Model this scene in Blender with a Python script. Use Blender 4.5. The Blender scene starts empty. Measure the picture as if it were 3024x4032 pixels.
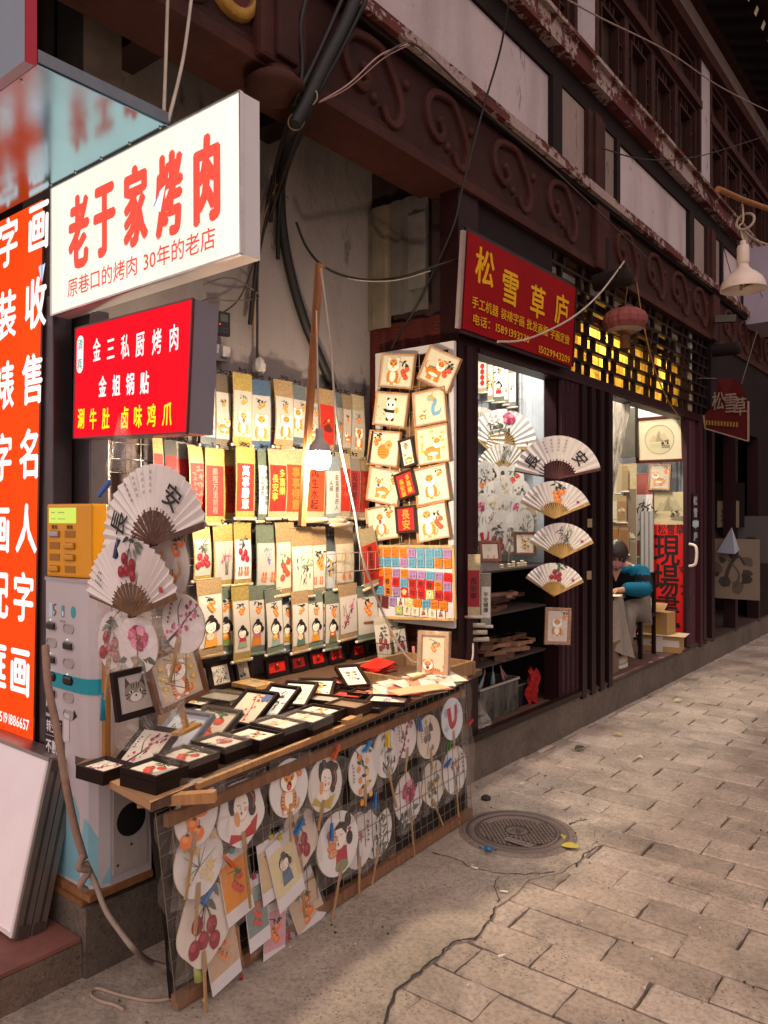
import bpy, bmesh, math, random
from mathutils import Vector, Matrix, Euler
random.seed(11)
R = math.radians
scene = bpy.context.scene

# ------------------------------------------------------------------ camera
# X runs across the lane (to the right = into the lane), Y runs along it, Z is up.
FPX, CX, HZ, CAMH = 3030.0, 1512.0, 2030.0, 1.5
YAW = R(38.6)
cam_d = bpy.data.cameras.new('camera')
cam = bpy.data.objects.new('camera', cam_d)
scene.collection.objects.link(cam)
cam.location = (0, 0, CAMH)
cam.rotation_euler = (R(90), 0, YAW)
cam_d.sensor_fit = 'VERTICAL'
cam_d.sensor_height = 36
cam_d.lens = FPX / 4032 * 36
cam_d.shift_y = (HZ - 2016) / 4032
cam_d.clip_start = 0.05
cam_d.clip_end = 200
scene.camera = cam

# ------------------------------------------------------------------ world: dim mauve glow of the night sky over the lane
world = bpy.data.worlds.new('World')
scene.world = world
world.use_nodes = True
bg = world.node_tree.nodes['Background']
_n, _l = world.node_tree.nodes, world.node_tree.links
_tc = _n.new('ShaderNodeTexCoord'); _sx = _n.new('ShaderNodeSeparateXYZ'); _cr = _n.new('ShaderNodeValToRGB')
_l.new(_tc.outputs['Generated'], _sx.inputs[0]); _l.new(_sx.outputs['Z'], _cr.inputs['Fac']); 
_mr = _n.new('ShaderNodeMapRange'); _l.new(_sx.outputs['Y'], _mr.inputs['Value'])                      # the lane behind the camera is busier and brighter than its dark far end
for _k, _v in (('From Min', -.9), ('From Max', .9), ('To Min', 1.75), ('To Max', .18)): _mr.inputs[_k].default_value = _v
_vm = _n.new('ShaderNodeVectorMath'); _vm.operation = 'SCALE'
_l.new(_cr.outputs['Color'], _vm.inputs[0]); _l.new(_mr.outputs['Result'], _vm.inputs['Scale']); _l.new(_vm.outputs['Vector'], bg.inputs['Color'])
_cr.color_ramp.elements[0].position = 0.0; _cr.color_ramp.elements[0].color = (.44, .34, .305, 1)      # lamps and house fronts across the lane
_cr.color_ramp.elements[1].position = 0.55; _cr.color_ramp.elements[1].color = (1.2, .97, .91, 1)     # city glow overhead
bg.inputs['Strength'].default_value = 1.22
scene.view_settings.view_transform = 'Standard'
scene.view_settings.look = 'None'
scene.view_settings.exposure = 0.0
scene.view_settings.gamma = 1.0
scene.cycles.use_denoising = True
scene.cycles.max_bounces = 8
scene.cycles.transparent_max_bounces = 24
scene.cycles.sample_clamp_indirect = 4.0

def lamp(name, loc, power, radius, col, kind='POINT', size=None, rot=None):
    d = bpy.data.lights.new(name, kind)
    d.energy = power
    d.color = col
    if kind == 'AREA':
        d.shape = 'RECTANGLE'; d.size, d.size_y = size
    else:
        d.shadow_soft_size = radius
    o = bpy.data.objects.new(name, d)
    o.location = loc
    if rot: o.rotation_euler = rot
    scene.collection.objects.link(o)
    return o

# ------------------------------------------------------------------ photograph pixel -> point on a real plane of the place
FW = Vector((-math.sin(YAW), math.cos(YAW), 0))
RT = Vector((math.cos(YAW), math.sin(YAW), 0))
def P(u, v, X=None, Y=None, Z=None, n=None, p=None):
    d = FW * FPX + RT * (u - CX) + Vector((0, 0, HZ - v))
    if n is not None: t = (Vector(p) - Vector((0, 0, CAMH))).dot(n) / d.dot(n)
    elif X is not None: t = X / d.x
    elif Y is not None: t = Y / d.y
    else: t = (Z - CAMH) / d.z
    return Vector((d.x * t, d.y * t, CAMH + d.z * t))
KD = 3024 / 1659
def Q(x, y, **k):            # same, from the coordinates of the 1659-wide view
    return P(x * KD, y * KD, **k)

# ------------------------------------------------------------------ colour + mesh builder
def C(h):                     # sRGB hex or a linear triple
    if not isinstance(h, str): return tuple(h)[:3]
    h = h.lstrip('#')
    return tuple(((c / 12.92) if c <= .04045 else ((c + .055) / 1.055) ** 2.4) for c in (int(h[i:i+2], 16) / 255 for i in (0, 2, 4)))

MATS = {}
class MB:
    def __init__(s):
        s.v = []; s.f = []; s.c = []; s.m = []; s.sm = []
        s.names = []; s.T = None
    def mi(s, m):
        if m not in s.names: s.names.append(m)
        return s.names.index(m)
    def add(s, vs, fs, col, mat='matte', smooth=False):
        o = len(s.v)
        if s.T is not None: vs = [tuple(s.T @ Vector(q)) for q in vs]
        s.v += [tuple(q) for q in vs]
        k = s.mi(mat)
        many = isinstance(col, list)
        for i, f in enumerate(fs):
            s.f.append([o + j for j in f]); s.c.append(C(col[i]) if many else C(col)); s.m.append(k); s.sm.append(smooth)
        return s
    def box(s, x0, x1, y0, y1, z0, z1, col, mat='matte', T=None, bev=0):
        vs = [(x, y, z) for z in (z0, z1) for y in (y0, y1) for x in (x0, x1)]
        fs = [(0, 2, 3, 1), (4, 5, 7, 6), (0, 1, 5, 4), (2, 6, 7, 3), (0, 4, 6, 2), (1, 3, 7, 5)]
        if bev:
            b = min(bev, (x1-x0)*.45, (y1-y0)*.45, (z1-z0)*.45)
            bm = bmesh.new()
            bv = [bm.verts.new(q) for q in vs]
            for f in fs: bm.faces.new([bv[i] for i in f])
            bmesh.ops.bevel(bm, geom=bm.edges[:], offset=b, segments=2, affect='EDGES', profile=.6)
            bm.verts.index_update()
            vs = [q.co.copy() for q in bm.verts]; fs = [[q.index for q in f.verts] for f in bm.faces]
            bm.free()
        if T is not None: vs = [T @ Vector(q) for q in vs]
        return s.add(vs, fs, col, mat)
    def cbox(s, c, d, col, mat='matte', T=None, bev=0):
        return s.box(c[0]-d[0]/2, c[0]+d[0]/2, c[1]-d[1]/2, c[1]+d[1]/2, c[2]-d[2]/2, c[2]+d[2]/2, col, mat, T, bev)
    def beam(s, a, b, w, h, col, mat='matte', up=(0, 0, 1)):      # rectangular bar from a to b
        a, b = Vector(a), Vector(b); d = (b - a).normalized(); up = Vector(up)
        if abs(d.dot(up)) > .98: up = Vector((1, 0, 0))
        x = d.cross(up).normalized(); z = x.cross(d)
        vs = [p + x * (sx * w / 2) + z * (sz * h / 2) for p in (a, b) for sz in (-1, 1) for sx in (-1, 1)]
        return s.add(vs, [(0, 1, 3, 2), (4, 6, 7, 5), (0, 4, 5, 1), (2, 3, 7, 6), (0, 2, 6, 4), (1, 5, 7, 3)], col, mat)
    def tube(s, pts, r, col, mat='matte', n=8, smooth=True, cap=True):
        pts = [Vector(p) for p in pts]
        rr = r if isinstance(r, (list, tuple)) else [r] * len(pts)
        vs = []; fs = []; prev = None
        for i, p in enumerate(pts):
            d = (pts[min(i+1, len(pts)-1)] - pts[max(i-1, 0)])
            if d.length < 1e-9: d = Vector((0, 0, 1))
            d.normalize()
            if prev is None:
                u = d.cross(Vector((0, 0, 1)) if abs(d.z) < .9 else Vector((1, 0, 0))).normalized()
            else:
                u = (prev - d * prev.dot(d))
                u = u.normalized() if u.length > 1e-6 else d.orthogonal().normalized()
            prev = u; w = d.cross(u)
            for k in range(n):
                a = 2 * math.pi * k / n
                vs.append(p + (u * math.cos(a) + w * math.sin(a)) * rr[i])
        for i in range(len(pts) - 1):
            for k in range(n):
                fs.append((i*n+k, i*n+(k+1) % n, (i+1)*n+(k+1) % n, (i+1)*n+k))
        s.add(vs, fs, col, mat, smooth)
        if cap:
            s.add(vs[:n], [tuple(range(n))[::-1]], col, mat); s.add(vs[-n:], [tuple(range(n))], col, mat)
        return s
    def lathe(s, prof, col, mat='matte', n=20, c=(0, 0, 0), smooth=True, axis='z'):
        vs = []; fs = []
        for (r, z) in prof:
            for k in range(n):
                a = 2 * math.pi * k / n
                q = (r * math.cos(a), r * math.sin(a), z)
                if axis == 'x': q = (z, r * math.cos(a), r * math.sin(a))
                if axis == 'y': q = (r * math.cos(a), z, r * math.sin(a))
                vs.append((c[0]+q[0], c[1]+q[1], c[2]+q[2]))
        cols = []
        for i in range(len(prof) - 1):
            for k in range(n):
                fs.append((i*n+k, i*n+(k+1) % n, (i+1)*n+(k+1) % n, (i+1)*n+k))
                if isinstance(col, list): cols.append(col[i])
        return s.add(vs, fs, cols if isinstance(col, list) else col, mat, smooth)
    def prism(s, pts, y0, y1, col, mat='matte', side=None):      # polygon in x-z, extruded along y
        n = len(pts)
        a = [(x, y0, z) for x, z in pts]; b = [(x, y1, z) for x, z in pts]
        s.add(a + b, [tuple(range(n)), tuple(range(2*n-1, n-1, -1))], col, mat)
        s.add(a + b, [(i, n + i, n + (i+1) % n, (i+1) % n) for i in range(n)], side or col, mat)
        return s
    def build(s, name, parent=None, loc=(0, 0, 0), rot=(0, 0, 0)):
        me = bpy.data.meshes.new(name)
        me.from_pydata(s.v, [], s.f)
        for m in s.names: me.materials.append(MATS[m])
        me.polygons.foreach_set('material_index', s.m)
        me.polygons.foreach_set('use_smooth', s.sm)
        at = me.color_attributes.new('Col', 'FLOAT_COLOR', 'CORNER')
        buf = []
        for f, c in zip(s.f, s.c):
            buf += [c[0], c[1], c[2], 1.0] * len(f)
        at.data.foreach_set('color', buf)
        me.update()
        o = bpy.data.objects.new(name, me)
        scene.collection.objects.link(o)
        o.location = loc; o.rotation_euler = rot
        if parent is not None: o.parent = parent
        return o

def tag(o, label=None, cat=None, group=None, kind=None):
    if label: o['label'] = label
    if cat: o['category'] = cat
    if group: o['group'] = group
    if kind: o['kind'] = kind
    return o
def thing(name, label, cat, loc=(0, 0, 0), rot=(0, 0, 0), group=None):
    o = bpy.data.objects.new(name, None)
    o.empty_display_size = .05
    scene.collection.objects.link(o)
    o.location = loc; o.rotation_euler = rot
    return tag(o, label, cat, group)
def struct(o, label=None):
    o['kind'] = 'structure'
    if label: o['label'] = label
    return o

def spline(pts, n=6):
    pts = [Vector(p) for p in pts]
    out = []
    for i in range(len(pts) - 1):
        p0 = pts[max(i-1, 0)]; p1 = pts[i]; p2 = pts[i+1]; p3 = pts[min(i+2, len(pts)-1)]
        for k in range(n):
            t = k / n
            out.append(.5 * ((2*p1) + (p2-p0)*t + (2*p0-5*p1+4*p2-p3)*t*t + (3*p1-p0-3*p2+p3)*t**3))
    out.append(pts[-1])
    return out

# ------------------------------------------------------------------ materials (all procedural, base colour from the mesh's Col attribute)
def newmat(name):
    m = bpy.data.materials.new(name); m.use_nodes = True
    nt = m.node_tree; bs = nt.nodes['Principled BSDF']
    MATS[name] = m
    return m, nt, bs
def node(nt, t, **kw):
    n = nt.nodes.new(t)
    for k, v in kw.items(): setattr(n, k, v)
    return n
def noise(nt, scale, detail=4, rough=.6, vec=None, dist=0):
    n = node(nt, 'ShaderNodeTexNoise')
    n.inputs['Scale'].default_value = scale; n.inputs['Detail'].default_value = detail
    n.inputs['Roughness'].default_value = rough; n.inputs['Distortion'].default_value = dist
    if vec is not None: nt.links.new(vec, n.inputs['Vector'])
    return n.outputs['Fac']
def ramp(nt, fac, stops):
    r = node(nt, 'ShaderNodeValToRGB')
    e = r.color_ramp.elements
    while len(e) < len(stops): e.new(.5)
    for el, (p, c) in zip(e, stops):
        el.position = p
        el.color = (c, c, c, 1) if isinstance(c, (int, float)) else (*c[:3], 1)
    nt.links.new(fac, r.inputs['Fac'])
    return r.outputs['Color']
def mix(nt, fac, a, b, mode='MIX'):
    m = node(nt, 'ShaderNodeMix', data_type='RGBA', blend_type=mode)
    for sock, val in ((m.inputs[0], fac), (m.inputs[6], a), (m.inputs[7], b)):
        if hasattr(val, 'is_linked'): nt.links.new(val, sock)
        elif isinstance(val, (int, float)): sock.default_value = val if sock.type == 'VALUE' else (val, val, val, 1)
        else: sock.default_value = (*val[:3], 1)
    return m.outputs[2]
def bump(nt, bs, h, strength, dist=.01):
    b = node(nt, 'ShaderNodeBump'); b.inputs['Strength'].default_value = strength; b.inputs['Distance'].default_value = dist
    nt.links.new(h, b.inputs['Height']); nt.links.new(b.outputs['Normal'], bs.inputs['Normal'])
def col(nt): return node(nt, 'ShaderNodeAttribute', attribute_name='Col').outputs['Color']
def pos(nt, sc=None):
    p = node(nt, 'ShaderNodeTexCoord').outputs['Object']
    if sc:
        m = node(nt, 'ShaderNodeMapping'); m.inputs['Scale'].default_value = sc
        nt.links.new(p, m.inputs['Vector']); p = m.outputs['Vector']
    return p
def simple(name, rough, var=.15, nscale=9, bmp=0, bscale=60, metal=0, coat=0, spec=.4, sc=None, k=1):
    m, nt, bs = newmat(name)
    p = pos(nt, sc)
    f = ramp(nt, noise(nt, nscale, 5, .65, p), [(.25, (1 - var)*k), (.75, (1 + var * .4)*k)])
    nt.links.new(mix(nt, 1.0, col(nt), f, 'MULTIPLY'), bs.inputs['Base Color'])
    bs.inputs['Roughness'].default_value = rough
    bs.inputs['Metallic'].default_value = metal
    bs.inputs['Coat Weight'].default_value = coat
    bs.inputs['Specular IOR Level'].default_value = spec
    if bmp: bump(nt, bs, noise(nt, bscale, 4, .6, p), bmp)
    return m
simple('matte', .75, .22, 7, .12, 40)
simple('paper', .65, .06, 14, .05, 30)
simple('ink', .6, .10, 40)
simple('gloss', .28, .08, 6, 0)
simple('photo', .22, .05, 10, 0, coat=.25)
simple('lacquer', .45, .25, 22, .05, 90, spec=.2, k=.5)
simple('enamel', .5, .15, 8, spec=.12)
simple('metal', .38, .2, 12, .05, 50, metal=.85)
simple('rubber', .6, .3, 14, .15, 60)
simple('cloth', .9, .25, 30, .3, 260, spec=.2)
simple('wood', .62, .45, 5, .25, 12, sc=(9, 9, .8))
simple('woody', .62, .40, 5, .25, 12, sc=(9, .8, 9))
simple('skin', .5, .12, 30, 0)
simple('dirty', .7, .5, 5, .2, 30)

m, nt, bs = newmat('silk')            # brocade: small woven motifs
p = pos(nt)
vo = node(nt, 'ShaderNodeTexVoronoi'); vo.inputs['Scale'].default_value = 75; nt.links.new(p, vo.inputs['Vector'])
f = ramp(nt, vo.outputs['Distance'], [(.18, .58), (.34, 1.08), (.62, .8)])
f2 = ramp(nt, noise(nt, 150, 3, .6, p), [(.4, .8), (.6, 1.1)])
nt.links.new(mix(nt, 1, mix(nt, 1, col(nt), f, 'MULTIPLY'), f2, 'MULTIPLY'), bs.inputs['Base Color'])
bs.inputs['Roughness'].default_value = .5; bs.inputs['Sheen Weight'].default_value = .3

def peeling(name, th):                # old maroon paint flaking off grey plaster and wood
    m, nt, bs = newmat(name)
    p = pos(nt)
    mp = pos(nt, (1, 1, .45))
    n1 = noise(nt, 16, 8, .72, p, .6)
    n0 = noise(nt, 2.3, 3, .5, p)
    mk = node(nt, 'ShaderNodeMath', operation='MULTIPLY_ADD'); nt.links.new(n0, mk.inputs[0]); mk.inputs[1].default_value = .95; nt.links.new(n1, mk.inputs[2])
    mask = ramp(nt, mk.outputs[0], [(th, 0), (th + .03, 1)])
    tone = ramp(nt, noise(nt, 5, 6, .7, p), [(.3, .55), (.7, 1.2)])
    base = mix(nt, 1, mix(nt, 1, col(nt), (.78, .74, .74), 'MULTIPLY'), tone, 'MULTIPLY')
    pc = mix(nt, noise(nt, 40, 3, .6, p), C('#6b5450'), C('#b3a09a'))
    nt.links.new(mix(nt, mask, base, pc), bs.inputs['Base Color'])
    bs.inputs['Roughness'].default_value = .7; bs.inputs['Specular IOR Level'].default_value = .2
    inv = node(nt, 'ShaderNodeMath', operation='MULTIPLY_ADD'); nt.links.new(mask, inv.inputs[0]); inv.inputs[1].default_value = -.8; nt.links.new(n1, inv.inputs[2])
    bump(nt, bs, inv.outputs[0], .5, .01)
peeling('peel', 1.045)
peeling('worn', .975)

m, nt, bs = newmat('plaster')         # stained lime plaster
p = pos(nt); pv = pos(nt, (3, 3, .6))
st = ramp(nt, noise(nt, 1.3, 4, .5, pv), [(.30, .74), (.5, .95), (.75, 1.04)])
sp = ramp(nt, noise(nt, 7, 9, .8, pos(nt, (1, 1, .3))), [(.365, .4), (.39, .72), (.42, 1)])
nt.links.new(mix(nt, 1, mix(nt, 1, col(nt), st, 'MULTIPLY'), sp, 'MULTIPLY'), bs.inputs['Base Color'])
bs.inputs['Roughness'].default_value = .85
bump(nt, bs, noise(nt, 9, 8, .7, p), .5, .02)

m, nt, bs = newmat('concrete')
p = pos(nt)
f1 = mix(nt, 1, ramp(nt, noise(nt, 2.6, 8, .72, p, .5), [(.3, .52), (.52, .98), (.72, 1.2)]), ramp(nt, noise(nt, .8, 4, .6, p), [(.35, .8), (.65, 1.1)]), 'MULTIPLY')
f2 = ramp(nt, noise(nt, 55, 5, .75, p), [(.34, .62), (.52, 1.0), (.72, 1.15)])
vo = node(nt, 'ShaderNodeTexVoronoi'); vo.inputs['Scale'].default_value = 62; nt.links.new(p, vo.inputs['Vector'])
gate = ramp(nt, noise(nt, 3.5, 3, .5, p), [(.46, 0), (.56, 1)])
peb = ramp(nt, vo.outputs['Distance'], [(.14, .35), (.26, 1)])
pebg = mix(nt, gate, (1, 1, 1), peb)
c1 = mix(nt, 1, mix(nt, 1, mix(nt, 1, col(nt), f1, 'MULTIPLY'), f2, 'MULTIPLY'), pebg, 'MULTIPLY')
wv = ramp(nt, noise(nt, 170, 2, .5, p), [(.70, 0), (.73, 1)])
nt.links.new(mix(nt, mix(nt, .35, (0, 0, 0), wv), c1, C('#cbb9a8')), bs.inputs['Base Color'])
bs.inputs['Roughness'].default_value = .78
hh = node(nt, 'ShaderNodeMath', operation='MULTIPLY_ADD'); nt.links.new(noise(nt, 38, 8, .72, p), hh.inputs[0]); hh.inputs[1].default_value = .6; nt.links.new(noise(nt, 6, 5, .6, p), hh.inputs[2])
bump(nt, bs, hh.outputs[0], .55, .018)

m, nt, bs = newmat('emit')            # back-lit sign faces
em = node(nt, 'ShaderNodeEmission'); nt.links.new(col(nt), em.inputs['Color']); 
nt.links.new(ramp(nt, noise(nt, 3.1, 2, .5, pos(nt, (1, 1, .25))), [(.3, .42), (.7, .52)]), em.inputs['Strength'])
_mm = node(nt, 'ShaderNodeMath', operation='MULTIPLY'); nt.links.new(em.inputs['Strength'].links[0].from_socket, _mm.inputs[0]); _mm.inputs[1].default_value = 2.7; nt.links.new(_mm.outputs[0], em.inputs['Strength'])
nt.links.new(em.outputs[0], nt.nodes['Material Output'].inputs['Surface'])
m, nt, bs = newmat('bulb')
em = node(nt, 'ShaderNodeEmission'); nt.links.new(col(nt), em.inputs['Color']); em.inputs['Strength'].default_value = 1000
nt.links.new(em.outputs[0], nt.nodes['Material Output'].inputs['Surface'])
m, nt, bs = newmat('tubelight')
em = node(nt, 'ShaderNodeEmission'); nt.links.new(col(nt), em.inputs['Color']); em.inputs['Strength'].default_value = 26
nt.links.new(em.outputs[0], nt.nodes['Material Output'].inputs['Surface'])

m, nt, bs = newmat('film')            # thin clear plastic: mostly see-through, crinkled sheen
tr = node(nt, 'ShaderNodeBsdfTransparent'); gl = node(nt, 'ShaderNodeBsdfGlossy'); df = node(nt, 'ShaderNodeBsdfDiffuse')
gl.inputs['Roughness'].default_value = .18; gl.inputs['Color'].default_value = (.9, .88, .86, 1)
nt.links.new(col(nt), df.inputs['Color'])
b = node(nt, 'ShaderNodeBump'); b.inputs['Strength'].default_value = .7; b.inputs['Distance'].default_value = .02
nt.links.new(noise(nt, 14, 4, .6, pos(nt), 1.5), b.inputs['Height']); nt.links.new(b.outputs[0], gl.inputs['Normal'])
m1 = node(nt, 'ShaderNodeMixShader'); m1.inputs[0].default_value = .075
nt.links.new(tr.outputs[0], m1.inputs[1]); nt.links.new(df.outputs[0], m1.inputs[2])
m2 = node(nt, 'ShaderNodeMixShader'); m2.inputs[0].default_value = .08
nt.links.new(m1.outputs[0], m2.inputs[1]); nt.links.new(gl.outputs[0], m2.inputs[2])
nt.links.new(m2.outputs[0], nt.nodes['Material Output'].inputs['Surface'])
m, nt, bs = newmat('glass')
tr = node(nt, 'ShaderNodeBsdfTransparent'); gl = node(nt, 'ShaderNodeBsdfGlossy'); gl.inputs['Roughness'].default_value = .03
fr = node(nt, 'ShaderNodeFresnel'); fr.inputs['IOR'].default_value = 1.4
ms = node(nt, 'ShaderNodeMixShader'); nt.links.new(fr.outputs[0], ms.inputs[0]); nt.links.new(tr.outputs[0], ms.inputs[1]); nt.links.new(gl.outputs[0], ms.inputs[2])
nt.links.new(ms.outputs[0], nt.nodes['Material Output'].inputs['Surface'])
m, nt, bs = newmat('sheet')           # thin translucent paper or plastic
tl = node(nt, 'ShaderNodeBsdfTranslucent'); df = node(nt, 'ShaderNodeBsdfDiffuse')
cc = mix(nt, 1, col(nt), ramp(nt, noise(nt, 7, 6, .7, pos(nt, (1, 1, .4)), 1.2), [(.32, .12), (.5, .75), (.66, 1.15)]), 'MULTIPLY')
nt.links.new(cc, tl.inputs['Color']); nt.links.new(cc, df.inputs['Color'])
ms = node(nt, 'ShaderNodeMixShader'); ms.inputs[0].default_value = .4
nt.links.new(tl.outputs[0], ms.inputs[1]); nt.links.new(df.outputs[0], ms.inputs[2])
nt.links.new(ms.outputs[0], nt.nodes['Material Output'].inputs['Surface'])
m, nt, bs = newmat('mirror')          # brushed steel soffit
nt.links.new(col(nt), bs.inputs['Base Color']); bs.inputs['Metallic'].default_value = 1
nt.links.new(ramp(nt, noise(nt, 4, 4, .6, pos(nt)), [(.3, .13), (.7, .24)]), bs.inputs['Roughness'])
simple('hair', .35, .35, 60, .2, 200)
# ------------------------------------------------------------------ lettering: glyph outlines from Blender's own font
GL = {}
def glyph(ch, off=0):
    key = (ch, off)
    if key not in GL:
        cu = bpy.data.curves.new('glyph', 'FONT'); cu.body = ch; cu.size = 1; cu.offset = off; cu.resolution_u = 2
        ob = bpy.data.objects.new('glyph', cu)
        me = ob.to_mesh()
        vs = [(v.co.x, v.co.y) for v in me.vertices]; fs = [tuple(p.vertices) for p in me.polygons]
        adv = max([x for x, y in vs], default=.3) + .06
        if ch == ' ': adv = .35
        elif ord(ch) > 0x2000: adv = 1.0
        ob.to_mesh_clear(); bpy.data.objects.remove(ob); bpy.data.curves.remove(cu)
        GL[key] = (vs, fs, adv)
    return GL[key]

# ------------------------------------------------------------------ flat pictures, drawn as thin coloured shapes in the x-z plane facing -y
class Pic:
    def __init__(s, mb, ox=0, oz=0, k=1, y=-.0006, mat='ink', f=None, rot=0):
        s.mb, s.ox, s.oz, s.k, s.y, s.mat, s.f = mb, ox, oz, k, y, mat, f
        s.cr, s.sr = math.cos(rot), math.sin(rot)
    def pts(s, pts):
        s.y -= .00012
        out = []
        for x, z in pts:
            x, z = x * s.k, z * s.k
            x, z = s.ox + x*s.cr - z*s.sr, s.oz + x*s.sr + z*s.cr
            out.append(s.f(x, s.y, z) if s.f else (x, s.y, z))
        return out
    def poly(s, pts, c):
        v = s.pts(pts); s.mb.add(v, [tuple(range(len(v)))], c, s.mat); return s
    def ell(s, x, z, rx, rz=None, c='#000', rot=0, n=14, wob=0):
        rz = rz or rx; cr, sr = math.cos(rot), math.sin(rot)
        P_ = []
        for i in range(n):
            a = 2*math.pi*i/n; q = 1 + wob * random.uniform(-1, 1)
            u, w = rx*q*math.cos(a), rz*q*math.sin(a)
            P_.append((x + u*cr - w*sr, z + u*sr + w*cr))
        return s.poly(P_, c)
    def ring(s, x, z, rx, rz, w, c, n=18):
        v = s.pts([(x+rx*math.cos(2*math.pi*i/n), z+rz*math.sin(2*math.pi*i/n)) for i in range(n)] + [(x+(rx-w)*math.cos(2*math.pi*i/n), z+(rz-w)*math.sin(2*math.pi*i/n)) for i in range(n)])
        s.mb.add(v, [(i, (i+1) % n, n+(i+1) % n, n+i) for i in range(n)], c, s.mat); return s
    def stroke(s, pts, w, c, w2=None, n=4):
        q = [Vector((a, b, 0)) for a, b in pts]
        if len(q) > 2: q = spline(q, n)
        w2 = w if w2 is None else w2
        L = []; Rr = []
        for i, p in enumerate(q):
            d = q[min(i+1, len(q)-1)] - q[max(i-1, 0)]
            d = d.normalized() if d.length > 1e-9 else Vector((1, 0, 0))
            nn = Vector((-d.y, d.x, 0)); t = i / (len(q)-1); ww = (w + (w2-w)*t) / 2
            L.append((p.x+nn.x*ww, p.y+nn.y*ww)); Rr.append((p.x-nn.x*ww, p.y-nn.y*ww))
        v = s.pts(L + Rr); m = len(L)
        s.mb.add(v, [(i, i+1, m+i+1, m+i) for i in range(m-1)], c, s.mat); return s
    def leaf(s, x, z, ln, w, a, c):
        ca, sa = math.cos(a), math.sin(a)
        return s.poly([(x + u*ca - t*sa, z + u*sa + t*ca) for u, t in ((0, 0), (ln*.3, w*.5), (ln*.7, w*.35), (ln, 0), (ln*.7, -w*.35), (ln*.3, -w*.5))], c)
    def text(s, t, x, z, h, c, vert=False, wx=1.0, bold=0, gap=1.0, rot=0, rough=0):
        """t centred on x (and z); h = character height; vert stacks downwards from z"""
        cr, sr = math.cos(rot), math.sin(rot)
        if vert: items = [(ch, -.5*h*wx, -(i+1)*h*gap + .12*h) for i, ch in enumerate(t)]
        else:
            W = sum(glyph(ch)[2] * gap for ch in t) * h * wx; u = -W/2; items = []
            for ch in t:
                items.append((ch, u, -.38*h)); u += glyph(ch)[2] * gap * h * wx
        nb = max(1, math.ceil(bold/.017))
        for dx, dz in ([(0, 0)] if not bold else [(bold*i/nb, 0) for i in range(-nb, nb+1)] + [(0, bold*.7), (0, -bold*.7)] + ([(s1*bold*.6, s2*bold*.5) for s1 in (-1, 1) for s2 in (-1, 1)] if bold > .03 else [])):
            V = []; F = []
            for ch, u, w in items:
                vs, fs, _ = glyph(ch); o = len(V)
                for a, b in vs:
                    e, g = u + (a*wx + dx)*h, w + (b + dz)*h
                    V.append((x + e*cr - g*sr, z + e*sr + g*cr))
                F += [tuple(o + i for i in f) for f in fs]
            if V: s.mb.add(s.pts(V), F, c, s.mat)
        return s

def rnd(a, b): return random.uniform(a, b)
OR, RD, DR, LF, INK, CRM = '#ea7a2a', '#c8261c', '#8c1526', '#3d5a3c', '#2a2422', '#efe4cf'

def scrawl(p, x, z, n, h, c=INK):                       # a column of small brush marks
    for i in range(n):
        zz = z - i*h
        for k in range(3):
            a = rnd(-.4, .4) * h
            p.stroke([(x+a-h*.25, zz+rnd(-.3, .3)*h), (x+a+h*.25, zz+rnd(-.3, .3)*h)], h*.16, c)
        p.stroke([(x+rnd(-.2, .2)*h, zz+h*.35), (x+rnd(-.2, .2)*h, zz-h*.35)], h*.16, c)
def persimmons(p, x, z, r, n=3, c=OR, spread=1.6, leaf=INK):
    r *= rnd(.85, 1.12); x += rnd(-.3, .3)*r; n = max(2, n + random.choice((-1, 0, 0, 1)))
    for i in range(3): p.leaf(x+rnd(-1.8, 1.5)*r, z+r*rnd(.5, 2.6), r*rnd(1.2, 2.2), r*.6, rnd(-3, .8), ('#5a5c52', '#3d4038', '#79796c')[i])
    p.stroke([(x-r*2.4, z+r*2.8), (x-r*.3, z+r*2.4), (x+r*1.2, z+r*1.2)], r*.3, leaf, r*.12)
    for i in range(4): p.leaf(x + rnd(-1.5, 1.2)*r, z + r*2.2 + rnd(-.6, .7)*r, r*rnd(1.2, 1.9), r*.75, rnd(-2.8, .6), leaf)
    for i in range(n):
        a = i * 2.3; xx, zz = x + math.cos(a)*r*spread*.6, z - (i*.9 - .5)*r*spread*.62
        p.stroke([(xx, zz + r*1.6), (xx, zz + r*.6)], r*.1, leaf)
        p.ell(xx, zz, r*1.02, r*.88, c, wob=.05); p.ell(xx-r*.25, zz+r*.25, r*.5, r*.38, '#f3a058' if c == OR else '#d8564a')
        p.ell(xx, zz+r*.75, r*.32, r*.2, '#4a4a2e')
def lychees(p, x, z, r, n=4, c=DR):
    p.stroke([(x+r*1.5, z+r*4.6), (x, z+r*2.8), (x-r*.6, z-r*2)], r*.25, INK, r*.1)
    for i in range(7): p.leaf(x + rnd(-1, 1.4)*r, z + r*rnd(1.8, 4), r*rnd(1.5, 2.4), r*.8, rnd(-3, .4), ['#3a3d38', '#566050', '#74756a'][i % 3])
    for i in range(n):
        xx = x + (-1.1, 1.0, -.2, 1.5, -1.5, .4)[i % 6]*r; zz = z - (0, .4, 1.7, 2.1, 2.3, 3.2)[i % 6]*r
        p.stroke([(x, z+r*2), (xx, zz+r*.8)], r*.09, INK)
        p.ell(xx, zz, r*.82, r*1.0, c, wob=.05); p.ell(xx-r*.2, zz+r*.3, r*.4, r*.4, '#b0384a')
def stripes(p, L, w, c='#3a2a20'):
    for a in L: p.stroke(a, w, c, w*.3)
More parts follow.
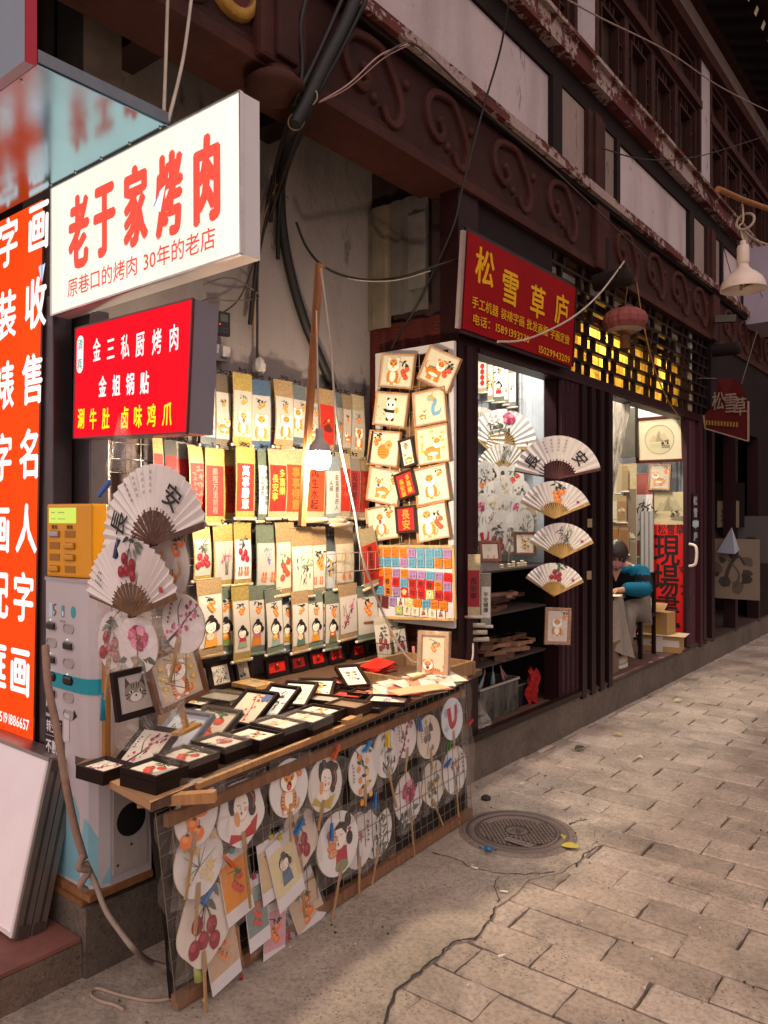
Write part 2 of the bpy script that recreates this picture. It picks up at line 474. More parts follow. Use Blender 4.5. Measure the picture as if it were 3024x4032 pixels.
def tiger(p, x, z, k, mouth=False, face=1, arms=False):
    """a plain sitting tiger, k = height"""
    b = ['#e08a34', '#e3934a', '#d87a2c', '#d98f3c'][int(abs(x*977+z*331)) % 4]
    if rnd(0, 1) < .35 and not arms:              # walking in profile instead of sitting
        d = random.choice((-1, 1)); e = k*.008
        p.stroke([(x-d*.3*k, z-.2*k), (x-d*.46*k, z-.05*k), (x-d*.4*k, z+.14*k)], .06*k, b, .04*k)
        for q in (-.26, -.14, .1, .2): p.poly([(x+d*q*k, z-.2*k), (x+d*(q+.1)*k, z-.2*k), (x+d*(q+.11)*k, z-.46*k), (x+d*(q+.0)*k, z-.46*k)], b)
        p.ell(x-d*.03*k, z-.16*k, .34*k+e, .17*k+e, '#3a2a20', rot=d*.12); p.ell(x-d*.03*k, z-.16*k, .34*k, .17*k, b, rot=d*.12); p.ell(x, z-.25*k, .22*k, .06*k, '#f3ead8')
        stripes(p, [[(x+d*q*k, z+.0*k), (x+d*(q+.03)*k, z-.14*k)] for q in (-.28, -.2, -.12, -.04, .04)], .03*k)
        hx, hz = x+d*.2*k, z+.12*k
        for s_ in (-1, 1): p.ell(hx+s_*.15*k, hz+.16*k, .06*k, .06*k, b)
        p.ell(hx, hz, .21*k+e, .19*k+e, '#3a2a20'); p.ell(hx, hz, .21*k, .19*k, '#f5eddd'); p.ell(hx, hz+.07*k, .14*k, .1*k, b)
        for s_ in (-1, 1): p.ell(hx+s_*.06*k, hz+.02*k, .022*k, .026*k, '#241c18')
        if mouth: p.ell(hx, hz-.09*k, .07*k, .07*k, '#8c1a1a')
        else: p.stroke([(hx-.05*k, hz-.08*k), (hx+.05*k, hz-.08*k)], .016*k, '#3a2a20')
        return
    e = k*.008
    if face: p.stroke([(x+.18*k, z-.44*k), (x+.34*k, z-.40*k), (x+.36*k, z-.24*k)], .07*k, b, .05*k)
    p.ell(x, z-.22*k, .27*k+e, .29*k+e, '#3a2a20'); p.ell(x, z-.22*k, .27*k, .29*k, b)
    p.ell(x, z-.2*k, .14*k, .22*k, '#f3ead8')
    stripes(p, [[(x+sx*.26*k, z-q*k), (x+sx*.15*k, z-(q+.02)*k)] for sx in (-1, 1) for q in (.12, .2, .28, .36)], .026*k)
    for sx in (-1, 1):
        p.ell(x+sx*.13*k, z-.45*k, .11*k, .06*k, b); p.ell(x+sx*.14*k, z-.47*k, .06*k, .035*k, '#f3ead8')
        if arms: p.ell(x+sx*.2*k, z+.02*k, .06*k, .12*k, b, rot=sx*.5)
    for sx in (-1, 1):
        p.ell(x+sx*.2*k, z+.40*k, .085*k+e, .085*k+e, '#3a2a20'); p.ell(x+sx*.2*k, z+.40*k, .085*k, .085*k, '#f3ead8')
    p.ell(x, z+.21*k, .29*k+e, .25*k+e, '#3a2a20'); p.ell(x, z+.21*k, .29*k, .25*k, '#f5eddd')
    p.ell(x, z+.3*k, .19*k, .14*k, b)
    stripes(p, [[(x-.09*k, z+.37*k), (x+.09*k, z+.37*k)], [(x-.06*k, z+.33*k), (x+.06*k, z+.33*k)], [(x-.16*k, z+.27*k), (x-.08*k, z+.28*k)], [(x+.16*k, z+.27*k), (x+.08*k, z+.28*k)]], .024*k)
    for sx in (-1, 1): p.ell(x+sx*.085*k, z+.24*k, .026*k, .03*k, '#241c18')
    if mouth:
        p.ell(x, z+.09*k, .085*k, .1*k, '#8c1a1a'); p.ell(x, z+.06*k, .05*k, .05*k, '#d86a6a')
    else: p.stroke([(x-.06*k, z+.1*k), (x, z+.13*k), (x+.06*k, z+.1*k)], .018*k, '#3a2a20')
    p.ell(x, z+.17*k, .03*k, .02*k, '#3a2a20')
def lady(p, x, z, k, dress='#d8842e', top='#b3202e', held=None):
    p.poly([(x-.26*k, z-.5*k), (x+.26*k, z-.5*k), (x+.2*k, z-.1*k), (x+.12*k, z+.02*k), (x-.12*k, z+.02*k), (x-.2*k, z-.1*k)], dress)
    p.poly([(x-.2*k, z-.22*k), (x+.2*k, z-.22*k), (x+.14*k, z+.03*k), (x-.14*k, z+.03*k)], top)
    p.ell(x, z+.2*k, .27*k, .27*k, '#1d1718'); p.ell(x-.02*k, z+.15*k, .21*k, .2*k, '#f3e6d6')
    p.ell(x, z+.47*k, .11*k, .08*k, '#1d1718'); p.ell(x+.25*k, z+.12*k, .09*k, .12*k, '#1d1718')
    p.poly([(x-.22*k, z+.2*k), (x, z+.38*k), (x+.2*k, z+.24*k), (x+.1*k, z+.3*k), (x-.1*k, z+.27*k)], '#1d1718')
    for sx in (-1, 1): p.ell(x-.02*k+sx*.12*k, z+.08*k, .04*k, .025*k, '#e7a99a'); p.stroke([(x-.05*k+sx*.08*k, z+.15*k), (x+.01*k+sx*.08*k, z+.15*k)], .014*k, INK)
    p.ell(x-.02*k, z+.05*k, .025*k, .018*k, '#b3202e')
    if held: p.ell(x-.05*k, z-.16*k, .15*k, .13*k, held); p.ell(x-.05*k, z-.13*k, .1*k, .06*k, '#f0c070')
def bigface(p, x, z, k, col_, how):
    """a lady's head and shoulders filling a fan"""
    H_ = '#1a1415'
    if how == 'tails':
        p.poly([(x-.1*k, z-.42*k), (x+.26*k, z-.42*k), (x+.24*k, z-.08*k), (x-.06*k, z-.06*k)], col_); p.ell(x+.08*k, z-.4*k, .2*k, .1*k, '#7f9068')
        p.ell(x+.02*k, z+.1*k, .23*k, .22*k, '#2a2020'); p.ell(x+.02*k, z+.1*k, .222*k, .212*k, '#f1e6da')
        p.poly([(x-.14*k, z+.24*k), (x+.04*k, z+.36*k), (x+.3*k, z+.3*k), (x+.24*k, z+.1*k), (x+.1*k, z+.24*k)], H_)
        p.ell(x+.3*k, z+.34*k, .1*k, .13*k, H_); p.ell(x+.33*k, z+.02*k, .1*k, .12*k, H_); p.ell(x+.34*k, z+.17*k, .05*k, .03*k, '#a02a48')
        for i in range(4): p.ell(x-.2*k+.03*k*(i % 2), z+.2*k-.11*k*i, .13*k, .075*k, '#2a2020'); p.ell(x-.2*k+.03*k*(i % 2), z+.2*k-.11*k*i, .122*k, .068*k, ('#df8a55', '#e29a68')[i % 2])
    else:
        r = .35 if how == 'up' else 0
        p.poly([(x-.34*k, z-.44*k), (x+.3*k, z-.44*k), (x+.38*k, z-.12*k), (x+.24*k, z-.2*k), (x-.05*k, z-.36*k), (x-.28*k, z-.28*k)], col_)
        p.poly([(x-.16*k, z-.06*k), (x+.14*k, z-.06*k), (x+.2*k, z-.24*k), (x-.04*k, z-.36*k), (x-.2*k, z-.26*k)], '#efe3d8')
        for a_, b_, c_, d_ in ((.22, .16, .13, .2), (.25, -.02, .09, .11), (-.22, .2, .08, .2), (.03, .38, .16, .09), (.2, .36, .13, .1), (-.17, .37, .09, .09), (.0, .3, .24, .12)): p.ell(x+a_*k, z+b_*k, c_*k, d_*k, H_, rot=r)
        p.ell(x-.01*k, z+.1*k, .185*k, .24*k, '#2a2020', rot=r); p.ell(x-.01*k, z+.1*k, .177*k, .232*k, '#f1e6da', rot=r)
        p.poly([(x-.17*k, z+.24*k), (x, z+.4*k), (x+.17*k, z+.24*k), (x+.06*k, z+.3*k), (x-.07*k, z+.3*k)], H_)
        p.ell(x+.09*k, z+.03*k, .05*k, .04*k, '#e2aca0'); p.ell(x-.12*k, z-.08*k, .06*k, .13*k, '#df9a5a', rot=.1); p.stroke([(x+.2*k, z+.3*k), (x+.3*k, z+.16*k), (x+.27*k, z+.0)], .03*k, '#b3503e')
    for s_ in (-1, 1): p.stroke([(x+s_*.075*k-.03*k, z+.13*k), (x+s_*.075*k+.03*k, z+.135*k)], .014*k, '#241c1c')
    p.stroke([(x-.02*k, z+.13*k), (x-.035*k, z+.06*k), (x-.005*k, z+.055*k)], .008*k, '#4a3a38'); p.ell(x-.02*k, z-.01*k, .022*k, .03*k, '#a01c2c')
def bamboo(p, x, z, k, c='#4b5348', n=26):
    for i in range(3):
        xx = x + (i-1)*.12*k
        p.stroke([(xx, z-.5*k), (xx+.05*k, z), (xx+.12*k, z+.5*k)], .018*k, c, .012*k)
    for i in range(n):
        p.leaf(x+rnd(-.25, .3)*k, z+rnd(-.4, .35)*k, rnd(.14, .26)*k, .045*k, rnd(-2.4, -.3) if i % 3 else rnd(.2, 1.2), [c, '#2b2c2a', '#7d8674'][i % 3])
def orchid(p, x, z, k, c='#5b5a4c'):
    for i in range(7):
        e = rnd(-.45, .45)
        p.stroke([(x+rnd(-.05, .05)*k, z-.5*k), (x+e*.3*k, z-.05*k), (x+e*k, z+rnd(.1, .5)*k)], .028*k, c, .006*k)
    for i in range(3):
        xx, zz = x+rnd(-.25, .2)*k, z+rnd(-.1, .2)*k
        for a in range(4): p.leaf(xx, zz, .11*k, .04*k, a*1.4+rnd(0, .5), '#a04a66')
def plum(p, x, z, k, c='#a8315a', n=26):
    p.stroke([(x-.3*k, z-.5*k), (x-.05*k, z-.12*k), (x+.05*k, z+.1*k), (x+.3*k, z+.5*k)], .06*k, '#3a2a26', .015*k)
    p.stroke([(x-.05*k, z-.12*k), (x-.2*k, z+.2*k), (x-.16*k, z+.45*k)], .035*k, '#3a2a26', .01*k)
    for i in range(n):
        t = rnd(-.4, .5); p.ell(x+(t*.55+rnd(-.2, .2))*k, z+t*k+rnd(-.06, .06)*k, rnd(.025, .055)*k, None, [c, '#c8688a', '#7c1f40'][i % 3], n=7, wob=.2)
def peony(p, x, z, k, c='#b02a56'):
    for i in range(6): p.leaf(x+rnd(-.3, .3)*k, z-.28*k+rnd(-.15, .1)*k, .3*k, .13*k, rnd(-2.8, .2), ['#41463f', '#5f6a58', '#7f8476'][i % 3])
    p.stroke([(x, z), (x+.05*k, z-.5*k)], .03*k, '#5a5c4c')
    for i in range(12): p.ell(x+math.cos(i*2.4)*.17*k, z+.12*k+math.sin(i*2.4)*.15*k, .12*k, .1*k, [c, '#c9557c', '#8d1c40', '#dc8aa6'][i % 4], n=9, wob=.2)
    p.ell(x, z+.13*k, .09*k, .07*k, '#7c1230', n=8, wob=.2)
    for i in range(6): p.ell(x+rnd(-.05, .05)*k, z+.14*k+rnd(-.04, .04)*k, .014*k, None, '#d8b04a', n=5)
def wisteria(p, x, z, k, c='#7f79ad'):
    for i in range(5): p.leaf(x+rnd(-.3, .2)*k, z+rnd(.1, .45)*k, .2*k, .07*k, rnd(-2.6, .2), '#7c8d70')
    for i in range(34):
        t = rnd(0, 1); p.ell(x+rnd(-.2, .2)*(1-t*.6)*k, z+(.35-t*.7)*k, rnd(.02, .045)*k, None, [c, '#a7a4c9', '#6a62a0'][i % 3], n=6, wob=.2)
def goldfish(p, x, z, k, c='#d8502a'):
    for sx in (-1, 1):
        p.poly([(x+sx*.14*k, z+.1*k), (x+sx*.3*k, z-.2*k), (x+sx*.2*k, z-.5*k), (x+sx*.02*k, z-.42*k), (x+sx*.06*k, z-.1*k)], '#e3784a')
        p.ell(x+sx*.14*k, z+.16*k, .08*k, .16*k, c)
def citrus(p, x, z, k, c='#e39a2a', n=6):
    p.stroke([(x-.3*k, z+.5*k), (x, z+.15*k), (x+.05*k, z-.45*k)], .03*k, '#4a4438', .012*k)
    for i in range(9): p.leaf(x+rnd(-.25, .2)*k, z+rnd(-.35, .45)*k, rnd(.15, .24)*k, .085*k, rnd(-3, .6), ['#3b4438', '#5c6b4e', '#25292a'][i % 3])
    for i in range(n): p.ell(x+(.16 if i % 2 else -.14)*k+rnd(-.06, .06)*k, z+(.3-i*.12)*k, .075*k, None, [c, '#e8ad4c'][i % 2], n=10)
def lilies(p, x, z, k):
    for i in range(9): p.stroke([(x, z-.1*k), (x+rnd(-.4, .4)*k, z+rnd(-.45, .45)*k)], .02*k, '#6d7262', .008*k)
    for i in range(8):
        xx, zz = x+rnd(-.32, .32)*k, z+rnd(-.35, .4)*k
        for a in range(5): p.leaf(xx, zz, .12*k, .045*k, a*1.25+rnd(0, .4), ['#dcb765', '#e6cf95'][i % 2])
def landscape(p, x, z, k, c='#6a5f4c'):
    p.poly([(x-.5*k, z-.1*k), (x-.3*k, z+.25*k), (x-.2*k, z+.16*k), (x, z+.45*k), (x+.13*k, z+.25*k), (x+.25*k, z+.33*k), (x+.5*k, z-.1*k)], '#b5a888')
    p.poly([(x-.2*k, z-.1*k), (x, z+.45*k), (x+.04*k, z+.1*k), (x+.2*k, z-.1*k)], '#978a6c')
    for i in range(12): p.ell(x+rnd(.1, .42)*k, z-.22*k+rnd(-.12, .14)*k, rnd(.03, .07)*k, None, [c, '#3d3a30', '#857a60'][i % 3], n=7, wob=.25)
    p.poly([(x+.05*k, z-.42*k), (x+.2*k, z-.3*k), (x+.5*k, z-.28*k), (x+.5*k, z-.45*k)], '#8a7f66')
    for i in range(4): p.stroke([(x-.45*k, z-(.2+i*.05)*k), (x+rnd(-.1, .1)*k, z-(.2+i*.05)*k)], .008*k, '#a59a7c')
def panda(p, x, z, k):
    for sx in (-1, 1): p.ell(x+sx*.14*k, z-.42*k, .1*k, .09*k, '#221d1c'); p.ell(x+sx*.2*k, z+.44*k, .07*k, .07*k, '#221d1c')
    p.ell(x, z-.18*k, .24*k, .28*k, '#f4efe4'); p.poly([(x-.22*k, z-.02*k), (x+.24*k, z-.02*k), (x+.2*k, z-.16*k), (x-.32*k, z-.14*k)], '#221d1c')
    p.ell(x-.3*k, z-.04*k, .1*k, .06*k, '#221d1c'); p.ring(x, z-.18*k, .24*k, .28*k, .01*k, '#55504a')
    p.ell(x, z+.22*k, .3*k, .25*k, '#f4efe4'); p.ring(x, z+.22*k, .3*k, .25*k, .01*k, '#55504a')
    for sx in (-1, 1): p.ell(x+sx*.12*k-.03*k, z+.2*k, .05*k, .065*k, '#221d1c')
    p.ell(x+.34*k, z-.02*k, .09*k, .13*k, '#e3a63a')
def dragon(p, x, z, k):
    p.stroke([(x+.35*k, z-.35*k), (x+.05*k, z-.38*k), (x+.02*k, z-.1*k), (x+.16*k, z+.15*k), (x-.05*k, z+.32*k)], .16*k, '#6f9fbe', .2*k, n=6)
    p.stroke([(x+.35*k, z-.35*k), (x+.45*k, z-.15*k)], .12*k, '#6f9fbe', .02*k)
    p.ell(x-.08*k, z+.32*k, .17*k, .14*k, '#dda33e', wob=.15); p.ell(x-.12*k, z+.28*k, .1*k, .07*k, '#7fb0cc'); p.leaf(x, z+.42*k, .16*k, .05*k, 1.2, '#b86a3a')
def cat(p, x, z, k):
    p.ell(x, z-.32*k, .38*k, .22*k, '#a59a92', wob=.1)
    for sx in (-1, 1): p.poly([(x+sx*.1*k, z+.2*k), (x+sx*.26*k, z+.46*k), (x+sx*.3*k, z+.08*k)], '#4c443f')
    p.ell(x, z+.02*k, .32*k, .27*k, '#857a72', wob=.05); p.ell(x, z-.12*k, .17*k, .12*k, '#c9c0b8')
    stripes(p, [[(x+q*k, z+.25*k), (x+q*.7*k, z+.1*k)] for q in (-.12, -.05, .05, .12)] + [[(x+s*.3*k, z-q*k), (x+s*.16*k, z-q*.5*k)] for s in (-1, 1) for q in (.02, .12)], .03*k, '#352e2a')
    for sx in (-1, 1): p.ell(x+sx*.13*k, z+.04*k, .06*k, .05*k, '#d5ccc0'); p.ell(x+sx*.13*k, z+.04*k, .03*k, .045*k, '#201b18')
    p.ell(x, z-.07*k, .03*k, .025*k, '#3a2a28')
def ingots(p, L, r):
    for x, z in L:
        p.ell(x, z, r, r*.55, '#8a6a1a'); p.ell(x, z, r*.92, r*.48, '#e2b62e'); p.ell(x, z+r*.28, r*.5, r*.42, '#ecca56')
def carp(p, x, z, k):
    for i in range(14): p.ell(x+rnd(-.4, .4)*k, z+rnd(-.42, .42)*k, rnd(.06, .12)*k, rnd(.04, .09)*k, ['#b9c3d6', '#a3b2cd', '#c8d0dc'][i % 3], n=8, wob=.25)
    p.stroke([(x-.2*k, z+.3*k), (x-.1*k, z-.15*k), (x+.14*k, z-.05*k), (x+.2*k, z+.34*k)], .2*k, '#b3202c', .12*k, n=6)
def scribble_flower(p, x, z, k, c):
    for i in range(9): p.ell(x+rnd(-.25, .25)*k, z+rnd(-.35, .4)*k, rnd(.06, .13)*k, None, [c, '#7d7468', '#9d938a'][i % 3], n=8, wob=.25)
    p.stroke([(x-.2*k, z-.45*k), (x, z), (x+.15*k, z+.45*k)], .02*k, INK)

def art(kind, p, x, z, w, h):
    """draw picture KIND centred on (x, z) in a w x h field"""
    k = min(w, h)
    sq = h < w*1.55
    if sq and kind[:5] == 'tiger': persimmons(p, x+w*.3, z+h*.3, k*.075, 3); tiger(p, x-w*.04, z-h*.03, k*.84, kind == 'tiger_open', 1, kind == 'tiger_up')
    elif sq and kind[:5] == 'girl:':
        d, t, q = kind[5:].split(','); lady(p, x, z, k*.9, d, t, q or None)
    elif kind == 'tiger': persimmons(p, x, z+h*.26, w*.10); tiger(p, x+w*.02, z-h*.2, min(w*1.05, h*.58))
    elif kind == 'tiger_open': persimmons(p, x+w*.05, z+h*.26, w*.11, leaf='#5d7250'); tiger(p, x, z-h*.2, min(w*1.05, h*.58), True)
    elif kind == 'tiger_up': persimmons(p, x-w*.05, z+h*.3, w*.1, leaf='#7a8a5a'); tiger(p, x, z-h*.2, min(w*1.02, h*.56), arms=True)
    elif kind == 'persimmon': persimmons(p, x, z, k*.15, 4)
    elif kind == 'red_fruit': persimmons(p, x, z+k*.05, k*.14, 5, '#d24a30', 1.9, '#55724a')
    elif kind == 'pale_persimmon': persimmons(p, x, z, k*.14, 4, '#e59a52', leaf='#75806a')
    elif kind == 'lychee': lychees(p, x, z+h*.02, min(w*.2, h*.13), 5)
    elif kind == 'lychee_fish': lychees(p, x, z+h*.2, w*.16, 4); goldfish(p, x-w*.2, z-h*.27, h*.3); goldfish(p, x+w*.2, z-h*.27, h*.3)
    elif kind == 'wist_fish': wisteria(p, x, z+h*.2, min(w*1.1, h*.55)); goldfish(p, x-w*.2, z-h*.27, h*.28); goldfish(p, x+w*.2, z-h*.27, h*.28)
    elif kind == 'orange_fish': persimmons(p, x+w*.08, z+h*.15, w*.15, 4, '#e8a03a'); goldfish(p, x-w*.2, z-h*.3, h*.22); goldfish(p, x+w*.2, z-h*.3, h*.22)
    elif kind == 'yellow_fish': lilies(p, x, z+h*.22, min(w, h*.5)); goldfish(p, x-w*.15, z-h*.3, h*.2); goldfish(p, x+w*.2, z-h*.3, h*.2)
    elif kind == 'bamboo': bamboo(p, x, z, k if h < w*1.4 else h*.8)
    elif kind == 'bamboo_green': bamboo(p, x, z, h*.75, '#6f8468')
    elif kind == 'orchid': orchid(p, x, z, k if h < w*1.4 else h*.75); scrawl(p, x+w*.34, z+h*.3, 5, w*.09)
    elif kind == 'plum': plum(p, x, z, k if h < w*1.4 else h*.85); scrawl(p, x-w*.34, z+h*.25, 5, w*.08)
    elif kind == 'peony': peony(p, x, z, k)
    elif kind == 'citrus': citrus(p, x, z, k if h < w*1.5 else h*.7)
    elif kind == 'loquat': citrus(p, x, z, k, '#d98a2a', 9); scrawl(p, x-w*.4, z+h*.2, 6, w*.07)
    elif kind == 'lily': lilies(p, x, z, k)
    elif kind == 'wisteria': wisteria(p, x, z, k)
    elif kind == 'blue_flower': wisteria(p, x, z, k, '#7d93c4')
    elif kind == 'carp': carp(p, x, z, k)
    elif kind == 'ink_flower': scribble_flower(p, x, z, k, '#4a4545'); scrawl(p, x-w*.36, z+h*.3, 6, w*.06)
    elif kind == 'gourd': scribble_flower(p, x, z, k, '#5d6a4a'); citrus(p, x, z-k*.1, k*.5, '#d9a04a', 3)
    elif kind == 'landscape': landscape(p, x, z, k)
    elif kind == 'cat': cat(p, x, z, k)
    elif kind == 'panda': panda(p, x, z, k*.8); bamboo(p, x-w*.38, z-h*.1, k*.6, '#93a87c', 8)
    elif kind == 'dragon': dragon(p, x+w*.1, z+h*.05, k*.8); tiger(p, x-w*.26, z-h*.2, k*.4)
    elif kind == 'fortune': tiger(p, x, z-h*.06, k*.9); ingots(p, [(x+a*w, z+b*h) for a, b in ((-.38, .3), (-.38, .06), (-.38, -.18), (.38, .34), (.38, .1), (.38, -.14), (0, .42))], w*.07)
    elif kind == 'branch_tiger': persimmons(p, x+w*.26, z+h*.02, w*.085, 4, '#d9542e'); tiger(p, x-w*.12, z, k*.95)
    elif kind == 'back_tiger': persimmons(p, x-w*.28, z+h*.25, w*.08, 2); p.ell(x, z-h*.1, k*.26, k*.26, '#dd8a36'); stripes(p, [[(x-k*.24, z-h*.1+q*k), (x, z-h*.06+q*k), (x+k*.24, z-h*.1+q*k)] for q in (-.14, -.05, .04, .12)], k*.022); p.ell(x+k*.2, z+k*.14, k*.16, k*.15, '#e4a056'); p.ell(x+k*.22, z+k*.12, k*.04, None, '#3a4a58')
    elif kind[:8] == 'bigface:': c_, how = kind[8:].split(','); bigface(p, x, z, min(w*1.12, h), c_, how)
    elif kind == 'girl': persimmons(p, x, z+h*.32, w*.11, 3); lady(p, x, z-h*.18, min(w*1.0, h*.5))
    elif kind[:5] == 'girl:':
        d, t, q = kind[5:].split(',')
        persimmons(p, x+w*.04, z+h*.32, w*.11, 3); lady(p, x, z-h*.2, min(w*1.12, h*.6), d, t, q or None)
    elif kind == 'wood_bird': persimmons(p, x, z+h*.24, w*.12, 3); p.stroke([(x-w*.25, z-h*.18), (x+w*.5, z-h*.22)], w*.07, '#7a5238', w*.1)
    elif kind[:5] == 'text:':
        t, c = kind[5:].split(',')[:2]; s_ = min(w*.62, h/len(t)*.92)
        p.text(t, x, z+s_*len(t)*.5, s_, c, vert=True, bold=.02)
    elif kind[:6] == 'text2:':
        a, b, c = kind[6:].split(','); s_ = min(w*.4, h/max(len(a), len(b))*.85)
        p.text(a, x+w*.22, z+h*.42, s_, c, vert=True, bold=.02); p.text(b, x-w*.22, z+h*.3, s_, c, vert=True, bold=.02)
    elif kind[:6] == 'scrib:':
        c = kind[6:]
        n = max(3, int(h/(w*.5)))
        scrawl(p, x+w*.12, z+h*.4, n, h*.8/n, c); scrawl(p, x-w*.25, z+h*.3, n, h*.5/n, c)
    elif kind == 'lanterns': [p.ell(x, z+h*(.36-.22*i), w*.3, h*.11, '#c92a20') for i in range(4)]
    elif kind == 'round_land': p.ell(x, z, k*.36, k*.36, '#b0a68c', n=32); p.ell(x, z, k*.35, k*.35, '#c2b896', n=32); landscape(p, x, z, k*.5); p.ring(x, z, k*.36, k*.36, k*.012, '#8a8068', 32)
    elif kind == 'goldfish': goldfish(p, x, z, k)
    elif kind == 'goldline': p.stroke([(x-.1*w, z+.45*h), (x+.05*w, z), (x+.1*w, z-.45*h)], w*.03, '#b0524a'); [p.ell(x+rnd(-.1, .15)*w, z+rnd(-.4, .4)*h, w*.04, None, '#b84a3a', n=6) for _ in range(14)]; p.ell(x-.32*w, z-.36*h, w*.14, None, '#4a6a94', wob=.3); p.ell(x+.3*w, z+.36*h, w*.16, None, '#4a6a94', wob=.3)
    elif kind == 'dark_red': p.ell(x, z-h*.1, k*.3, k*.2, '#5a1a10', wob=.3); p.stroke([(x-k*.3, z), (x, z+k*.3), (x+k*.25, z+k*.1)], k*.07, '#3a1210', k*.03); p.ell(x+k*.1, z+k*.22, k*.08, None, '#d6a02e', wob=.3)
# ================================================================== the lane
XF = -2.3                                    # the shop front line
MAR, MARD, MARL = '#3c1e1a', '#1f100e', '#4a2620'

g = MB(); g.box(-14, 14, -8, 40, -.35, -.03, '#6d5e54', 'concrete')
struct(g.build('ground'))
rs = random.Random(5)
pv = MB()
W_, L_ = .178, .35
for j in range(-2, 70):
    y0 = .35 + j * W_
    off = (j % 2) * L_ * .5 + rs.uniform(-.012, .012)
    for i in range(-8, 9):
        x0 = i * L_ + off
        if x0 < -2.9 or x0 > 2.6: continue
        gp = rs.uniform(.002, .005)
        dz = rs.uniform(-.0055, .0)
        J = lambda: rs.uniform(-.006, .006)
        a = [(x0+gp+J(), y0+gp+J()*.6), (x0+L_-gp+J(), y0+gp+J()*.6), (x0+L_-gp+J(), y0+W_-gp+J()*.6), (x0+gp+J(), y0+W_-gp+J()*.6)]
        ct = [(a[0][0]+a[2][0])/2, (a[0][1]+a[2][1])/2]
        tz = [dz + rs.uniform(-.002, .002) for _ in range(4)]
        # worn edge: outline with small notches, then a rounded shoulder
        out = []
        for q in range(4):
            p0, p1 = a[q], a[(q+1) % 4]
            for t in (0, .2, .4, .6, .8):
                jj = 0 if t == 0 else rs.uniform(-.0035, .0035)
                nx, ny = p1[1]-p0[1], p0[0]-p1[0]; ln = math.hypot(nx, ny)
                z = tz[q] * (1-t) + tz[(q+1) % 4] * t
                out.append((p0[0]+(p1[0]-p0[0])*t + nx/ln*jj, p0[1]+(p1[1]-p0[1])*t + ny/ln*jj, z))
        n = len(out)
        inn = [(x+(ct[0]-x)*.02/ .2*.55, y+(ct[1]-y)*.02/.1*.45, z) for x, y, z in out]
        lip = [(x, y, z-.006) for x, y, z in out]
        bot = [(x, y, -.034) for x, y, z in out]
        tone = rs.choice(['#aa9a8c', '#a19184', '#b0a093', '#9b8c7f', '#a79789', '#ad9d8f'])
        pv.add(inn + lip + bot, [tuple(range(n))] + [(n+k, n+(k+1) % n, (k+1) % n, k) for k in range(n)] + [(2*n+k, 2*n+(k+1) % n, n+(k+1) % n, n+k) for k in range(n)], tone, 'concrete')
struct(pv.build('pavement'))

# smooth cement skirt round the manhole and along the shop fronts, broken along its edge
def G(x, y): q = P(1300 + 1.0392*x, 2700 + 1.0392*y, Z=0); return (q.x, q.y)
edge = [G(*q) for q in ((190, 1330), (245, 1165), (335, 1090), (420, 1020), (470, 972), (545, 962), (600, 890), (640, 826), (700, 790), (760, 735), (880, 705), (960, 650), (1010, 590), (985, 510), (900, 480), (800, 448), (700, 410), (640, 385), (585, 372))]
ed = []
for i in range(len(edge)-1):
    for t in (0, .25, .5, .75):
        ed.append((edge[i][0]+(edge[i+1][0]-edge[i][0])*t + rs.uniform(-.008, .008), edge[i][1]+(edge[i+1][1]-edge[i][1])*t + rs.uniform(-.008, .008)))
poly = [(-2.6, .2), (-1.30, .2)] + ed + [(-2.31, 4.35), (-2.6, 4.35)]
cm = MB()
n = len(poly)
cm.add([(x, y, .003) for x, y in poly] + [(x, y, -.03) for x, y in poly], [tuple(range(n))] + [(n+k, n+(k+1) % n, (k+1) % n, k) for k in range(n)], '#a09284', 'concrete')
def crack(pts, w):
    p = [Vector((*q, 0)) for q in pts]; L = []; Rr = []
    p2 = []
    for i in range(len(p)-1):
        for t in (0, .2, .4, .6, .8): p2.append(p[i].lerp(p[i+1], t) + Vector((rs.uniform(-1, 1), rs.uniform(-1, 1), 0))*.007)
    for i, q in enumerate(p2):
        d = (p2[min(i+1, len(p2)-1)] - p2[max(i-1, 0)]).normalized(); nn = Vector((-d.y, d.x, 0)) * w * rs.uniform(.2, 1)
        L.append((q.x+nn.x, q.y+nn.y, .0045)); Rr.append((q.x-nn.x, q.y-nn.y, .0045))
    m_ = len(L); cm.add(L + Rr, [(i, i+1, m_+i+1, m_+i) for i in range(m_-1)], '#2a211d', 'matte')
crack(edge[0:8], .006)
crack([G(385, 635), G(470, 655), G(530, 690), G(620, 712), G(740, 718), G(880, 706)], .004)
crack([G(930, 690), G(960, 640), G(1040, 605)], .005)
crack([G(905, 530), G(940, 515), G(985, 508)], .006)
crack([G(640, 826), G(620, 760), G(640, 720)], .003)
struct(cm.build('cement_path'))

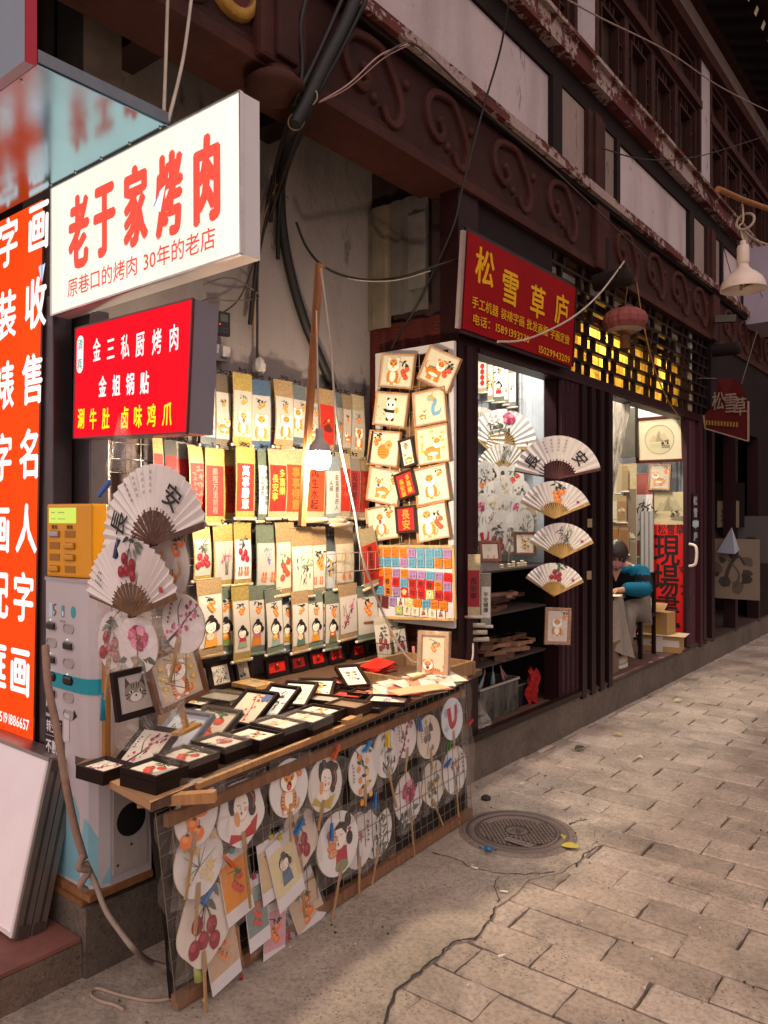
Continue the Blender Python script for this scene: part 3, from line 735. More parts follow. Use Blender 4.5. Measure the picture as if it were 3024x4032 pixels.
# ------------------------------------------------------------------ manhole cover
mc = P(2032, 3283, Z=0)
t = thing('manhole_cover', 'round cast iron manhole cover with raised studs set in the paving', 'manhole cover', (mc.x, mc.y + .01, 0)); t.scale = (.8, .8, 1)
b = MB()
b.lathe([(.30, .002), (.298, .012), (.258, .013), (.252, .006), (.246, .0045), (.246, .004)], '#6a5c55', 'matte', 56)
b.lathe([(.345, .0035), (.30, .008)], '#7d6e64', 'concrete', 56)
b.build('ring', t)
b = MB()
b.lathe([(.244, .002), (.243, .0115), (.226, .0125), (.224, .009), (.002, .009)], '#6e6058', 'matte', 56)
for r0, r1 in ((.226, .232), (.168, .173), (.066, .071)):
    if r0 == .168:
        V = []; F = []
        A = [R(75 + 105*i/20) for i in range(21)]
        for a_ in A: V += [(r0*math.cos(a_), r0*math.sin(a_), .0135), (r1*math.cos(a_), r1*math.sin(a_), .0135)]
        b.add(V, [(2*i, 2*i+1, 2*i+3, 2*i+2) for i in range(20)], '#3f3530')
    else: b.lathe([(r0, .009), (r0, .0145), (r1, .0145), (r1, .009)], '#483d37', 'matte', 48)
b.build('cover', t)
b = MB()
for i in range(-14, 15):
    for j in range(-14, 15):
        x, y = i*.0155, j*.0155
        rr = math.hypot(x, y); a_ = math.degrees(math.atan2(y, x)) % 360
        if rr > .218 or rr < .078: continue
        if rr > .165 and 74 < a_ < 181: continue
        if x > .02 and -.19 < y < -.095 and (i + j) and abs(x - .09) < .10: continue
        k = (i + j) % 2
        T = Matrix.Translation((x, y, .0125)) @ Matrix.Rotation(R(45 if k else -45), 4, 'Z')
        b.cbox((0, 0, 0), (.0125, .005, .007), '#82746a' if k else '#54473f', 'matte', T)
b.build('stud', t)['kind'] = 'stuff'
b = MB()
pc = Pic(b, 0, 0, 1, 0, 'matte', f=lambda x, y, z: (x, z, .0152 - y*.01))
pc.text('污', 0, 0, .085, '#3c322d', bold=.012)
pc2 = Pic(b, .09, -.145, 1, 0, 'matte', f=lambda x, y, z: (x, z, .0152 - y*.01), rot=R(0))
pc2.poly([(-.085, -.026), (.085, -.026), (.085, .026), (-.085, .026)], '#7d6f65'); pc2.text('QT500-7', 0, .002, .04, '#3c322d', bold=.012)
for s_ in (-1, 1): pc2.stroke([(-.088, s_*.03), (.088, s_*.03)], .004, '#3c322d')
b.build('emblem', t)
b = MB(); b.lathe([(.012, .0135), (.0119, .002)], '#120d0c', 'matte', 12, (.19, -.09, 0)); b.lathe([(.0001, .0128), (.014, .0128)], '#0d0908', 'matte', 14, (.19, -.09, 0)); b.build('lifting_hole', t)

# unseen dark block added past the lane's end to stop grazing sky reflections
b = MB(); b.box(-2.2, 9, 27, 29, -.2, 8, '#3a2a26', 'peel'); b.box(1.2, 3.6, 26.9, 27, -.1, 3.2, '#120d0d', 'matte'); b.box(-2.4, 9.3, 26.6, 29.4, 8.001, 8.3, '#2a2626', 'matte')
tag(b.build('lane_end_blocker'), 'unseen dark block added at the lane end to stop sky reflections', 'building')
# ------------------------------------------------------------------ low step on the left
b = MB()
b.box(-6, -2.32, -1.0, 1.338, -.3, .115, '#6d594c', 'concrete')
b.box(-6, -2.325, -1.0, 1.336, .118, .131, '#7d4f45', 'dirty')
for k in range(7): b.box(-6, -2.3235, -.95 + k*.33, -.945 + k*.33, .1305, .1325, '#4d342d', 'matte')
struct(b.build('pavement_step'))

# ================================================================== the building
B = thing('shop_building', 'old two storey timber shop building with peeling maroon beams and lattice windows', 'building', (XF, 5, 0))
inv_b = Vector((-XF, -5, 0))
def part(b, name, parent=None):
    o = b.build(name, parent or B, inv_b if parent is None else (0, 0, 0))
    return o

b = MB(); b.box(-6, XF, 1.34, 24, -.3, .228, '#5e5248', 'concrete')
b.box(-6, XF+.012, 3.6, 24, .229, .243, '#3c2a26', 'dirty')
b.box(XF-.02, XF+.03, 3.62, 5.06, .2435, .275, '#35201d', 'lacquer')
part(b, 'plinth')
b = MB(); b.box(-2.7, -2.32, 1.341, 1.36, .132, .227, '#352a28', 'gloss'); part(b, 'tile')

# grey back wall of the stall nook, and the end wall by the signs
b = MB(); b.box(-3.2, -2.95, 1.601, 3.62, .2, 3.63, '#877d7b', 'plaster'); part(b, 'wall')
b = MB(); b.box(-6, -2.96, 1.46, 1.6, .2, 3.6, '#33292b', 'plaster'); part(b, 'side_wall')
# dark loft over the stall behind the beam
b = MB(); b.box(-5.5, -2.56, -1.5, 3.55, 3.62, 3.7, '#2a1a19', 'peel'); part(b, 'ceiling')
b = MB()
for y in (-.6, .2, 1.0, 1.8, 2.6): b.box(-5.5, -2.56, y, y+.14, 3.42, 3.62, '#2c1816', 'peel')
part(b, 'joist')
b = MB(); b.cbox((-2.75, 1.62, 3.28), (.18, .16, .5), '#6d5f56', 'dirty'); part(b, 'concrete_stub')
# main carved beam, cornice and balcony
b = MB()
b.box(XF-.25, XF, -2, 24, 3.30, 3.785, MAR, 'peel')
b.box(XF-.252, XF+.022, -2, 24, 3.288, 3.345, MARL, 'peel')
b.box(XF-.1, XF+.014, -2, 24, 3.352, 3.375, MAR, 'peel')
part(b, 'beam')
b = MB()
b.box(XF-.2, XF+.075, -2, 24, 3.787, 3.835, '#64332d', 'worn'); b.box(XF-.2, XF+.04, -2, 24, 3.755, 3.789, MARD, 'peel')
b.box(XF-.2, XF+.055, -2, 24, 3.837, 3.872, '#5b2c27', 'worn')
part(b, 'cornice')
b = MB()
b.box(XF-.4, XF+.05, -2, 24, 4.60, 4.73, '#63302b', 'worn'); b.box(XF-.4, XF+.085, -2, 24, 4.732, 4.762, '#6d3a33', 'worn')
b.box(XF-.4, XF-.03, -2, 24, 4.44, 4.598, MARD, 'peel')
part(b, 'balcony_beam')
b = MB(); b.box(XF-.45, XF-.26, -2, 24, 3.79, 6.3, '#2b1917', 'matte'); part(b, 'upper_wall')
piers = [-.35, 2.2, 5.4, 8.3, 11.2, 14.1, 17.0, 19.9]
for yc in piers:
    b = MB(); b.box(XF-.2, XF-.005, yc-.15, yc+.15, 3.874, 4.438, MAR, 'peel'); b.box(XF-.1, XF+.012, yc-.06, yc+.06, 3.876, 4.436, MARL, 'peel'); part(b, 'pier')
    b = MB()
    b.box(XF-.2, XF-.04, yc-.56, yc-.153, 3.874, 4.436, '#8d7c76', 'plaster'); part(b, 'wood_panel'); b = MB(); b.box(XF-.2, XF-.042, yc+.153, yc+.40, 3.874, 4.436, '#83726c', 'plaster'); part(b, 'wood_panel')
    b = MB(); b.box(XF-.2, XF-.012, yc-.70, yc-.563, 3.874, 4.437, MARD, 'peel'); part(b, 'stile'); b = MB(); b.box(XF-.2, XF-.015, yc+.402, yc+.47, 3.874, 4.437, MARD, 'peel'); part(b, 'stile')
    b = MB(); b.box(XF-.2, XF-.03, yc-.30, yc+.02, 4.765, 6.08, '#a89da0', 'plaster')
    b.box(XF-.2, XF-.02, yc+.022, yc+.07, 4.765, 6.08, MARL, 'peel'); b.box(XF-.2, XF-.02, yc-.35, yc-.302, 4.765, 6.08, MAR, 'peel'); part(b, 'upper_pier')
for a_, c_ in zip(piers[:-1], piers[1:]):
    b = MB(); b.box(XF-.2, XF-.05, a_+.472, c_-.702, 3.874, 4.437, '#b3a4a6', 'plaster'); part(b, 'plaster_panel')
    # lattice casements above
    y0, y1 = a_+.08, c_-.36; nw = 4; w = (y1-y0)/nw
    for i in range(nw):
        ya, yb = y0 + i*w, y0 + (i+1)*w
        f = MB(); X0, X1 = XF-.13, XF-.05
        def fr(ya, yb, za, zb, t=.045, x1=X1):
            f.box(X0, x1, ya, ya+t, za, zb, MAR, 'peel'); f.box(X0, x1, yb-t, yb, za, zb, MAR, 'peel')
            f.box(X0, x1, ya+t, yb-t, za, za+t, MAR, 'peel'); f.box(X0, x1, ya+t, yb-t, zb-t, zb, MAR, 'peel')
        fr(ya, yb, 4.766, 5.56)
        fr(ya+.13, yb-.13, 4.90, 5.42, .022, X1-.012)
        for z in (5.05, 5.27):
            f.box(X0, X1-.02, ya+.045, ya+.13, z, z+.018, MAR, 'peel'); f.box(X0, X1-.02, yb-.13, yb-.045, z, z+.018, MAR, 'peel')
        for yy in (ya+.21, (ya+yb)/2, yb-.23):
            f.box(X0, X1-.02, yy, yy+.018, 4.811, 4.90, MAR, 'peel'); f.box(X0, X1-.02, yy, yy+.018, 5.42, 5.515, MAR, 'peel')
        fr(ya, yb, 5.64, 6.07); fr(ya+.1, yb-.1, 5.73, 5.98, .02, X1-.012)
        for yy in (ya+.16, yb-.18): f.box(X0, X1-.02, yy, yy+.016, 5.685, 5.73, MAR, 'peel')
        wo = part(f, 'window')
        pn = MB(); pn.box(XF-.165, XF-.14, ya+.02, yb-.02, 4.78, 5.55, '#3d322d', 'gloss'); pn.box(XF-.165, XF-.14, ya+.02, yb-.02, 5.66, 6.06, '#463a34', 'gloss'); part(pn, 'pane', wo)
    b = MB(); b.box(XF-.2, XF-.01, y0-.06, y1+.06, 5.562, 5.638, MARL, 'peel'); part(b, 'transom')
b = MB(); b.box(XF-.3, XF+.03, -2, 24, 6.082, 6.2, MARL, 'peel'); b.box(XF-.3, XF+.0, -2, 24, 6.202, 6.42, '#80706c', 'plaster'); b.box(XF-.3, XF+.06, -2, 24, 6.422, 6.5, MAR, 'peel'); part(b, 'eave_beam')
b = MB(); b.beam((-3.0, 11, 7.02), (-1.72, 11, 6.52), 26, .05, '#35201d', 'peel', up=(0, 0, 1)); b.beam((-3.0, 11, 7.12), (-1.66, 11, 6.6), 26, .07, '#3a3636', 'matte'); part(b, 'eave')
k = 0
y = 6.2
while y < 14:
    b = MB(); d = Vector((1.22, 0, -.49)).normalized(); e = Vector((-1.86, y, 6.46))
    b.beam(Vector((-2.95, y, 6.9)), e, .075, .075, MARD, 'peel'); b.beam(e + d*.0005, e + d*.004, .07, .07, '#e0d2b4', 'matte')
    part(b, 'rafter'); y += .285
# carved cloud scrolls on the beam
def carving(yc, s=1.0):
    b = MB()
    def T(pts, r):
        q = spline([(XF+.012, yc + a*.26*s, 3.565 + z*.19) for a, z in pts], 5)
        n = len(q); m = 8; V = []; F = []
        for i, p in enumerate(q):
            d = (q[min(i+1, n-1)] - q[max(i-1, 0)]).normalized(); w = Vector((0, -d.z, d.y)) * r
            for kx, kw in ((-.02, 1.2), (.008, 1.05), (.016, .6), (.013, -.4), (.009, -.9), (-.02, -1.2)):
                V.append(p + Vector((kx, 0, 0)) + w * kw)
        for i in range(n-1):
            for k in range(5): F.append((i*6+k, i*6+k+1, i*6+7+k, i*6+6+k))
        F += [tuple(range(6)), tuple(range(n*6-1, n*6-7, -1))]
        b.add(V, F, MARL, 'peel', False)
    T([(.1, .8), (-.25, .78), (-.65, .62), (-.85, .2), (-.72, -.3), (-.4, -.5), (-.2, -.3), (-.3, 0)], .021)
    T([(.1, .8), (.3, .62), (.6, .15), (.78, -.4), (.66, -.85), (.4, -.92), (.22, -.6)], .021)
    for a, z in ((-.02, -.55), (.95, .35), (-.3, .05)):
        b.lathe([(.028, -.01), (.025, .012), (.012, .02), (.0005, .021)], MARL, 'peel', 10, (XF+.002, yc+a*.26*s, 3.565+z*.19), axis='x')
    part(b, 'carving')
for i_, yc in enumerate((2.80, 3.42, 4.12, 4.80, 5.95, 6.6, 7.25, 7.85, 8.9, 9.5, 10.1, 10.7, .3, .95, 1.6)): carving(yc, (1, .92, 1.06, .96)[i_ % 4])
# corner post with its turned drop
b = MB()
b.box(XF-.12, XF+.06, 2.04, 2.30, 3.30, 3.75, MARL, 'peel', bev=.02); b.box(XF-.06, XF+.085, 2.11, 2.23, 3.32, 3.74, MAR, 'peel', bev=.015)
b.lathe([(.001, 3.185), (.06, 3.19), (.115, 3.215), (.125, 3.245), (.10, 3.27), (.07, 3.285), (.075, 3.30)], '#4a2a20', 'peel', 18, (XF, 2.17, 0)); part(b, 'hanging_post')
for yc in (5.4, 8.3, 11.2):
    b = MB(); b.box(XF-.1, XF+.05, yc-.11, yc+.11, 3.29, 3.752, MARL, 'peel', bev=.015); part(b, 'beam_post')
    b = MB(); b.lathe([(.001, -.06), (.055, -.06), (.06, -.04), (.06, .0), (.06, .3)], '#1f1413', 'peel', 16, (XF+.0, yc+.05, 3.24)); b.lathe([(.0005, .26), (.06, .255), (.066, .23), (.062, .0)], '#1f1413', 'peel', 16, (XF+.05, yc-.16, 3.16), axis='x'); part(b, 'beam_end')
b = MB(); b.lathe([(.13, -.02), (.12, .02), (.085, .03), (.08, .015), (.0005, .015)], ['#b98a3a', '#c79a48', '#8a5f28', '#5a2420'], 'peel', 22, (XF+.005, 1.945, 3.53), axis='x'); part(b, 'gold_boss')

# side wall of the nook: folding steel shutter under grey sheeting
def corrug(b, o, ux, W, z0, z1, pitch, depth, colr, mat, nrm, slits=True):
    o, ux, nrm = Vector(o), Vector(ux), Vector(nrm)
    n = max(1, round(W / pitch)); pt = W / n
    for i in range(n):
        for (a, c, dd) in ((0, .14, 0), (.14, .22, None), (.22, .78, depth), (.78, .86, None), (.86, 1, 0)):
            d0, d1 = (dd, dd) if dd is not None else ((0, depth) if a < .5 else (depth, 0))
            q = [o + ux*pt*(i+a) + nrm*d0, o + ux*pt*(i+c) + nrm*d1]
            b.add([q[0]+Vector((0, 0, z0)), q[1]+Vector((0, 0, z0)), q[1]+Vector((0, 0, z1)), q[0]+Vector((0, 0, z1))], [(0, 1, 2, 3)], colr, mat)
        if slits:
            z = z0 + .03; kk = 0
            while z < z1 - .03:
                w = pt * (.10 + .14 * abs(math.sin(kk * .22)))
                c0 = o + ux*pt*(i+.5) + nrm*(depth)
                b.add([c0 - ux*w + Vector((0, 0, z)), c0 + ux*w + Vector((0, 0, z)), c0 + ux*w + nrm*.004 + Vector((0, 0, z+.008)), c0 - ux*w + nrm*.004 + Vector((0, 0, z+.008)), c0 + ux*w + Vector((0, 0, z+.011)), c0 - ux*w + Vector((0, 0, z+.011))], [(0, 1, 2, 3), (3, 2, 4, 5)], colr, mat)
                z += .02; kk += 1
b = MB(); corrug(b, (-2.95, 3.56, 0), (1, 0, 0), .57, .23, 2.62, .14, .02, '#5e2723', 'lacquer', (0, -1, 0)); b.box(-2.95, -2.43, 3.58, 3.62, .23, 3.7, '#2c1816', 'matte'); part(b, 'shutter')
b = MB(); corrug(b, (-2.94, 3.535, 0), (1, 0, 0), .17, 2.60, 3.32, .17, .012, '#665a4b', 'dirty', (0, -1, 0), False); corrug(b, (-2.77, 3.53, 0), (1, 0, 0), .27, 2.66, 3.32, .09, .012, '#524c48', 'dirty', (0, -1, 0), False); b.box(-2.62, -2.5, 3.50, 3.512, 2.78, 3.2, '#5a5450', 'dirty'); part(b, 'metal_sheet')
b = MB(); b.box(-2.42, XF+.0, 3.53, 3.735, .244, 3.286, '#35171a', 'lacquer'); b.box(-2.40, XF+.012, 3.60, 3.66, .245, 2.44, '#42202a', 'lacquer'); part(b, 'door_post')
b = MB(); b.box(-2.42, XF, 3.736, 8.2, 2.42, 2.50, '#3a1a1c', 'lacquer'); b.box(-2.36, XF+.012, 3.736, 8.2, 2.425, 2.445, '#4a262a', 'lacquer'); part(b, 'lintel')
# yellow lit brick lattice over the doors
b = MB(); Xa, Xb = XF-.06, XF-.02
zs = [2.501, 2.60, 2.70, 2.80, 2.90, 3.0, 3.10, 3.2, 3.286]
for z in zs[1:]: b.box(Xa, Xb, 4.7, 8.2, z-.010, z+.010, '#2a1517', 'lacquer')
for r_ in range(len(zs)-1):
    y = 3.8 + (r_ % 2) * .14 + (r_ % 3) * .05; long_ = r_ % 2
    while y < 4.72: y += .30 if long_ else .15; long_ = not long_
    while y < 8.15:
        b.box(Xa+.001, Xb-.001, y-.013, y+.013, zs[r_]+.010, zs[r_+1]-.010, '#2a1517', 'lacquer'); y += .30 if long_ else .15; long_ = not long_
part(b, 'lattice')
b = MB(); b.box(Xa, Xb, 3.736, 4.70, 2.501, 3.286, '#1f1112', 'peel'); part(b, 'unlit_lattice_board')  # dark board added in place of the unlit lattice beside the sign
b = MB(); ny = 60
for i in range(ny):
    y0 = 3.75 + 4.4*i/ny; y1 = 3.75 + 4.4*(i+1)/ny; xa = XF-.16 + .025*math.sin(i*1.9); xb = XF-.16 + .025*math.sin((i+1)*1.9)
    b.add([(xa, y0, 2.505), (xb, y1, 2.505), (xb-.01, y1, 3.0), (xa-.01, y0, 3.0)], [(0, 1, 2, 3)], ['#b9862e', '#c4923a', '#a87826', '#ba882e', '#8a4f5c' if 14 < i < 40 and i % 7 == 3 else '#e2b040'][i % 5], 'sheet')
b.box(XF-.19, XF-.18, 3.75, 8.15, 3.001, 3.285, '#4a3214', 'sheet'); part(b, 'yellow_lining')  # upper band in darker brown, painting in the dimmer light under the beam
# window bay / door bay
b = MB(); corrug(b, (XF-.02, 4.79, 0), (0, 1, 0), .30, .244, 2.42, .075, .02, '#4a2430', 'lacquer', (1, 0, 0)); b.box(-2.42, XF-.03, 4.78, 5.09, .244, 2.42, '#35191c', 'lacquer'); part(b, 'folding_shutter')
b = MB()
for i in range(7): b.box(-2.44, XF+.02 - (i % 2)*.03, 5.092+i*.078, 5.165+i*.078, .21, 2.42, '#2e161b', 'lacquer')
part(b, 'folding_door')
b = MB(); b.box(-2.335, XF+.0, 7.47, 7.55, .244, 2.42, '#4a2430', 'lacquer'); part(b, 'door_jamb')
b = MB(); corrug(b, (XF-.03, 7.56, 0), (0, 1, 0), .26, .21, 2.42, .26, .02, '#6a3c48', 'lacquer', (1, 0, 0)); b.box(-2.44, XF-.04, 7.78, 8.2, .21, 2.42, '#35191f', 'lacquer'); b.box(-2.345, XF-.04, 7.552, 7.779, .21, 2.42, '#35191f', 'lacquer'); b.box(XF-.03, XF+.02, 7.83, 7.9, .21, 2.42, '#5a2c38', 'lacquer'); b.box(XF-.03, XF+.0, 8.0, 8.1, .21, 2.42, '#40202a', 'lacquer'); part(b, 'folding_door')
b = MB(); b.tube(spline([(XF+.01, 7.50, 1.02), (XF+.07, 7.50, 1.05), (XF+.075, 7.50, 1.2), (XF+.01, 7.50, 1.23)]), .014, '#cfc2b4', 'gloss'); part(b, 'door_handle')
# interiors
b = MB()
b.box(-3.92, -3.86, 3.55, 8.0, .23, 3.3, '#8f949c', 'matte')
corrug(b, (-3.86, 5.20, 0), (1, 0, 0), 1.42, .24, 3.28, .16, .012, '#b9c0c8', 'matte', (0, -1, 0), False); b.box(-3.86, -2.44, 5.21, 5.25, .24, 3.28, '#9aa0a8', 'matte')
corrug(b, (-3.86, 7.72, 0), (1, 0, 0), 1.42, .24, 3.28, .16, .012, '#a6abb2', 'matte', (0, -1, 0), False); b.box(-3.86, -2.345, 7.73, 7.77, .24, 3.28, '#8b8f96', 'matte')
b.box(-3.86, -2.43, 3.62, 8.2, 3.2, 3.25, '#b5aea6', 'matte'); part(b, 'inner_wall')
b = MB(); b.box(-3.86, -2.3, 3.6, 8.2, .244, .25, '#5c4038', 'dirty'); part(b, 'floor')
# dark neighbour shop
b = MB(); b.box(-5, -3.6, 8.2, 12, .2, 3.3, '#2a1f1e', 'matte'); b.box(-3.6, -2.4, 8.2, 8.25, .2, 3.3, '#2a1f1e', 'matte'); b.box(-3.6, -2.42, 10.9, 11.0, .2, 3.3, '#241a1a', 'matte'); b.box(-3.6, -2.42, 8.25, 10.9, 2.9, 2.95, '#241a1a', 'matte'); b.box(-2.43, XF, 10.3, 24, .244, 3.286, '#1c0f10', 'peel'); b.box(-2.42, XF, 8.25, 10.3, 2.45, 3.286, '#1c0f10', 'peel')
part(b, 'dark_shop_wall')
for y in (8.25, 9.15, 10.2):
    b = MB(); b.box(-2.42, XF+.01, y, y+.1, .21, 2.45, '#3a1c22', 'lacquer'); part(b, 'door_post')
# shop lamps and the neighbours' bulbs (real lamps under the ceilings)
def ceiling_lamp(x, y, z, L, power, col_, lab):
    t = thing('ceiling_lamp', lab, 'lamp', (x, y, z))
    b = MB(); b.box(-.035, .035, -L/2, L/2, .012, .04, '#d8d4cc', 'gloss'); b.build('housing', t)
    b = MB(); b.box(-.018, .018, -L/2+.01, L/2-.01, 0, .011, '#fff4e0', 'tubelight'); b.build('tube', t)
    o = lamp('shop_tube_light', (x, y, z-.02), power, .1, col_, 'AREA', (.06, L), (0, 0, 0))
ceiling_lamp(-2.72, 4.35, 3.10, .9, 44, (1, .93, .82), 'fluorescent tube lamp under the ceiling inside the shop window bay')
ceiling_lamp(-2.72, 7.3, 3.05, .5, 26, (1, .88, .7), 'short tube lamp over the far end of the doorway bay')
ceiling_lamp(-2.72, 6.0, 3.10, .9, 60, (1, .90, .74), 'fluorescent tube lamp under the ceiling inside the doorway bay')
# ================================================================== signs on the left
class Quad:
    """a flat rectangle-like face given by its four corners (TL, TR, BR, BL); maps metres (x from left, z from bottom) onto it"""
    def __init__(s, tl, tr, br, bl):
        s.c = [Vector(q) for q in (tl, tr, br, bl)]
        s.w = ((s.c[1]-s.c[0]).length + (s.c[2]-s.c[3]).length) / 2
        s.h = ((s.c[0]-s.c[3]).length + (s.c[1]-s.c[2]).length) / 2
        s.n = (s.c[1]-s.c[3]).cross(s.c[0]-s.c[3]).normalized() * -1
        s.o = sum(s.c, Vector()) / 4
    def __call__(s, x, y, z):
        a, b = x / s.w, z / s.h
        top = s.c[0].lerp(s.c[1], a); bot = s.c[3].lerp(s.c[2], a)
        return bot.lerp(top, b) + s.n * (-y) - s.o
    def slab(s, b, t, col_, mat, back=None):
        f = [q - s.o for q in s.c]; k = [q - s.n * t for q in f]
        b.add(f + k, [(3, 2, 1, 0), (4, 5, 6, 7), (0, 1, 5, 4), (1, 2, 6, 5), (2, 3, 7, 6), (3, 0, 4, 7)], col_, mat)
def fix(q):
    # make the face normal look at the camera
    if q.n.dot(Vector((0, 0, 1.5)) - q.o) < 0: q.n *= -1
    return q

# white light box
YW = 1.40
q = fix(Quad(P(205, 743, Y=YW), P(950, 361, Y=YW), P(953, 1000, Y=YW), P(206, 1243, Y=YW)))
t = thing('light_box_sign', 'long white light box sign with big red characters over the stall', 'sign', q.o)
b = MB(); q2 = Quad(*[c - q.n * .004 for c in q.c]); q2.n, q2.o = q.n, q.o; q2.slab(b, .062, '#c9c4c6', 'gloss'); 
for i, j in ((0, 1), (1, 2), (2, 3), (3, 0)): b.beam(q.c[i]-q.o+q.n*.001, q.c[j]-q.o+q.n*.001, .012, .006, '#d8d4d2', 'metal')
b.build('box', t)
b = MB(); q3 = Quad(*q.c); q3.n, q3.o = q.n, q.o; f = [c - q.o + q.n*.003 for c in q.c]
b.add(f, [(0, 1, 2, 3)], (.88, .82, .70), 'emit')
p = Pic(b, 0, 0, 1, -.0045, 'emit', f=q)
RED = (.80, .085, .055)
def onq(q, x, y, **k):
    d = Q(x, y, n=q.n, p=q.o) - q.c[3]; ex = (q.c[2]-q.c[3]).normalized(); ez = (q.c[0]-q.c[3]).normalized()
    return d.dot(ex), d.dot(ez)
for ch, x, y in (('老', 173, 503), ('于', 229, 473), ('家', 297, 447), ('烤', 371, 422), ('肉', 453, 388)):
    a, z = onq(q, x, y); p.text(ch, a, z, .262, RED, wx=.47, bold=.042)
a0, z0 = onq(q, 150, 618); a1, z1 = onq(q, 478, 524)
p.text('原巷口的烤肉 30年的老店', (a0+a1)/2, (z0+z1)/2, .068, RED, wx=(a1-a0)/.068/11.6, bold=.012)
a, z = onq(q, 352, 430); p.poly([(a-.03, z-.02), (a+.005, z-.045), (a+.03, z+.03), (a+.005, z+.02)], (1, .95, .88)); p.stroke([(a-.028, z-.02), (a+.0, z+.012)], .006, '#8a8fb8')
b.build('face', t)

# red light box below it
dL, dR = 2.762, 2.26
def at_depth(u, v, d): return (FW*FPX + RT*(u-CX) + Vector((0, 0, HZ-v))) * (d/FPX) + Vector((0, 0, CAMH))
q = fix(Quad(at_depth(301, 1294, dL), at_depth(762, 1176, dR), at_depth(738, 1704, dR), at_depth(293, 1726, dL)))
t = thing('light_box_sign', 'red light box sign with white and yellow characters under the white sign', 'sign', q.o)
b = MB(); q2 = Quad(*[c - q.n * .004 for c in q.c]); q2.n, q2.o = q.n, q.o; q2.slab(b, .085, '#77707a', 'gloss')
for i, j in ((0, 1), (1, 2), (2, 3), (3, 0)): b.beam(q.c[i]-q.o+q.n*.001, q.c[j]-q.o+q.n*.001, .008, .006, '#5b1418', 'gloss')
b.build('box', t)
b = MB(); b.add([c - q.o + q.n*.003 for c in q.c], [(0, 1, 2, 3)], (.80, .008, .018), 'emit')
p = Pic(b, 0, 0, 1, -.0045, 'emit', f=q)
WH, YL = (1, .90, .86), (.95, .80, .02)
for ch, x, y in (('金', 214, 752), ('三', 245, 747), ('私', 277, 740), ('厨', 310, 733), ('烤', 347, 725), ('肉', 385, 714)):
    a, z = onq(q, x, y); p.text(ch, a, z, .085, WH, wx=.66, bold=.018, rot=.05)
for ch, x, y in (('金', 229, 831), ('姐', 260, 826), ('锅', 291, 821), ('贴', 323, 816)):
    a, z = onq(q, x, y); p.text(ch, a, z, .075, WH, wx=.72, bold=.03)
for ch, x, y in (('涮', 183, 903), ('牛', 210, 902), ('肚', 239, 899), ('卤', 281, 895), ('味', 311, 890), ('鸡', 342, 886), ('爪', 377, 880)):
    a, z = onq(q, x, y); p.text(ch, a, z, .076, YL, wx=.7, bold=.025)
a, z = onq(q, 186, 765)
p.poly([(a+.024*math.cos(s_)*1.0, z + (.042 if math.sin(s_) > 0 else -.042) + .024*math.sin(s_)) for s_ in [2*math.pi*i/24 for i in range(24)]], (1, .93, .88))
p.text('清', a, z+.034, .042, (.05, .30, .22), bold=.012); p.text('真', a, z-.034, .042, (.05, .30, .22), bold=.012)
b.build('face', t)

# tall orange light box
YO = 1.42
q = fix(Quad(P(-420, 1010, Y=YO), P(178, 784, Y=YO), P(136, 3010, Y=YO), P(-462, 2700, Y=YO)))
tl = q.c[1] + Vector((-1.2, 0, 0)); q = fix(Quad(tl, q.c[1], q.c[2], q.c[2] + Vector((-1.2, 0, 0))))
t = thing('light_box_sign', 'tall orange light box sign with two columns of white characters', 'sign', q.o)
b = MB(); q2 = Quad(*[c - q.n * .004 for c in q.c]); q2.n, q2.o = q.n, q.o; q2.slab(b, .07, '#3a2f30', 'gloss'); 
b.beam(q.c[1]-q.o, q.c[2]-q.o, .01, .012, '#55302c', 'metal'); b.build('box', t)
b = MB(); b.add([c - q.o + q.n*.003 for c in q.c], [(0, 1, 2, 3)], (.92, .060, .008), 'emit')
p = Pic(b, 0, 0, 1, -.0045, 'emit', f=q)
for ch, x, y in (('画', 64, 522), ('收', 61, 685), ('售', 59, 846), ('名', 56, 1005), ('人', 52, 1165), ('字', 49, 1312), ('画', 45, 1470), ('字', 4, 552), ('装', 3, 705), ('裱', 2, 855), ('字', 1, 1008), ('画', 0, 1160), ('配', -1, 1300), ('框', -2, 1452)):
    a, z = onq(q, x, y); p.text(ch, a, z, .195, (1, .90, .84), wx=.84, bold=.03)
a, z = onq(q, 6, 1581); a1, z1 = onq(q, 74, 1604)
p.text('15191886657', a1-.135, z1+.022, .056, (1, .9, .84), wx=.85, bold=.02)
a, z = onq(q, 80, 622)
for i, c_ in enumerate(((.55, .62, .8), (.3, .42, .75), (.7, .75, .9))): p.poly([(a-.024+i*.016, z+.02), (a-.008+i*.016, z+.026), (a-.002+i*.003, z-.04)], c_)
b.build('face', t)

# steel soffit and fascia of the next stall's canopy
ZS = 2.665; XE = -1.945
t = thing('stall_canopy', 'grey steel canopy with mirror-like soffit and red edge strip over the orange sign', 'canopy', (XE, 1.2, ZS))
b = MB(); b.box(-3, 0, -.205, .196, 0, .006, '#8db4c2', 'mirror'); b.build('soffit', t)
b = MB(); b.box(-3, 0, -.235, -.207, -.0, 1.0, '#98a3b4', 'gloss'); b.build('fascia', t)
b = MB(); b.box(.0005, .004, -.236, -.2055, -.004, 1.0, '#a3122c', 'gloss'); b.build('edge_strip', t)
b = MB(); b.box(-.012, .006, -.204, .196, .0065, .04, '#6f757e', 'metal'); b.build('flashing', t)
b = MB()
for k in range(5): b.lathe([(.0004, -.004), (.004, -.003), (.0045, .0)], '#d0d4d6', 'metal', 8, (-.02 - k*.16, .185, -.001)); b.lathe([(.0004, -.004), (.004, -.003), (.0045, .0)], '#d0d4d6', 'metal', 8, (-.1 - k*.2, -.195, -.001))
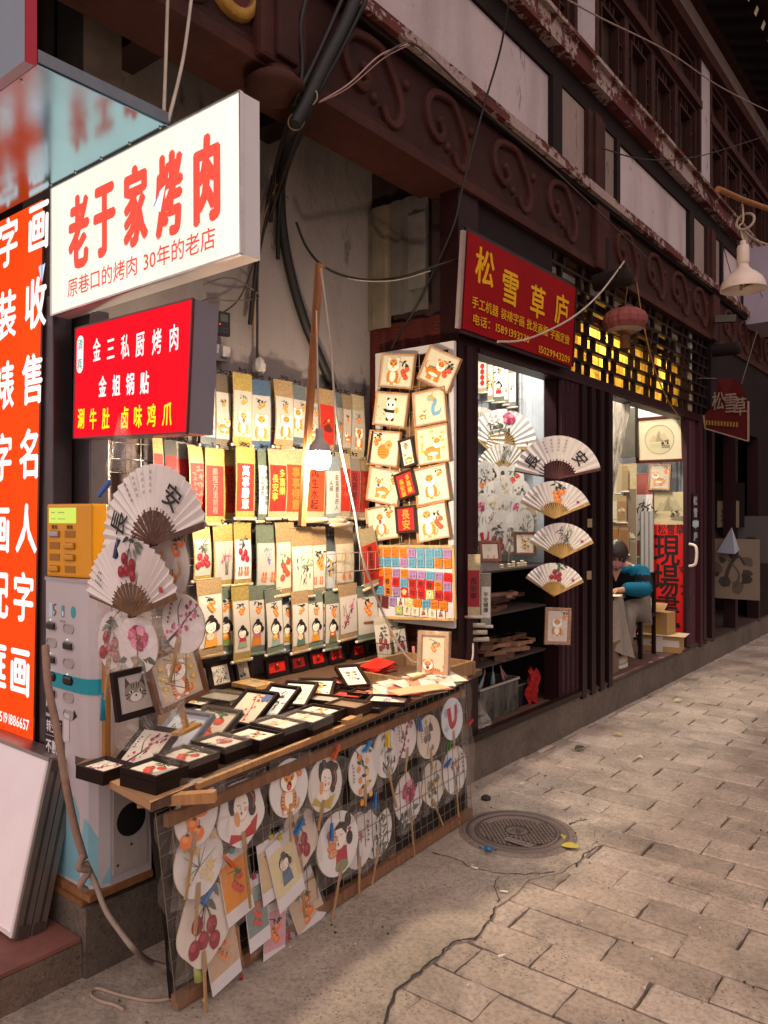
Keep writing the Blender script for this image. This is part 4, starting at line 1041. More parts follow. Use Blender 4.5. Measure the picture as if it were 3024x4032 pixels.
b.build('screw', t)['kind'] = 'stuff'
b = MB(); b.box(XE-3, XE-.3, 1.02, 1.06, 3.02, 3.05, '#9a6a3a', 'wood'); tag(b.build('timber_strip'), 'thin pale timber strip in the dark loft above the steel canopy', 'timber')
# posts between the signs
b = MB(); b.box(-2.765, -2.668, 1.425, 1.50, .232, 2.3, '#5a5055', 'metal', bev=.004); tag(b.build('steel_post'), 'dark grey square steel post right beside the orange sign', 'post')
b = MB(); b.box(-2.71, -2.57, 1.512, 1.59, .232, 2.25, '#5f565b', 'metal', bev=.004); tag(b.build('steel_post'), 'wide steel box post under the white sign, red glow on it', 'post')

# ------------------------------------------------------------------ red shop sign over the window
q = fix(Quad(P(1842, 909, X=-2.19), P(2269, 1136, X=-2.19), P(2253, 1444, X=-2.235), P(1820, 1293, X=-2.235)))
t = thing('shop_sign', 'dark red shop sign with yellow characters and phone numbers over the window', 'sign', q.o)
b = MB(); q2 = Quad(*[c - q.n * .003 for c in q.c]); q2.n, q2.o = q.n, q.o; q2.slab(b, .04, '#4a0a12', 'enamel')
b.beam(q.c[0]-q.o-q.n*.02, q.c[3]-q.o-q.n*.02, .022, .05, '#8c7d78', 'matte', up=(0, 1, 0))
for i, j in ((0, 1), (1, 2), (2, 3)): b.beam(q.c[i]-q.o-q.n*.015, q.c[j]-q.o-q.n*.015, .014, .045, '#2a1416', 'gloss')
b.build('frame', t)
b = MB(); b.add([c - q.o + q.n*.0005 for c in q.c], [(0, 1, 2, 3)], '#8c0a12', 'enamel')
p = Pic(b, 0, 0, 1, -.002, 'enamel', f=q); YE = '#dba418'
for ch, x, y in (('松', 1050, 576), ('雪', 1104, 617), ('草', 1163, 645), ('庐', 1215, 659)):
    a, z = onq(q, x, y); p.text(ch, a, z, .205, YE, wx=1.0, bold=.022)
def line(tx, x0, y0, x1, y1, h):
    a0, z0 = onq(q, x0, y0); a1, z1 = onq(q, x1, y1); W = sum(glyph(c)[2] for c in tx)
    p.text(tx, (a0+a1)/2, (z0+z1)/2, h, YE, wx=(a1-a0)/h/W, bold=.014)
line('手工机器 装裱字画 批发画框 字画定做', 1019, 638, 1229, 733, .066)
line('电话：15891393230', 1019, 682, 1142, 729, .062)
line('15029943209', 1160, 738, 1229, 768, .062)
b.build('face', t)
# torn red cloth banner further along
YB = 7.9
pts = [P(2300+.4364*x, 1300+.4364*y, Y=YB) for x, y in ((1205, 440), (1340, 430), (1415, 480), (1440, 560), (1478, 640), (1475, 1000), (1100, 890), (1085, 770), (1150, 690), (1195, 560))]
o = pts[5]
t = thing('cloth_banner', 'torn dark red cloth banner with pale characters hung out from the far shop', 'banner', o)
b = MB(); v = [c - o + Vector((0, .03*math.sin(i*1.7), 0)) for i, c in enumerate(pts)]
ct = sum(v, Vector())/len(v); n = len(v)
b.add(v + [ct] + [c + Vector((0, .006, 0)) for c in v] + [ct + Vector((0, .006, 0))], [(i, (i+1) % n, n) for i in range(n)] + [(n+1+i, 2*n+1, n+1+(i+1) % n) for i in range(n)], '#4a1012', 'cloth')
for i in range(n):
    if i in (4, 5, 6): b.beam(v[i], v[(i+1) % n], .03, .012, '#8c7468', 'cloth')
b.build('cloth', t)
b = MB(); p = Pic(b, 0, 0, 1, -.035, 'cloth')
for ch, x, y, h in (('松', 1218, 640, .19), ('雪', 1330, 660, .21), ('草', 1418, 690, .19)):
    c = P(2300+.4364*x, 1300+.4364*y, Y=YB) - o; p.text(ch, c.x, c.z, h, '#7a6a62', wx=.62, bold=.01)
c = P(2300+.4364*1250, 1300+.4364*830, Y=YB) - o; scr = [p.stroke([(c.x-.14+i*.028, c.z+.025-i*.004), (c.x-.14+i*.028, c.z-.02-i*.004)], .016, '#8c6a2a') for i in range(11)]
b.build('lettering', t)
b = MB(); b.tube([pts[0] + Vector((-.02, .02, .01)), pts[0] + Vector((-.35, .02, .05))], .004, '#7a6a60', 'rubber', 6); b.tube([pts[2] + Vector((0, .02, 0)), pts[2] + Vector((.12, .1, .5))], .004, '#6a5a52', 'rubber', 6)
o2 = b.build('cord', t, -o)

# ------------------------------------------------------------------ shuttered charging cabinet on the step
def cabinet():
    x0, x1, y0, y1, z0, z1 = -2.615, -2.30, 1.362, 1.585, .272, 1.275
    t = thing('charging_cabinet', 'white power bank charging cabinet with a teal band on the left step', 'charging cabinet', (x1, y0, z0))
    W, D, H = x1-x0, y1-y0, z1-z0
    prof = [(-W, D), (-W, .01), (-W+.02, 0), (-.07, 0), (-.035, .008), (-.012, .03), (0, .065), (0, .2), (0, D)]
    def wall(za, zb, col_, mat, grow=0.0, lo=0, hi=99):
        pr = [(x + (grow if x > -.05 else 0) - (grow if x < -W+.03 else 0), y - (grow if y < .1 else 0)) for x, y in prof][lo:hi]
        n = len(pr); v = [(x, y, za) for x, y in pr] + [(x, y, zb) for x, y in pr]
        b.add(v, [(i, i+1, n+i+1, n+i) for i in range(n-1)], col_, mat, False)
        b.add(v, [tuple(range(n))[::-1], tuple(range(n, 2*n))], col_, mat)
    b = MB(); wall(0, H, '#b9b0b4', 'gloss'); b.build('body', t)
    b = MB(); wall(.640, .690, '#1f8fa0', 'gloss', .004); b.build('band', t)
    b = MB(); wall(H+.0005, H+.012, '#a39aa0', 'gloss', .003); b.build('lid', t)
    # plain pale blue panel low on the front and a dark vent plate on the side
    b = MB()
    pts = [(-.27, .012), (-.265, .13), (-.24, .22), (-.19, .275), (-.11, .29), (-.085, .25), (-.075, .12), (-.078, .012)]
    b.add([(x, -.0012, z) for x, z in pts], [tuple(range(len(pts)))], '#79aab8', 'gloss')
    b.add([(-.078, -.0012, .012), (-.036, .0066, .012), (-.013, .0285, .012), (.0012, .064, .012), (.0012, .07, .012), (.0012, .07, .10), (-.013, .0285, .17), (-.036, .0066, .22), (-.085, -.0012, .25), (-.075, -.0012, .12)], [(0, 1, 7, 9), (1, 2, 6, 7), (2, 3, 5, 6), (7, 8, 9)], '#79aab8', 'gloss')
    b.build('blue_panel', t)
    b = MB(); b.box(.0005, .004, .075, .205, .03, .60, '#a99f98', 'matte'); b.lathe([(.0005, .0052), (.052, .0052), (.056, .0045)], '#0e0a0a', 'matte', 26, (0, .142, .20), axis='x')
    for y, z in ((.09, .34), (.09, .06), (.195, .33), (.142, .28), (.142, .115)): b.lathe([(.0004, .0062), (.004, .006), (.005, .0045)], '#4a4240', 'metal', 8, (0, y, z), axis='x')
    b.build('vent_plate', t)
    # slots
    for c_, x in enumerate((-.255, -.145)):
        for r_ in range(6):
            z = H - .155 - r_*.058
            full = (1, 0, 1, 1, 1, 1)[r_] if c_ == 0 else (0, 1, 0, 1, 0, 0)[r_]
            b = MB(); pl = lambda w, h, n=9: [(w*math.copysign(1, math.cos(a)) + h*math.cos(a), h*math.sin(a)) for a in [math.pi*2*i/(2*n) + .01 for i in range(2*n)]]
            o_ = pl(.018, .016); i_ = pl(.0165, .0125); n = len(o_)
            b.add([(x+u, -.0005, z+w) for u, w in o_] + [(x+u, -.004, z+w) for u, w in o_] + [(x+u, -.004, z+w) for u, w in i_] + [(x+u, -.0008, z+w) for u, w in i_], [(i, (i+1) % n, n+(i+1) % n, n+i) for i in range(n)] + [(n+i, n+(i+1) % n, 2*n+(i+1) % n, 2*n+i) for i in range(n)] + [(2*n+i, 2*n+(i+1) % n, 3*n+(i+1) % n, 3*n+i) for i in range(n)] + [tuple(range(3*n, 4*n))], '#a59c9c', 'gloss')
            s_ = b.build('slot', t)
            if full:
                b = MB(); b.box(x-.022, x+.03, -.012, -.001, z-.011, z+.011, '#2c2425', 'gloss', bev=.004); b.build('power_bank', s_)
                b = MB(); b.cbox((x-.0, -.0055, z+.021), (.004, .003, .004), (.6, 1, .8), 'emit'); b.build('indicator', s_)
    b = MB(); p = Pic(b, 0, 0, 1, -.0012, 'gloss')
    p.poly([(-.272, H-.125), (-.25, H-.125), (-.25, H-.075), (-.272, H-.075)], '#b9cfe0')
    p.stroke([(-.225, H-.08), (-.24, H-.083), (-.24, H-.098), (-.226, H-.105), (-.24, H-.12)], .004, '#231c1c')
    p.poly([(-.19, H-.12), (-.172, H-.12), (-.172, H-.08), (-.19, H-.08)], '#3f9aa8'); p.poly([(-.185, H-.115), (-.177, H-.115), (-.177, H-.1), (-.185, H-.1)], '#dfe8e8')
    p.ell(-.115, H-.098, .014, .02, '#2f9aa0'); p.stroke([(-.2, H-.134), (-.165, H-.134)], .006, '#8c8688')
    for x, z, w, h, s_ in ((-.24, .50, .11, .062, '转生活'), (-.235, .43, .13, .072, '不断电')):
        b2 = MB(); p2 = Pic(b2, 0, 0, 1, -.0012, 'gloss'); p2.poly([(x-w/2, z-h/2), (x+w/2, z-h/2), (x+w/2, z+h/2), (x-w/2, z+h/2)], '#231a1e'); p2.text(s_, x, z, h*.72, '#d9d2d6', wx=w/h*.42, bold=.03); b2.build('sticker', t)
    b.build('print', t)
    for pts, c_ in (([(-.175, .46), (-.14, .47), (-.138, .56), (-.172, .56)], '#c9c2c6'), ([(-.115, .545), (-.09, .56), (-.11, .58)], '#231a1e')):
        b = MB(); Pic(b, 0, 0, 1, -.0016, 'gloss').poly(pts, c_); b.build('sticker', t)
    b = MB(); b.box(-W-.05, .01, -.015, D, -.022, -.0005, '#8a5c36', 'wood'); b.box(-W-.05, -.02, -.025, D, -.0405, -.0225, '#7c5230', 'wood'); b.build('wood_block', t)
cabinet()
# yellow dock on the cabinet
t = thing('charging_dock', 'yellow power bank dock with a lit screen standing on the white cabinet', 'charging dock', (-2.37, 1.40, 1.2885), (0, 0, R(9)))
b = MB(); b.box(-.228, -.0, 0, .07, 0, .252, '#d9930a', 'gloss', bev=.008); b.build('body', t)
b = MB(); b.box(-.212, -.075, -.003, -.0005, .185, .238, (.62, .72, .12), 'emit'); p = Pic(b, 0, 0, 1, -.0035, 'emit')
for x in (-.2, -.165, -.15): p.stroke([(x, .222), (x+.02, .222)], .004, (.3, .34, .1)); p.stroke([(x, .2), (x+.024, .2)], .003, (.3, .34, .1))
b.build('screen', t)
b = MB(); p = Pic(b, 0, 0, 1, -.001, 'gloss'); p.text('快充', -.185, .172, .016, '#3a2408', bold=.03); p.text('快充', -.105, .172, .016, '#3a2408', bold=.03); b.build('lettering', t)
for c_, x in enumerate((-.185, -.105)):
    for r_ in range(4):
        z = .148 - r_*.040
        b = MB(); b.box(x-.026, x+.026, -.002, -.0004, z-.012, z+.012, '#9a6408', 'gloss', bev=.0006); s_ = b.build('slot', t)
        if (c_, r_) in ((0, 0), (1, 1), (1, 2), (0, 3)):
            b = MB(); b.box(x-.024, x+.024, -.011, -.0025, z-.009, z+.009, '#a8a0a4' if (c_, r_) == (0, 0) else '#c98a1c', 'gloss', bev=.004); b.build('power_bank', s_)
# dismantled light box leaning on the orange sign
t = thing('leaning_light_box', 'white aluminium framed light box panel leaning against the orange sign', 'panel', (-2.465, 1.235, .133), (R(-13), 0, 0)); t.scale = (1, 1, .955)
b = MB(); b.box(-1.0, -.006, -.052, .052, .004, .575, '#e8dee2', 'gloss'); b.build('panel', t)
b = MB()
for y in (-.027, .027):
    b.box(-.0055, .006, y-.025, y+.025, 0, .585, '#8f8682', 'metal'); b.box(.0062, .0085, y-.004, y+.004, .002, .583, '#5f5856', 'metal')
    b.box(.0062, .011, y-.018, y+.018, .545, .582, '#6d6664', 'metal'); b.box(.0062, .011, y-.018, y+.018, .003, .04, '#6d6664', 'metal')
b.box(-1.0, -.0057, -.056, .056, .5755, .588, '#9c9290', 'metal'); b.box(-1.0, -.0057, -.056, -.0525, 0, .012, '#c9c0bd', 'gloss'); b.box(-.018, -.0057, -.056, -.0525, .0121, .575, '#c9c0bd', 'gloss')
b.build('frame', t)
# ================================================================== the stall
S_TL, S_TR, S_BR, S_BL = Vector((-1.862, 1.30, .655)), Vector((-2.052, 3.215, .675)), Vector((-2.035, 3.25, .03)), Vector((-1.93, 1.42, .03))
SN = (S_TR - S_TL).cross(S_BL - S_TL).normalized()
if SN.x < 0: SN *= -1
SROT = (math.asin(max(-1, min(1, -SN.z))) * -1, 0, math.atan2((S_TR-S_TL).y, (S_TR-S_TL).x))
def onstall(x, y, off=0.0): return Q(x, y, n=SN, p=S_TL) + SN * off
# table: boards on trestles
T_FL, T_FR = Vector((-1.846, 1.272, 0)), Vector((-2.063, 3.215, 0))
t = thing('market_table', 'long wooden market stall table standing out in the lane, boards worn', 'table', (-2.3, 2.3, 0))
o_ = Vector((2.3, -2.3, 0))
b = MB(); pl = [(-1.846, 1.272), (-2.063, 3.215), (-2.10, 3.45), (-2.92, 3.45), (-2.92, 1.52), (-2.30, 1.33)]
n = len(pl); b.add([(x, y, .70) for x, y in pl] + [(x, y, .672) for x, y in pl], [tuple(range(n)), tuple(range(2*n-1, n-1, -1))] + [(n+i, n+(i+1) % n, (i+1) % n, i) for i in range(n)], '#5c4434', 'wood'); b.build('table_top', t, o_)
d = (T_FR - T_FL).normalized(); nn = Vector((d.y, -d.x, 0))
b = MB(); b.beam(T_FL + d*.16 + nn*.012 + Vector((0, 0, .70)), T_FR + nn*.012 + Vector((0, 0, .70)), .016, .018, '#a87c4e', 'wood'); b.beam(T_FL + d*.92 + nn*.01 + Vector((0, 0, .715)), T_FL + d*1.02 + nn*.01 + Vector((0, 0, .718)), .03, .02, '#b58a58', 'wood'); b.build('edge_strip', t, o_)
b = MB(); b.beam(T_FL + d*.05 + nn*.004 + Vector((0, 0, .632)), T_FR + nn*.0 + Vector((0, 0, .628)), .022, .034, '#7a563e', 'wood'); b.build('rail', t, o_)
for x, y in ((-2.0, 1.5), (-2.14, 3.1), (-2.8, 1.62), (-2.85, 3.35)):
    b = MB(); b.box(x-.025, x+.025, y-.025, y+.025, 0 if x > XF else .235, .671, '#5a3d2c', 'wood'); b.build('leg', t, o_)
b = MB(); b.box(-2.5, -2.06, 3.30, 3.32, .7005, .765, '#8c6a48', 'wood'); b.beam((-2.065, 2.78, .735), (-2.075, 3.31, .735), .02, .066, '#93704c', 'wood'); b.box(-2.5, -2.48, 2.8, 3.299, .7005, .765, '#8c6a48', 'wood'); b.box(-2.479, -2.085, 2.78, 2.80, .7005, .76, '#8c6a48', 'wood'); b.build('tray', t, o_)
b = MB(); b.add([(-1.842, 1.268, .7015), (-1.87, 1.46, .7015), (-2.45, 1.55, .7015), (-2.31, 1.315, .7015)], [(0, 1, 2, 3)], '#a9805c', 'paper'); b.add([(-1.842, 1.268, .701), (-2.31, 1.315, .701), (-2.30, 1.31, .685), (-1.842, 1.266, .68)], [(0, 1, 2, 3)], '#9a7352', 'paper'); tag(b.build('cardboard_sheet'), 'brown cardboard sheet under the frames at the near end of the table', 'cardboard')
b = MB(); b.beam(P(850, 3134, Z=.69) - SN*0, P(545, 3155, Z=.675), .03, .03, '#a8794c', 'wood'); tag(b.build('bamboo_stick'), 'short wooden stick tied under the near corner of the table', 'stick')
b = MB(); c0 = Q(352, 1724, Z=.675)
for k in range(5): b.tube(spline([c0 + Vector((.015*math.sin(k), .02*math.cos(k*2), .02)), c0 + Vector((.025, .05, .015 - k*.008)), c0 + Vector((.0, .12 - k*.01, -.005*k)), c0 + Vector((-.02, .05 - k*.012, -.035))]), .007, '#c9bfb8', 'gloss', 6)
tag(b.build('plastic_tie'), 'knotted white plastic strip tied round the table corner stick', 'plastic strip')
# front: wire grid over a dark cloth
sf = lambda a, c: (S_TL.lerp(S_TR, a)).lerp(S_BL.lerp(S_BR, a), c)
b = MB(); V = []; F = []
for i in range(33):
    for j in range(9): V.append(sf(i/32, j/8) - SN*(.03 + .006*math.sin(i*1.3 + j)))
F = [(i*9+j, i*9+j+1, i*9+10+j, i*9+9+j) for i in range(32) for j in range(8)]
b.add(V, F, '#2c2421', 'cloth'); tag(b.build('front_cloth'), 'dark brown cloth hung down the front of the market table', 'cloth')
t = thing('wire_grid', 'rusty wire display grid down the front of the table, hung with fans', 'wire grid', S_TL.lerp(S_BR, .5))
o_ = -S_TL.lerp(S_BR, .5)
b = MB()
for i in range(37): b.tube([sf(i/36, 0) - SN*.004, sf(i/36, 1) - SN*.004], .0017, '#958c84', 'metal', 5)
for j in range(10): b.tube([sf(0, j/9) - SN*.0075, sf(1, j/9) - SN*.0075], .0017, '#958c84', 'metal', 5)
b.build('mesh', t, o_)
b = MB(); b.beam(sf(0, 1.0) - SN*.012, sf(1, 1.0) - SN*.012, .03, .04, '#80583e', 'wood'); b.build('bottom_rail', t, o_)
b = MB()
for x, y in ((583, 1605), (672, 1745), (800, 2025), (985, 1655), (1000, 1745)): pass
for x, y, l in ((715, 1610, .05), (745, 1770, .05), (790, 2005, .07), (985, 1545, .0), (735, 1985, .05), (880, 1970, .05), (1000, 1830, .05)):
    pass
b = MB()
for a, c in ((.15, .62), (.32, .90), (.42, .30), (.47, .55), (.50, .93), (.66, .84), (.70, .33), (.86, .80), (.9, .35), (.1, .85)):
    e = sf(a, c) + SN*.002; ex = (S_TR-S_TL).normalized()
    b.tube([e, e + ex*.07 + Vector((0, 0, .008))], .012, '#8f8178', 'film', 10)
b.build('plastic_tube', t, o_)['kind'] = 'stuff'
b = MB(); V = []
for j in range(13):
    c = j/12; e = sf(0, c*1.02) ; V += [e + SN*(.012+.01*math.sin(j)) - (S_TR-S_TL).normalized()*(.02+.012*math.sin(j*1.7)), e + SN*.006 + (S_TR-S_TL).normalized()*(.10+.01*math.sin(j*2.1))]
b.add(V, [(2*i, 2*i+1, 2*i+3, 2*i+2) for i in range(12)], '#b3a69c', 'film'); b.build('plastic_edge', t, o_); b = MB()
V = []
for j in range(13):
    c = j/12; e = sf(1, c*1.02); V += [e + SN*(.012+.008*math.sin(j)) - (S_TR-S_TL).normalized()*.09, e + SN*.01 + (S_TR-S_TL).normalized()*(.03+.015*math.sin(j*1.3))]
b.add(V, [(2*i, 2*i+1, 2*i+3, 2*i+2) for i in range(12)], '#b3a69c', 'film')
b.build('plastic_edge', t, o_)

# ------------------------------------------------------------------ paddle fans
def outline(shape, w, h):
    P_ = []
    for i in range(40):
        a = 2*math.pi*i/40; r = 1
        if shape == 'lobed': r = 1 + .055*math.cos(5*(a-.9))
        if shape == 'drop': r = 1 + .12*max(0, math.sin(a))**4
        if shape == 'flower': r = 1 + .05*math.cos(8*a)
        x, z = math.cos(a)*w/2*r, math.sin(a)*h/2*r
        if shape == 'melon': x *= 1 - .10*math.sin(a)
        P_.append((x, z))
    return P_
def paddle(loc, rot, w, h, a_kind, label, lean=0, shape='oval', face='#cfc3bd', handle=.14, hang=0, sleeve=True, tassel=None, short=False, group='round paper fans hung on the front grid', stick='#a5835c'):
    t = thing('paddle_fan', label, 'hand fan', loc, rot, group)
    T = Matrix.Rotation(lean, 4, 'Y')
    b = MB(); b.T = T; pts = outline(shape, w, h)
    b.prism(pts, -.0022, .0022, face, 'paper', '#a89a8c')
    p = Pic(b, 0, 0, 1, -.0026); art(a_kind, p, 0, 0, w*.92, h*.92); b.build('fan_face', t)
    b = MB(); b.T = T @ Matrix.Translation((0, 0, -h/2)) @ Matrix.Rotation(hang, 4, 'Y')
    b.add([(-.008, -.006, .045), (.008, -.006, .045), (.011, -.0062, -.005), (.006, -.0062, -.02), (-.006, -.0062, -.02), (-.011, -.0062, -.005)], [(0, 1, 2, 3, 4, 5)], stick, 'wood')
    b.box(-.0045, .0045, -.0065, -.001, -handle, -.005, stick, 'wood'); b.build('handle', t)
    if tassel:
        b = MB(); b.T = T @ Matrix.Translation((0, 0, -h/2)) @ Matrix.Rotation(hang, 4, 'Y')
        b.tube([(0, -.006, -handle), (0, -.008, -handle-.02)], .0015, tassel, 'cloth', 5)
        b.lathe([(.0005, 0), (.004, -.004), (.003, -.01), (.005, -.016), (.008, -.055), (.0005, -.057)], tassel, 'cloth', 9, (0, -.008, -handle-.02)); b.build('tassel', t)
    if sleeve:
        b = MB(); b.T = T; W, H = w*.56, h*.56
        V = []; F = []
        for i in range(7):
            for j in range(7): V.append(((i/3-1)*W*(1+.03*math.sin(j*2)), -.010 - .004*math.sin(i*2.2+j*1.4), (j/3-1)*H))
        F = [(i*7+j, i*7+j+1, i*7+8+j, i*7+7+j) for i in range(6) for j in range(6)]
        b.add(V, F, '#b9aca4', 'film'); b.build('sleeve', t)
    return t
PX = KD
FANS = [
 (418, 1756, 92, 140, 'drop', 'persimmon', .35, .0, 'drop shaped paper fan with orange persimmons in a pointed plastic sleeve', .14, 0, None, '#c3b7b2'),
 (420, 1855, 102, 158, 'oval', 'lily', .22, .0, 'oval fan with pale yellow lilies under the drop shaped persimmon fan', .10, 0, None, '#c9c0bc'),
 (428, 1990, 104, 175, 'lobed', 'lychee', .15, 0, 'wavy edged fan with dark red lychees low at the near end of the grid', .20, -.1, None, '#c5b3a0'),
 (515, 1752, 98, 148, 'lobed', 'bigface:#b3202e,side', .0, 0, 'round fan painted with a big haired lady eating, long handle', .20, -.05, None, '#cdc4c0'),
 (615, 1698, 82, 128, 'oval', 'tiger_open', .1, 0, 'oval fan with a roaring orange tiger cub', .08, 0, None, '#cdc6c4'),
 (690, 1690, 72, 122, 'oval', 'bigface:#b9a03a,up', .5, 0, 'leaning fan in shiny plastic with a black haired lady and green fruit', .06, 0, None, '#c0b6a8'),
 (640, 1810, 78, 130, 'lobed', 'lychee', .05, 0, 'tan wavy edged fan with dark red lychees beside the bookmark cards', .17, -.06, None, '#bda182'),
 (765, 1812, 62, 122, 'oval', 'orchid', .12, 0, 'pale fan with a faint orchid half hidden behind a bamboo fan', .16, .05, '#b98a2a', '#c2b6b0'),
 (718, 1817, 86, 140, 'oval', 'bigface:#b3203a,tails', .08, 0, 'oval fan with a girl in pigtails holding orange pumpkins', .16, .35, None, '#d2c9c5'),
 (808, 1792, 64, 118, 'oval', 'bamboo', .22, 0, 'oval fan with black bamboo and its handle swung to the left', .18, .3, '#b98a2a', '#cfc6c2'),
 (826, 1624, 56, 108, 'oval', 'bamboo', -.08, 0, 'oval fan with black bamboo under the yellow clothes peg', .14, -.18, None, '#c9c0bb'),
 (773, 1660, 62, 112, 'oval', 'loquat', .06, 0, 'oval fan with orange loquats and dark leaves', .04, 0, None, '#cbc1bc'),
 (870, 1588, 48, 98, 'oval', 'plum', .1, 0, 'slim oval fan with a pink plum branch in the top row', .06, .2, None, '#c9bfb9'),
 (918, 1589, 50, 96, 'oval', 'ink_flower', -.04, 0, 'tan oval fan with grey ink peonies beside the plum fan', .05, 0, None, '#bfa98e'),
 (966, 1550, 46, 94, 'oval', 'carp', .06, 0, 'oval fan with a red carp in blue water, far top corner', .04, 0, None, '#b9c0cc'),
 (878, 1720, 60, 112, 'oval', 'peony', -.02, 0, 'oval fan with a big crimson peony, long handle and red tassel', .16, 0, '#a3152a', '#cbc0bb'),
 (928, 1690, 48, 102, 'lobed', 'gourd', .02, 0, 'small wavy fan with green gourds, handle slanting away', .12, -.5, None, '#c9bca6'),
 (972, 1660, 50, 106, 'oval', 'orchid', .05, 0, 'oval fan with dark orchid blades and one red flower', .14, -.05, '#b98a2a', '#cdc4bf'),
]
STN = math.sin(R(51))
for i, (x, y, w, h, sh, a_, lean, off, lab, hd, hang, tas, fc) in enumerate(FANS):
    c = onstall(x, y, .012 + .007*(i % 3)); dep = (c - Vector((0, 0, 1.5))).dot(FW)
    e1, e2 = onstall(x - w/2, y), onstall(x + w/2, y)
    wm = (e2 - e1).length; hm = h * PX / FPX * dep
    s_ = 1.0
    paddle(c, SROT, min(wm, .30)*.93, hm*.95, a_, lab, lean*.8, sh, tuple(v_ + (1-v_)*.3 for v_ in C(fc)), hd, hang, True, tas)
# bookmark cards
def card(x, y, w, h, lean, paper, back, a_, lab, i, top='#d9d4d6', tassel=None):
    c = onstall(x, y, .02 + .004*(i % 4)); dep = (c - Vector((0, 0, 1.5))).dot(FW)
    wm = (onstall(x+w/2, y) - onstall(x-w/2, y)).length; hm = h*PX/FPX*dep
    t = thing('bookmark_card', lab, 'card', c, SROT, 'painted bookmark cards hung on the front grid')
    T = Matrix.Rotation(lean, 4, 'Y'); b = MB(); b.T = T
    b.box(-wm/2, wm/2, -.001, .001, -hm/2, hm/2, top, 'paper'); p = Pic(b, 0, 0, 1, -.0013)
    p.poly([(-wm/2+.002, -hm*.3), (wm/2-.002, -hm*.3), (wm/2-.002, hm*.36), (-wm/2+.002, hm*.36)], paper); art(a_, p, 0, hm*.03, wm*.85, hm*.6); b.build('card', t)
    b = MB(); b.T = T; b.add([(-wm*.56, -.006, -hm*.56), (wm*.56, -.007, -hm*.56), (wm*.56, -.006, hm*.56), (-wm*.56, -.005, hm*.56)], [(0, 1, 2, 3)], '#b9aca4', 'film'); b.build('sleeve', t)
    b = MB(); b.T = T; b.box(-.008, .008, -.012, -.003, hm*.5-.004, hm*.5+.012, back, 'gloss', bev=.002); b.tube([(-.006, -.008, hm*.5+.01), (0, -.01, hm*.5+.026), (.006, -.008, hm*.5+.01)], .0012, '#8f8a86', 'metal', 5); b.build('binder_clip', t)
    return t
card(580, 1870, 50, 130, -.08, '#cdb38f', '#b79a2a', 'pale_persimmon', 'beige bookmark card with persimmons behind the lady portrait card', 0)
card(498, 1905, 52, 150, -.14, '#e08a1a', '#2f8a8a', 'red_fruit', 'bright orange bookmark card with red fruit', 1)
card(541, 1962, 40, 150, -.08, '#7d8c8a', '#a03a5a', 'red_fruit', 'teal grey bookmark card with red fruit and a lilac tassel', 2)
card(602, 1872, 52, 150, -.22, '#d9cba0', '#b79a2a', 'girl:#3a6a8a,#2f5f82,', 'bookmark card with a portrait of a lady in blue', 3)
card(580, 2005, 40, 120, .12, '#d39aa6', '#b79a2a', 'persimmon', 'pink bookmark card with orange persimmons', 2)
card(603, 2020, 36, 130, .02, '#8f8f88', '#b79a2a', 'lychee', 'grey bookmark card with dark cherries beside the pink one', 1)
card(652, 1950, 52, 130, -.34, '#cdb59a', '#4a7ab0', 'persimmon', 'tilted beige bookmark card crossed by a fan handle', 0)
card(464, 2045, 56, 150, -.14, '#c7a78a', '#4a7ab0', 'pale_persimmon', 'low beige bookmark card beside the lychee fan at the near end', 3)
c = onstall(498, 2035, .02); t = thing('wooden_charm', 'carved wooden charm plate with a red tassel on the grid', 'charm', c, SROT)
b = MB(); b.box(-.022, .022, -.003, .003, -.07, .05, '#a06a34', 'wood', bev=.003); p = Pic(b, 0, 0, 1, -.0036); scrawl(p, 0, .03, 5, .016, '#6a3f1c'); p.ring(0, -.045, .012, .012, .003, '#6a3f1c'); b.build('plate', t)
b = MB(); b.tube([(0, 0, .05), (0, -.002, .12)], .002, '#8c1a22', 'cloth', 5); b.lathe([(.0005, -.07), (.005, -.075), (.004, -.09), (.011, -.16), (.0005, -.162)], '#8c1a22', 'cloth', 9, (.012, -.005, 0)); b.build('tassel', t)
